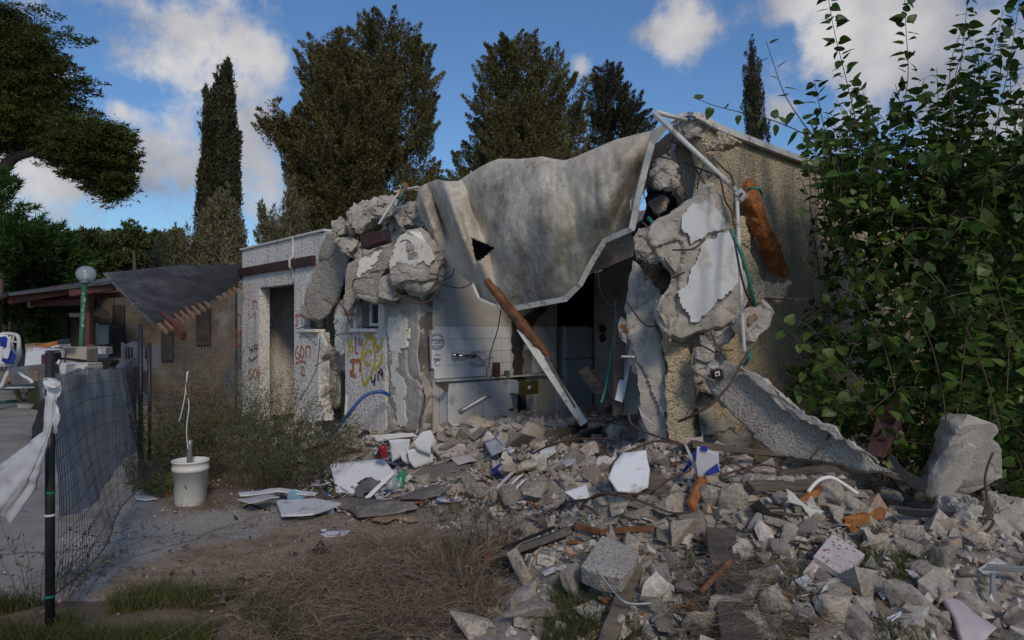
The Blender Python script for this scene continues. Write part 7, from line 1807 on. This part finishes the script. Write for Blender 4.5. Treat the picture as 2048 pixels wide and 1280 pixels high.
# collapsed corrugated awning
def awning():
    root = empty('fallen_awning', P(330, 700, 10.5), "dark corrugated awning roof sagging off the left end of the house", 'awning')
    A, B_, C_, D_ = P(205, 549, 10.3), P(480, 538, 12.7), P(484, 561, 12.3), P(301, 649, 9.3)
    nu, nv = 60, 240; u = np.linspace(0, 1, nu)[:, None, None]; v = np.linspace(0, 1, nv)[None, :, None]
    S = (A * (1 - u) + B_ * u) * (1 - v) + (D_ * (1 - u) + C_ * u) * v
    n = np.cross(B_ - A, D_ - A); n = n / np.linalg.norm(n)
    S = S + n * (np.sin(v * 2 * np.pi * 24) * .020) * (1 - .0 * u) + n * .22 * np.sin(np.pi * u) * (v - .3)
    S = S + (fbm(S.reshape(-1, 3), .8, 2).reshape(nu, nv)[..., None] * n * .10)
    idx = np.arange(nu * nv).reshape(nu, nv); q = np.stack([idx[:-1, :-1], idx[1:, :-1], idx[1:, 1:], idx[:-1, 1:]], -1).reshape(-1, 4)
    o = fast_tris('corrugated_sheet', S.reshape(-1, 3), q, M['awning_rib'], root, True)
    a_ = o.data.color_attributes.new('rib', 'FLOAT_COLOR', 'POINT'); ph = np.broadcast_to((.5 + .5 * np.sin(v * 2 * np.pi * 24 + 1.2))[..., 0], (nu, nv)).ravel(); a_.data.foreach_set('color', np.stack([ph, ph, ph, ph * 0 + 1], 1).astype(np.float32).ravel()); md = o.modifiers.new('s', 'SOLIDIFY'); md.thickness = .006  # rib shade painted into the colour as dark and light lines
    for i in range(15):
        t = i / 14; y0 = 652 - (652 - 572) * t; x0 = 318 + (476 - 318) * t; D = 9.35 + 2.7 * t
        if i in (9,): continue
        a = P(x0 - 6 + 2 * t, y0 - 8 + 2 * t, D + .25); b_ = P(x0 + 16 - 8 * t, y0 + 13 - 8 * t, D - .1)
        V, Fc = beamv(a, b_, .045, .05); bevel(mobj('rafter', V, Fc, M['tan_wood'], root), .004)
    V, Fc = beamv(P(322, 630, 9.9), P(368, 672, 9.5), .08, .13); bevel(mobj('end_beam', V, Fc, M['red_wood'], root), .006)
M['awning'] = basic("dark_corrugated_sheet", (.085,.085,.092), (.04,.04,.044), sc=9, rough=.4, bst=.2)
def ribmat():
    m, nt, b, v, o = newmat("dusty_corrugation"); at = nt.nodes.new('ShaderNodeAttribute'); at.attribute_name = 'rib'  # painted rib shade, broken up by a dust noise
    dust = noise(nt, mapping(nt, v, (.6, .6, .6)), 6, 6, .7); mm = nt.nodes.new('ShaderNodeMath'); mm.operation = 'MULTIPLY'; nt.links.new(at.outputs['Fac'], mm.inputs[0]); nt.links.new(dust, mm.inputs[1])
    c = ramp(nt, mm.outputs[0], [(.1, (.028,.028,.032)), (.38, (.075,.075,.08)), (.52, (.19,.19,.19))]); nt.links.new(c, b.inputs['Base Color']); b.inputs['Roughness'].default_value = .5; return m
M['awning_rib'] = ribmat()
M['tan_wood'] = basic("pale_brown_rafter", (.30,.17,.10), (.16,.09,.055), sc=10, rough=.8, bst=.3)
awning()

# pergola and far houses on the left
def pergola():
    root = empty('pergola', P(140, 700, 13.2), "red brown timber pergola with a low slanting roof on the left", 'pergola')
    def beam(a, b_, w, h, nm='beam', m_='red_wood'): V, Fc = beamv(P(*a), P(*b_), w, h); bevel(mobj(nm, V, Fc, M[m_], root), .008)
    beam((49,606,13.0), (49,715,13.0), .12, .12, 'pergola_post'); beam((176,588,12.4), (175,742,12.4), .14, .14, 'pergola_post'); beam((251,600,13.6), (251,720,13.6), .13, .13, 'pergola_post')
    beam((18,598,12.6), (142,578,12.3), .1, .18); beam((142,584,12.0), (228,572,11.8), .1, .16); beam((55,607,13.0), (176,603,12.6), .09, .12); beam((120,600,14.6), (250,588,14.6), .09, .12)
    pts = [P(0,596,13.6), P(18,592,12.4), P(228,567,11.6), P(232,560,15.5), P(60,578,17)]
    slab('roof_sheet', pts, (0, 0, .06), M['awning'], root)
    pts = [P(18,592,12.5), P(-80,640,11.6), P(-80,600,15), P(10,586,15)]; slab('roof_sheet', pts, (0, 0, .05), M['awning'], root)
    for i in range(6): beam((6 - i * 14, 604 + i * 7, 12.5), (20 - i * 10, 596 + i * 6, 14), .04, .06, 'rafter')
    V, Fc = boxv(P(55,601,12.9), P(60,601,12.9) - P(55,601,12.9), P(55,615,12.9) - P(55,601,12.9), np.array([0,.1,0])); mobj('bare_timber_patch', V, Fc, M['cream_panel'], root)
pergola()
def farhouse(label, x0, x1, top, bot, D, mat, par=None, name='far_house'):
    a = P(x0, YH, D); b_ = P(x1, YH, D); zt = CH + (YH - top) * D / FPX; root = empty(name, np.array([(a[0] + b_[0]) / 2, D, 0]), label, 'house')
    V, Fc = boxv([a[0], D, -.1], [b_[0] - a[0], 0, 0], [0, 4, 0], [0, 0, zt + .1]); mobj('wall', V, Fc, M[mat], root)
    V, Fc = boxv([a[0] - .05, D - .06, zt], [b_[0] - a[0] + .1, 0, 0], [0, 4.1, 0], [0, 0, .09]); mobj('roof_edge', V, Fc, M['far_white'], root)
    return root
M['far_dark'] = basic('shaded_far_render', (.15,.125,.095), (.06,.05,.04), sc=1.6, rough=.9, bst=.3, spots=(.2,.18,.15), spsc=1.5)  # darker copy of the far wall, awning shade painted into its colour
fa = farhouse("tan flat roofed house end at the far left behind the pergola", -260, 82, 576, 720, 18.5, 'far_wall')
fb = farhouse("tan flat roofed house in the middle behind the pergola lamp", 84, 165, 567, 720, 17.8, 'far_wall')
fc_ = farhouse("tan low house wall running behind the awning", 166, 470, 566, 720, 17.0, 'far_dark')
def on(root, name, x0, x1, y0, y1, D, mat, th=.05):
    V, Fc = boxv(P(x0, y1, D), P(x1, y1, D) - P(x0, y1, D), np.array([0, th, 0]), P(x0, y0, D) - P(x0, y1, D)); return mobj(name, V, Fc, M[mat], root)
on(fc_, 'door', 194, 216, 650, 722, 16.9, 'fridge'); on(fc_, 'door_frame', 191, 194, 646, 722, 16.88, 'far_white'); on(fc_, 'dark_opening', 224, 248, 610, 700, 16.93, 'dark_inside')
on(fc_, 'opening', 322, 345, 640, 720, 16.9, 'dark_inside'); on(fc_, 'window', 392, 420, 610, 690, 16.92, 'dark_inside'); on(fb, 'opening', 100, 135, 612, 700, 17.72, 'dark_inside'); on(fa, 'opening', 20, 42, 620, 700, 18.4, 'dark_inside')
for lab, px, py, D, r, h, top in (("wicker pendant lamp hanging under the pergola", 202, 632, 13.2, .155, .18, 575), ("small dark pendant lamp right of the wicker one", 228, 656, 14.2, .09, .07, 590)):
    root = empty('pendant_lamp', P(px, py, D), lab, 'lamp'); c = tuple(P(px, py, D))
    V, Fc = lathev([(r, 0), (r * .97, h * .2), (r * .8, h * .5), (r * .45, h * .8), (r * .25, h * .86), (r * .22, h), (0, h)], c, 14); mobj('shade', V, Fc, M['cardboard'] if r > .1 else M['rust'], root, True)
    V, Fc = tubev([P(px, py, D) + np.array([0, 0, h]), P(px, top, D)], .006, 5); mobj('cord', V, Fc, M['black_wire'], root)
# lamp post
def lamp_post():
    D = 11.2; g = P(163, 690, D); root = empty('lamp_post', np.array([g[0], D, 0]), "green speckled lamp post with a clear globe on top", 'lamp post')
    b0 = P(160, 740, D); b0[2] = 0; V, Fc = tubev([b0, P(163, 690, D), P(169, 566, D)], .040, 14); mobj('pole', V, Fc, M['lamp_green'], root, True)
    V, Fc = lathev([(.05, 0), (.07, .01), (.07, .05), (.04, .06)], tuple(P(170, 567, D)), 16); mobj('collar', V, Fc, M['grey_metal'], root, True)
    c = P(172, 548, D); V, Fc = ico(4); V = V * np.array([.15, .15, .135]) + c; fast_tris('globe', V, Fc, M['glass_globe'], root, True)
    V, Fc = tubev([P(171, 562, D), P(171.5, 546, D)], .022, 10); mobj('bulb', V, Fc, M['plaster'], root, True)
def lampgreen():
    m, nt, b, v, o = newmat("green_speckled_pole"); d = noise(nt, v, 26, 2, .6)
    c = mixc(nt, ramp(nt, d, [(.60, 0.0), (.64, 1.0)]), (.02, .12, .05), (.35, .5, .38)); nt.links.new(c, b.inputs['Base Color']); b.inputs['Roughness'].default_value = .5; return m
M['lamp_green'] = lampgreen(); lamp_post()
tree('climbing_plant', "dark climbing plant on the wall under the pergola", 'plant', 15, 85, [crown([(620,62,105),(640,55,112),(690,58,116),(720,58,112)], 15, 50, 60, plen=.4, bl=.12, bw=.07, spread=.5, up=.4, seed=71)], M['mulberry'], (85, 650), .03)
scrub('potted_plant', "dark red leaved low plant before the shadowed wall", 385, 800, .5, 1.4, 50, 1800, 'dry_red', 240, leaf=.05, lw=.02, cat='plant')

# heap of broken furniture in the left background
def crate(name, label, x, y, w, h, D, mat, dep=.35, rz=0.0, rx=0.0, cat=None, legs=False):
    g = P(x, y, D); root = empty(name, g, label, cat or name.split('_')[-1]); sx = w * D / FPX; sz = h * D / FPX
    def put(nm, o, a, b_, c, m_=mat):
        V, Fc = boxv(o, a, b_, c); R = np.array(Matrix.Rotation(rz, 3, 'Z') @ Matrix.Rotation(rx, 3, 'Y')); V = (R @ V.T).T + g; bevel(mobj(nm, V, Fc, M[m_], root), .006)
    t = .02
    put('front_panel', [-sx / 2, 0, 0], [sx, 0, 0], [0, t, 0], [0, 0, sz]); put('side_panel', [-sx / 2, t + .001, 0], [t, 0, 0], [0, dep, 0], [0, 0, sz * .98]); put('side_panel', [sx / 2 - t, t + .001, 0], [t, 0, 0], [0, dep, 0], [0, 0, sz * .98])
    put('top_panel', [-sx / 2, 0, sz + .001], [sx, 0, 0], [0, dep, 0], [0, 0, t])
    return root
crate('cream_drawer_box', "cream drawer box tipped on the furniture heap by the red post", 140, 724, 62, 27, 10.6, 'cream_panel', rz=.1)
crate('grey_cabinet', "tilted grey cabinet carcass left of the cream drawer box", 66, 742, 44, 42, 10.2, 'white_board', rz=-.2, rx=.12)
crate('grey_crate', "grey drawer box behind the tilted cabinet", 98, 712, 40, 24, 11.0, 'white_board', rz=.1, rx=-.1)
crate('white_shelf', "small white shelf unit standing before the cream box", 152, 750, 46, 20, 9.8, 'white_metal')
crate('white_panel_box', "white leaning panel box left of the white shelf", 118, 758, 20, 28, 9.6, 'white_board', rx=.15)
crate('black_speaker', "narrow black upright box in the furniture heap", 100, 756, 15, 52, 9.9, 'blackboard', dep=.15)
crate('brown_box', "narrow brown upright box beside the black one", 87, 756, 10, 44, 9.95, 'red_cloth', dep=.12)
plank('plank', "orange wooden rail lying on top of the furniture heap", [(62,698,10.4),(122,684,10.5)], 8, .04, 'orange_foam')
plank('plank', "dark plank end on top of the furniture heap", [(120,684,10.4),(142,682,10.4)], 10, .05, 'black_post')
plank('plank', "green board lying at the foot of the furniture heap", [(-10,806,9.0),(58,800,9.2)], 7, .03, 'green_dark') if False else None
M['green_dark'] = basic("dark_green_board", (.02,.09,.07), (.015,.06,.05), bst=.1)
plank('plank', "green board lying at the foot of the furniture heap", [(-10,806,9.0),(58,800,9.2)], 7, .03, 'green_dark')
plank('plank', "green table edge in the furniture heap", [(0,776,8.6),(72,772,8.9)], 5, .5, 'green_dark')
plank('plank', "short tan leg slanting under the green table edge", [(32,776,8.8),(42,806,8.8)], 7, .04, 'tan_wood')
plank('plank', "tan board lying at the right foot of the furniture heap", [(40,812,8.6),(64,812,8.6)], 8, .05, 'cream_panel')
sheet('lattice_panel', "brown lattice panel leaning in the furniture heap", [(14,752),(28,742),(78,742),(78,768),(14,768)], 'tan_wood', 9.3, cat='lattice', th=.02)
sheet('brown_cloth', "olive brown blanket hanging at the right of the furniture heap", [(58,772),(70,762),(84,766),(86,800),(74,820),(60,816),(56,796)], 'olive', 8.7, cat='blanket', amp=.1, th=.02)
sheet('dark_bag', "dark bag on top of the far furniture heap", [(176,706),(184,704),(190,724),(176,728)], 'black_cloth', 11.6, cat='bag', amp=.1)
V, Fc = beamv(P(30,760,9.4), P(120,750,9.6), .5, .35); o = mobj('sofa_base', V, Fc, M['grey_cloth']); bevel(o, .03, 3); prop(settle(o), "low grey sofa base buried in the furniture heap", 'sofa')
V, Fc = beamv(P(176,745,13.5), P(250,740,13.8), 1.2, .5); o = mobj('paved_step', V, Fc, M['far_wall']); bevel(o, .02); prop(settle(o), "low masonry step behind the furniture heap", 'step')
V, Fc = beamv(P(190,692,14), P(222,690,14), .3, .05); o = mobj('shelf_board', V, Fc, M['red_wood']); prop(settle(o), "red brown board leaning by the far grey door", 'board')
on(None, 'water_heater', 138, 154, 626, 634, 14, 'white_metal', .25); o = scn.objects['water_heater']; prop(settle(o), "small white cylinder hanging left of the lamp post", 'heater')
for a in (("white_shelf", "long white board box behind the cream drawer box", 190, 708, 40, 12, 12.2, 'white_board', .3, .2, .05), ("cream_drawer_box", "small tan box on top of the grey cabinet", 60, 702, 26, 12, 10.6, 'cardboard', .25, -.3, -.1),
          ("grey_crate", "grey crate at the far left under the flag", 20, 772, 36, 26, 9.4, 'grey_board', .4, .3, .0), ("dark_crate", "dark crate between the furniture heap and the red post", 206, 742, 26, 20, 11.8, 'black_cloth', .3, .1, .1), ("white_panel_box", "small white box beside the fallen blanket", 96, 790, 22, 14, 9.2, 'white_board', .25, .4, .1)):
    crate(a[0], a[1], *a[2:8], dep=a[8], rz=a[9], rx=a[10])
for a in (("orange plank end leaning on the grey crate", (8,768,9.2), (48,738,9.3), 6, 'tan_wood'), ("white slat leaning across the furniture heap", (88,770,9.4), (120,720,9.6), 5, 'white_metal'), ("dark slat lying over the cream drawer box", (112,716,10.3), (172,722,10.3), 5, 'black_post'), ("brown chair rail sticking out of the furniture heap", (150,700,11), (186,690,11.2), 5, 'wood_split')):
    plank('plank', a[0], [a[1], a[2]], a[3], .03, a[4])
# white tubular chair with a flag and a rag over it
def chair():
    root = empty('garden_chair', P(20, 800, 8.0), "white tubular metal chair frame overturned at the left edge", 'chair')
    for nm, pts, r in (('frame_tube', [(-8,672,8.0),(10,668,8.0),(34,671,8.0),(38,690,8.0),(34,706,8.0),(20,735,8.0),(2,776,8.0)], .022), ('frame_tube', [(38,676,8.1),(40,710,8.1),(30,732,8.1),(44,750,8.0),(58,758,8.0),(66,766,8.0)], .018), ('leg', [(0,776,8.0),(70,775,8.3)], .012), ('leg', [(-6,740,8.2),(12,716,8.2)], .018), ('back_slat', [(-6,682,8.0),(36,684,8.0)], .010), ('back_slat', [(28,672,8.0),(8,738,8.0)], .012)):
        V, Fc = tubev(smoothline([P(*q) for q in pts], 6), r, 8); mobj(nm, V, Fc, M['white_metal'], root, True)
chair()
def flagcloth():
    root = empty('flag', P(10, 730, 7.9), "white flag with blue stripes draped over the overturned chair frame", 'flag')
    def dr(nm, poly, mat, D, amp=.05):
        o = sheet(nm, None, poly, mat, D, amp=amp, th=.002); 
        for k in ('label', 'category'):
            if k in o: del o[k]
        o.parent = root; o.location = o.location - root.location
    dr('cloth', [(-10,668),(14,670),(26,690),(28,706),(22,732),(-10,734)], 'white_cloth', 7.9)
    dr('blue_stripe', [(0,674),(12,672),(20,684),(24,688),(10,694),(0,692)], 'blue_cloth', 7.83)
    dr('blue_stripe', [(2,722),(4,706),(20,700),(30,710),(26,728),(12,728)], 'blue_cloth', 7.83)
    dr('white_fold', [(2,700),(12,696),(18,674),(24,672),(20,700),(14,718),(4,716)], 'white_cloth', 7.8)
flagcloth()
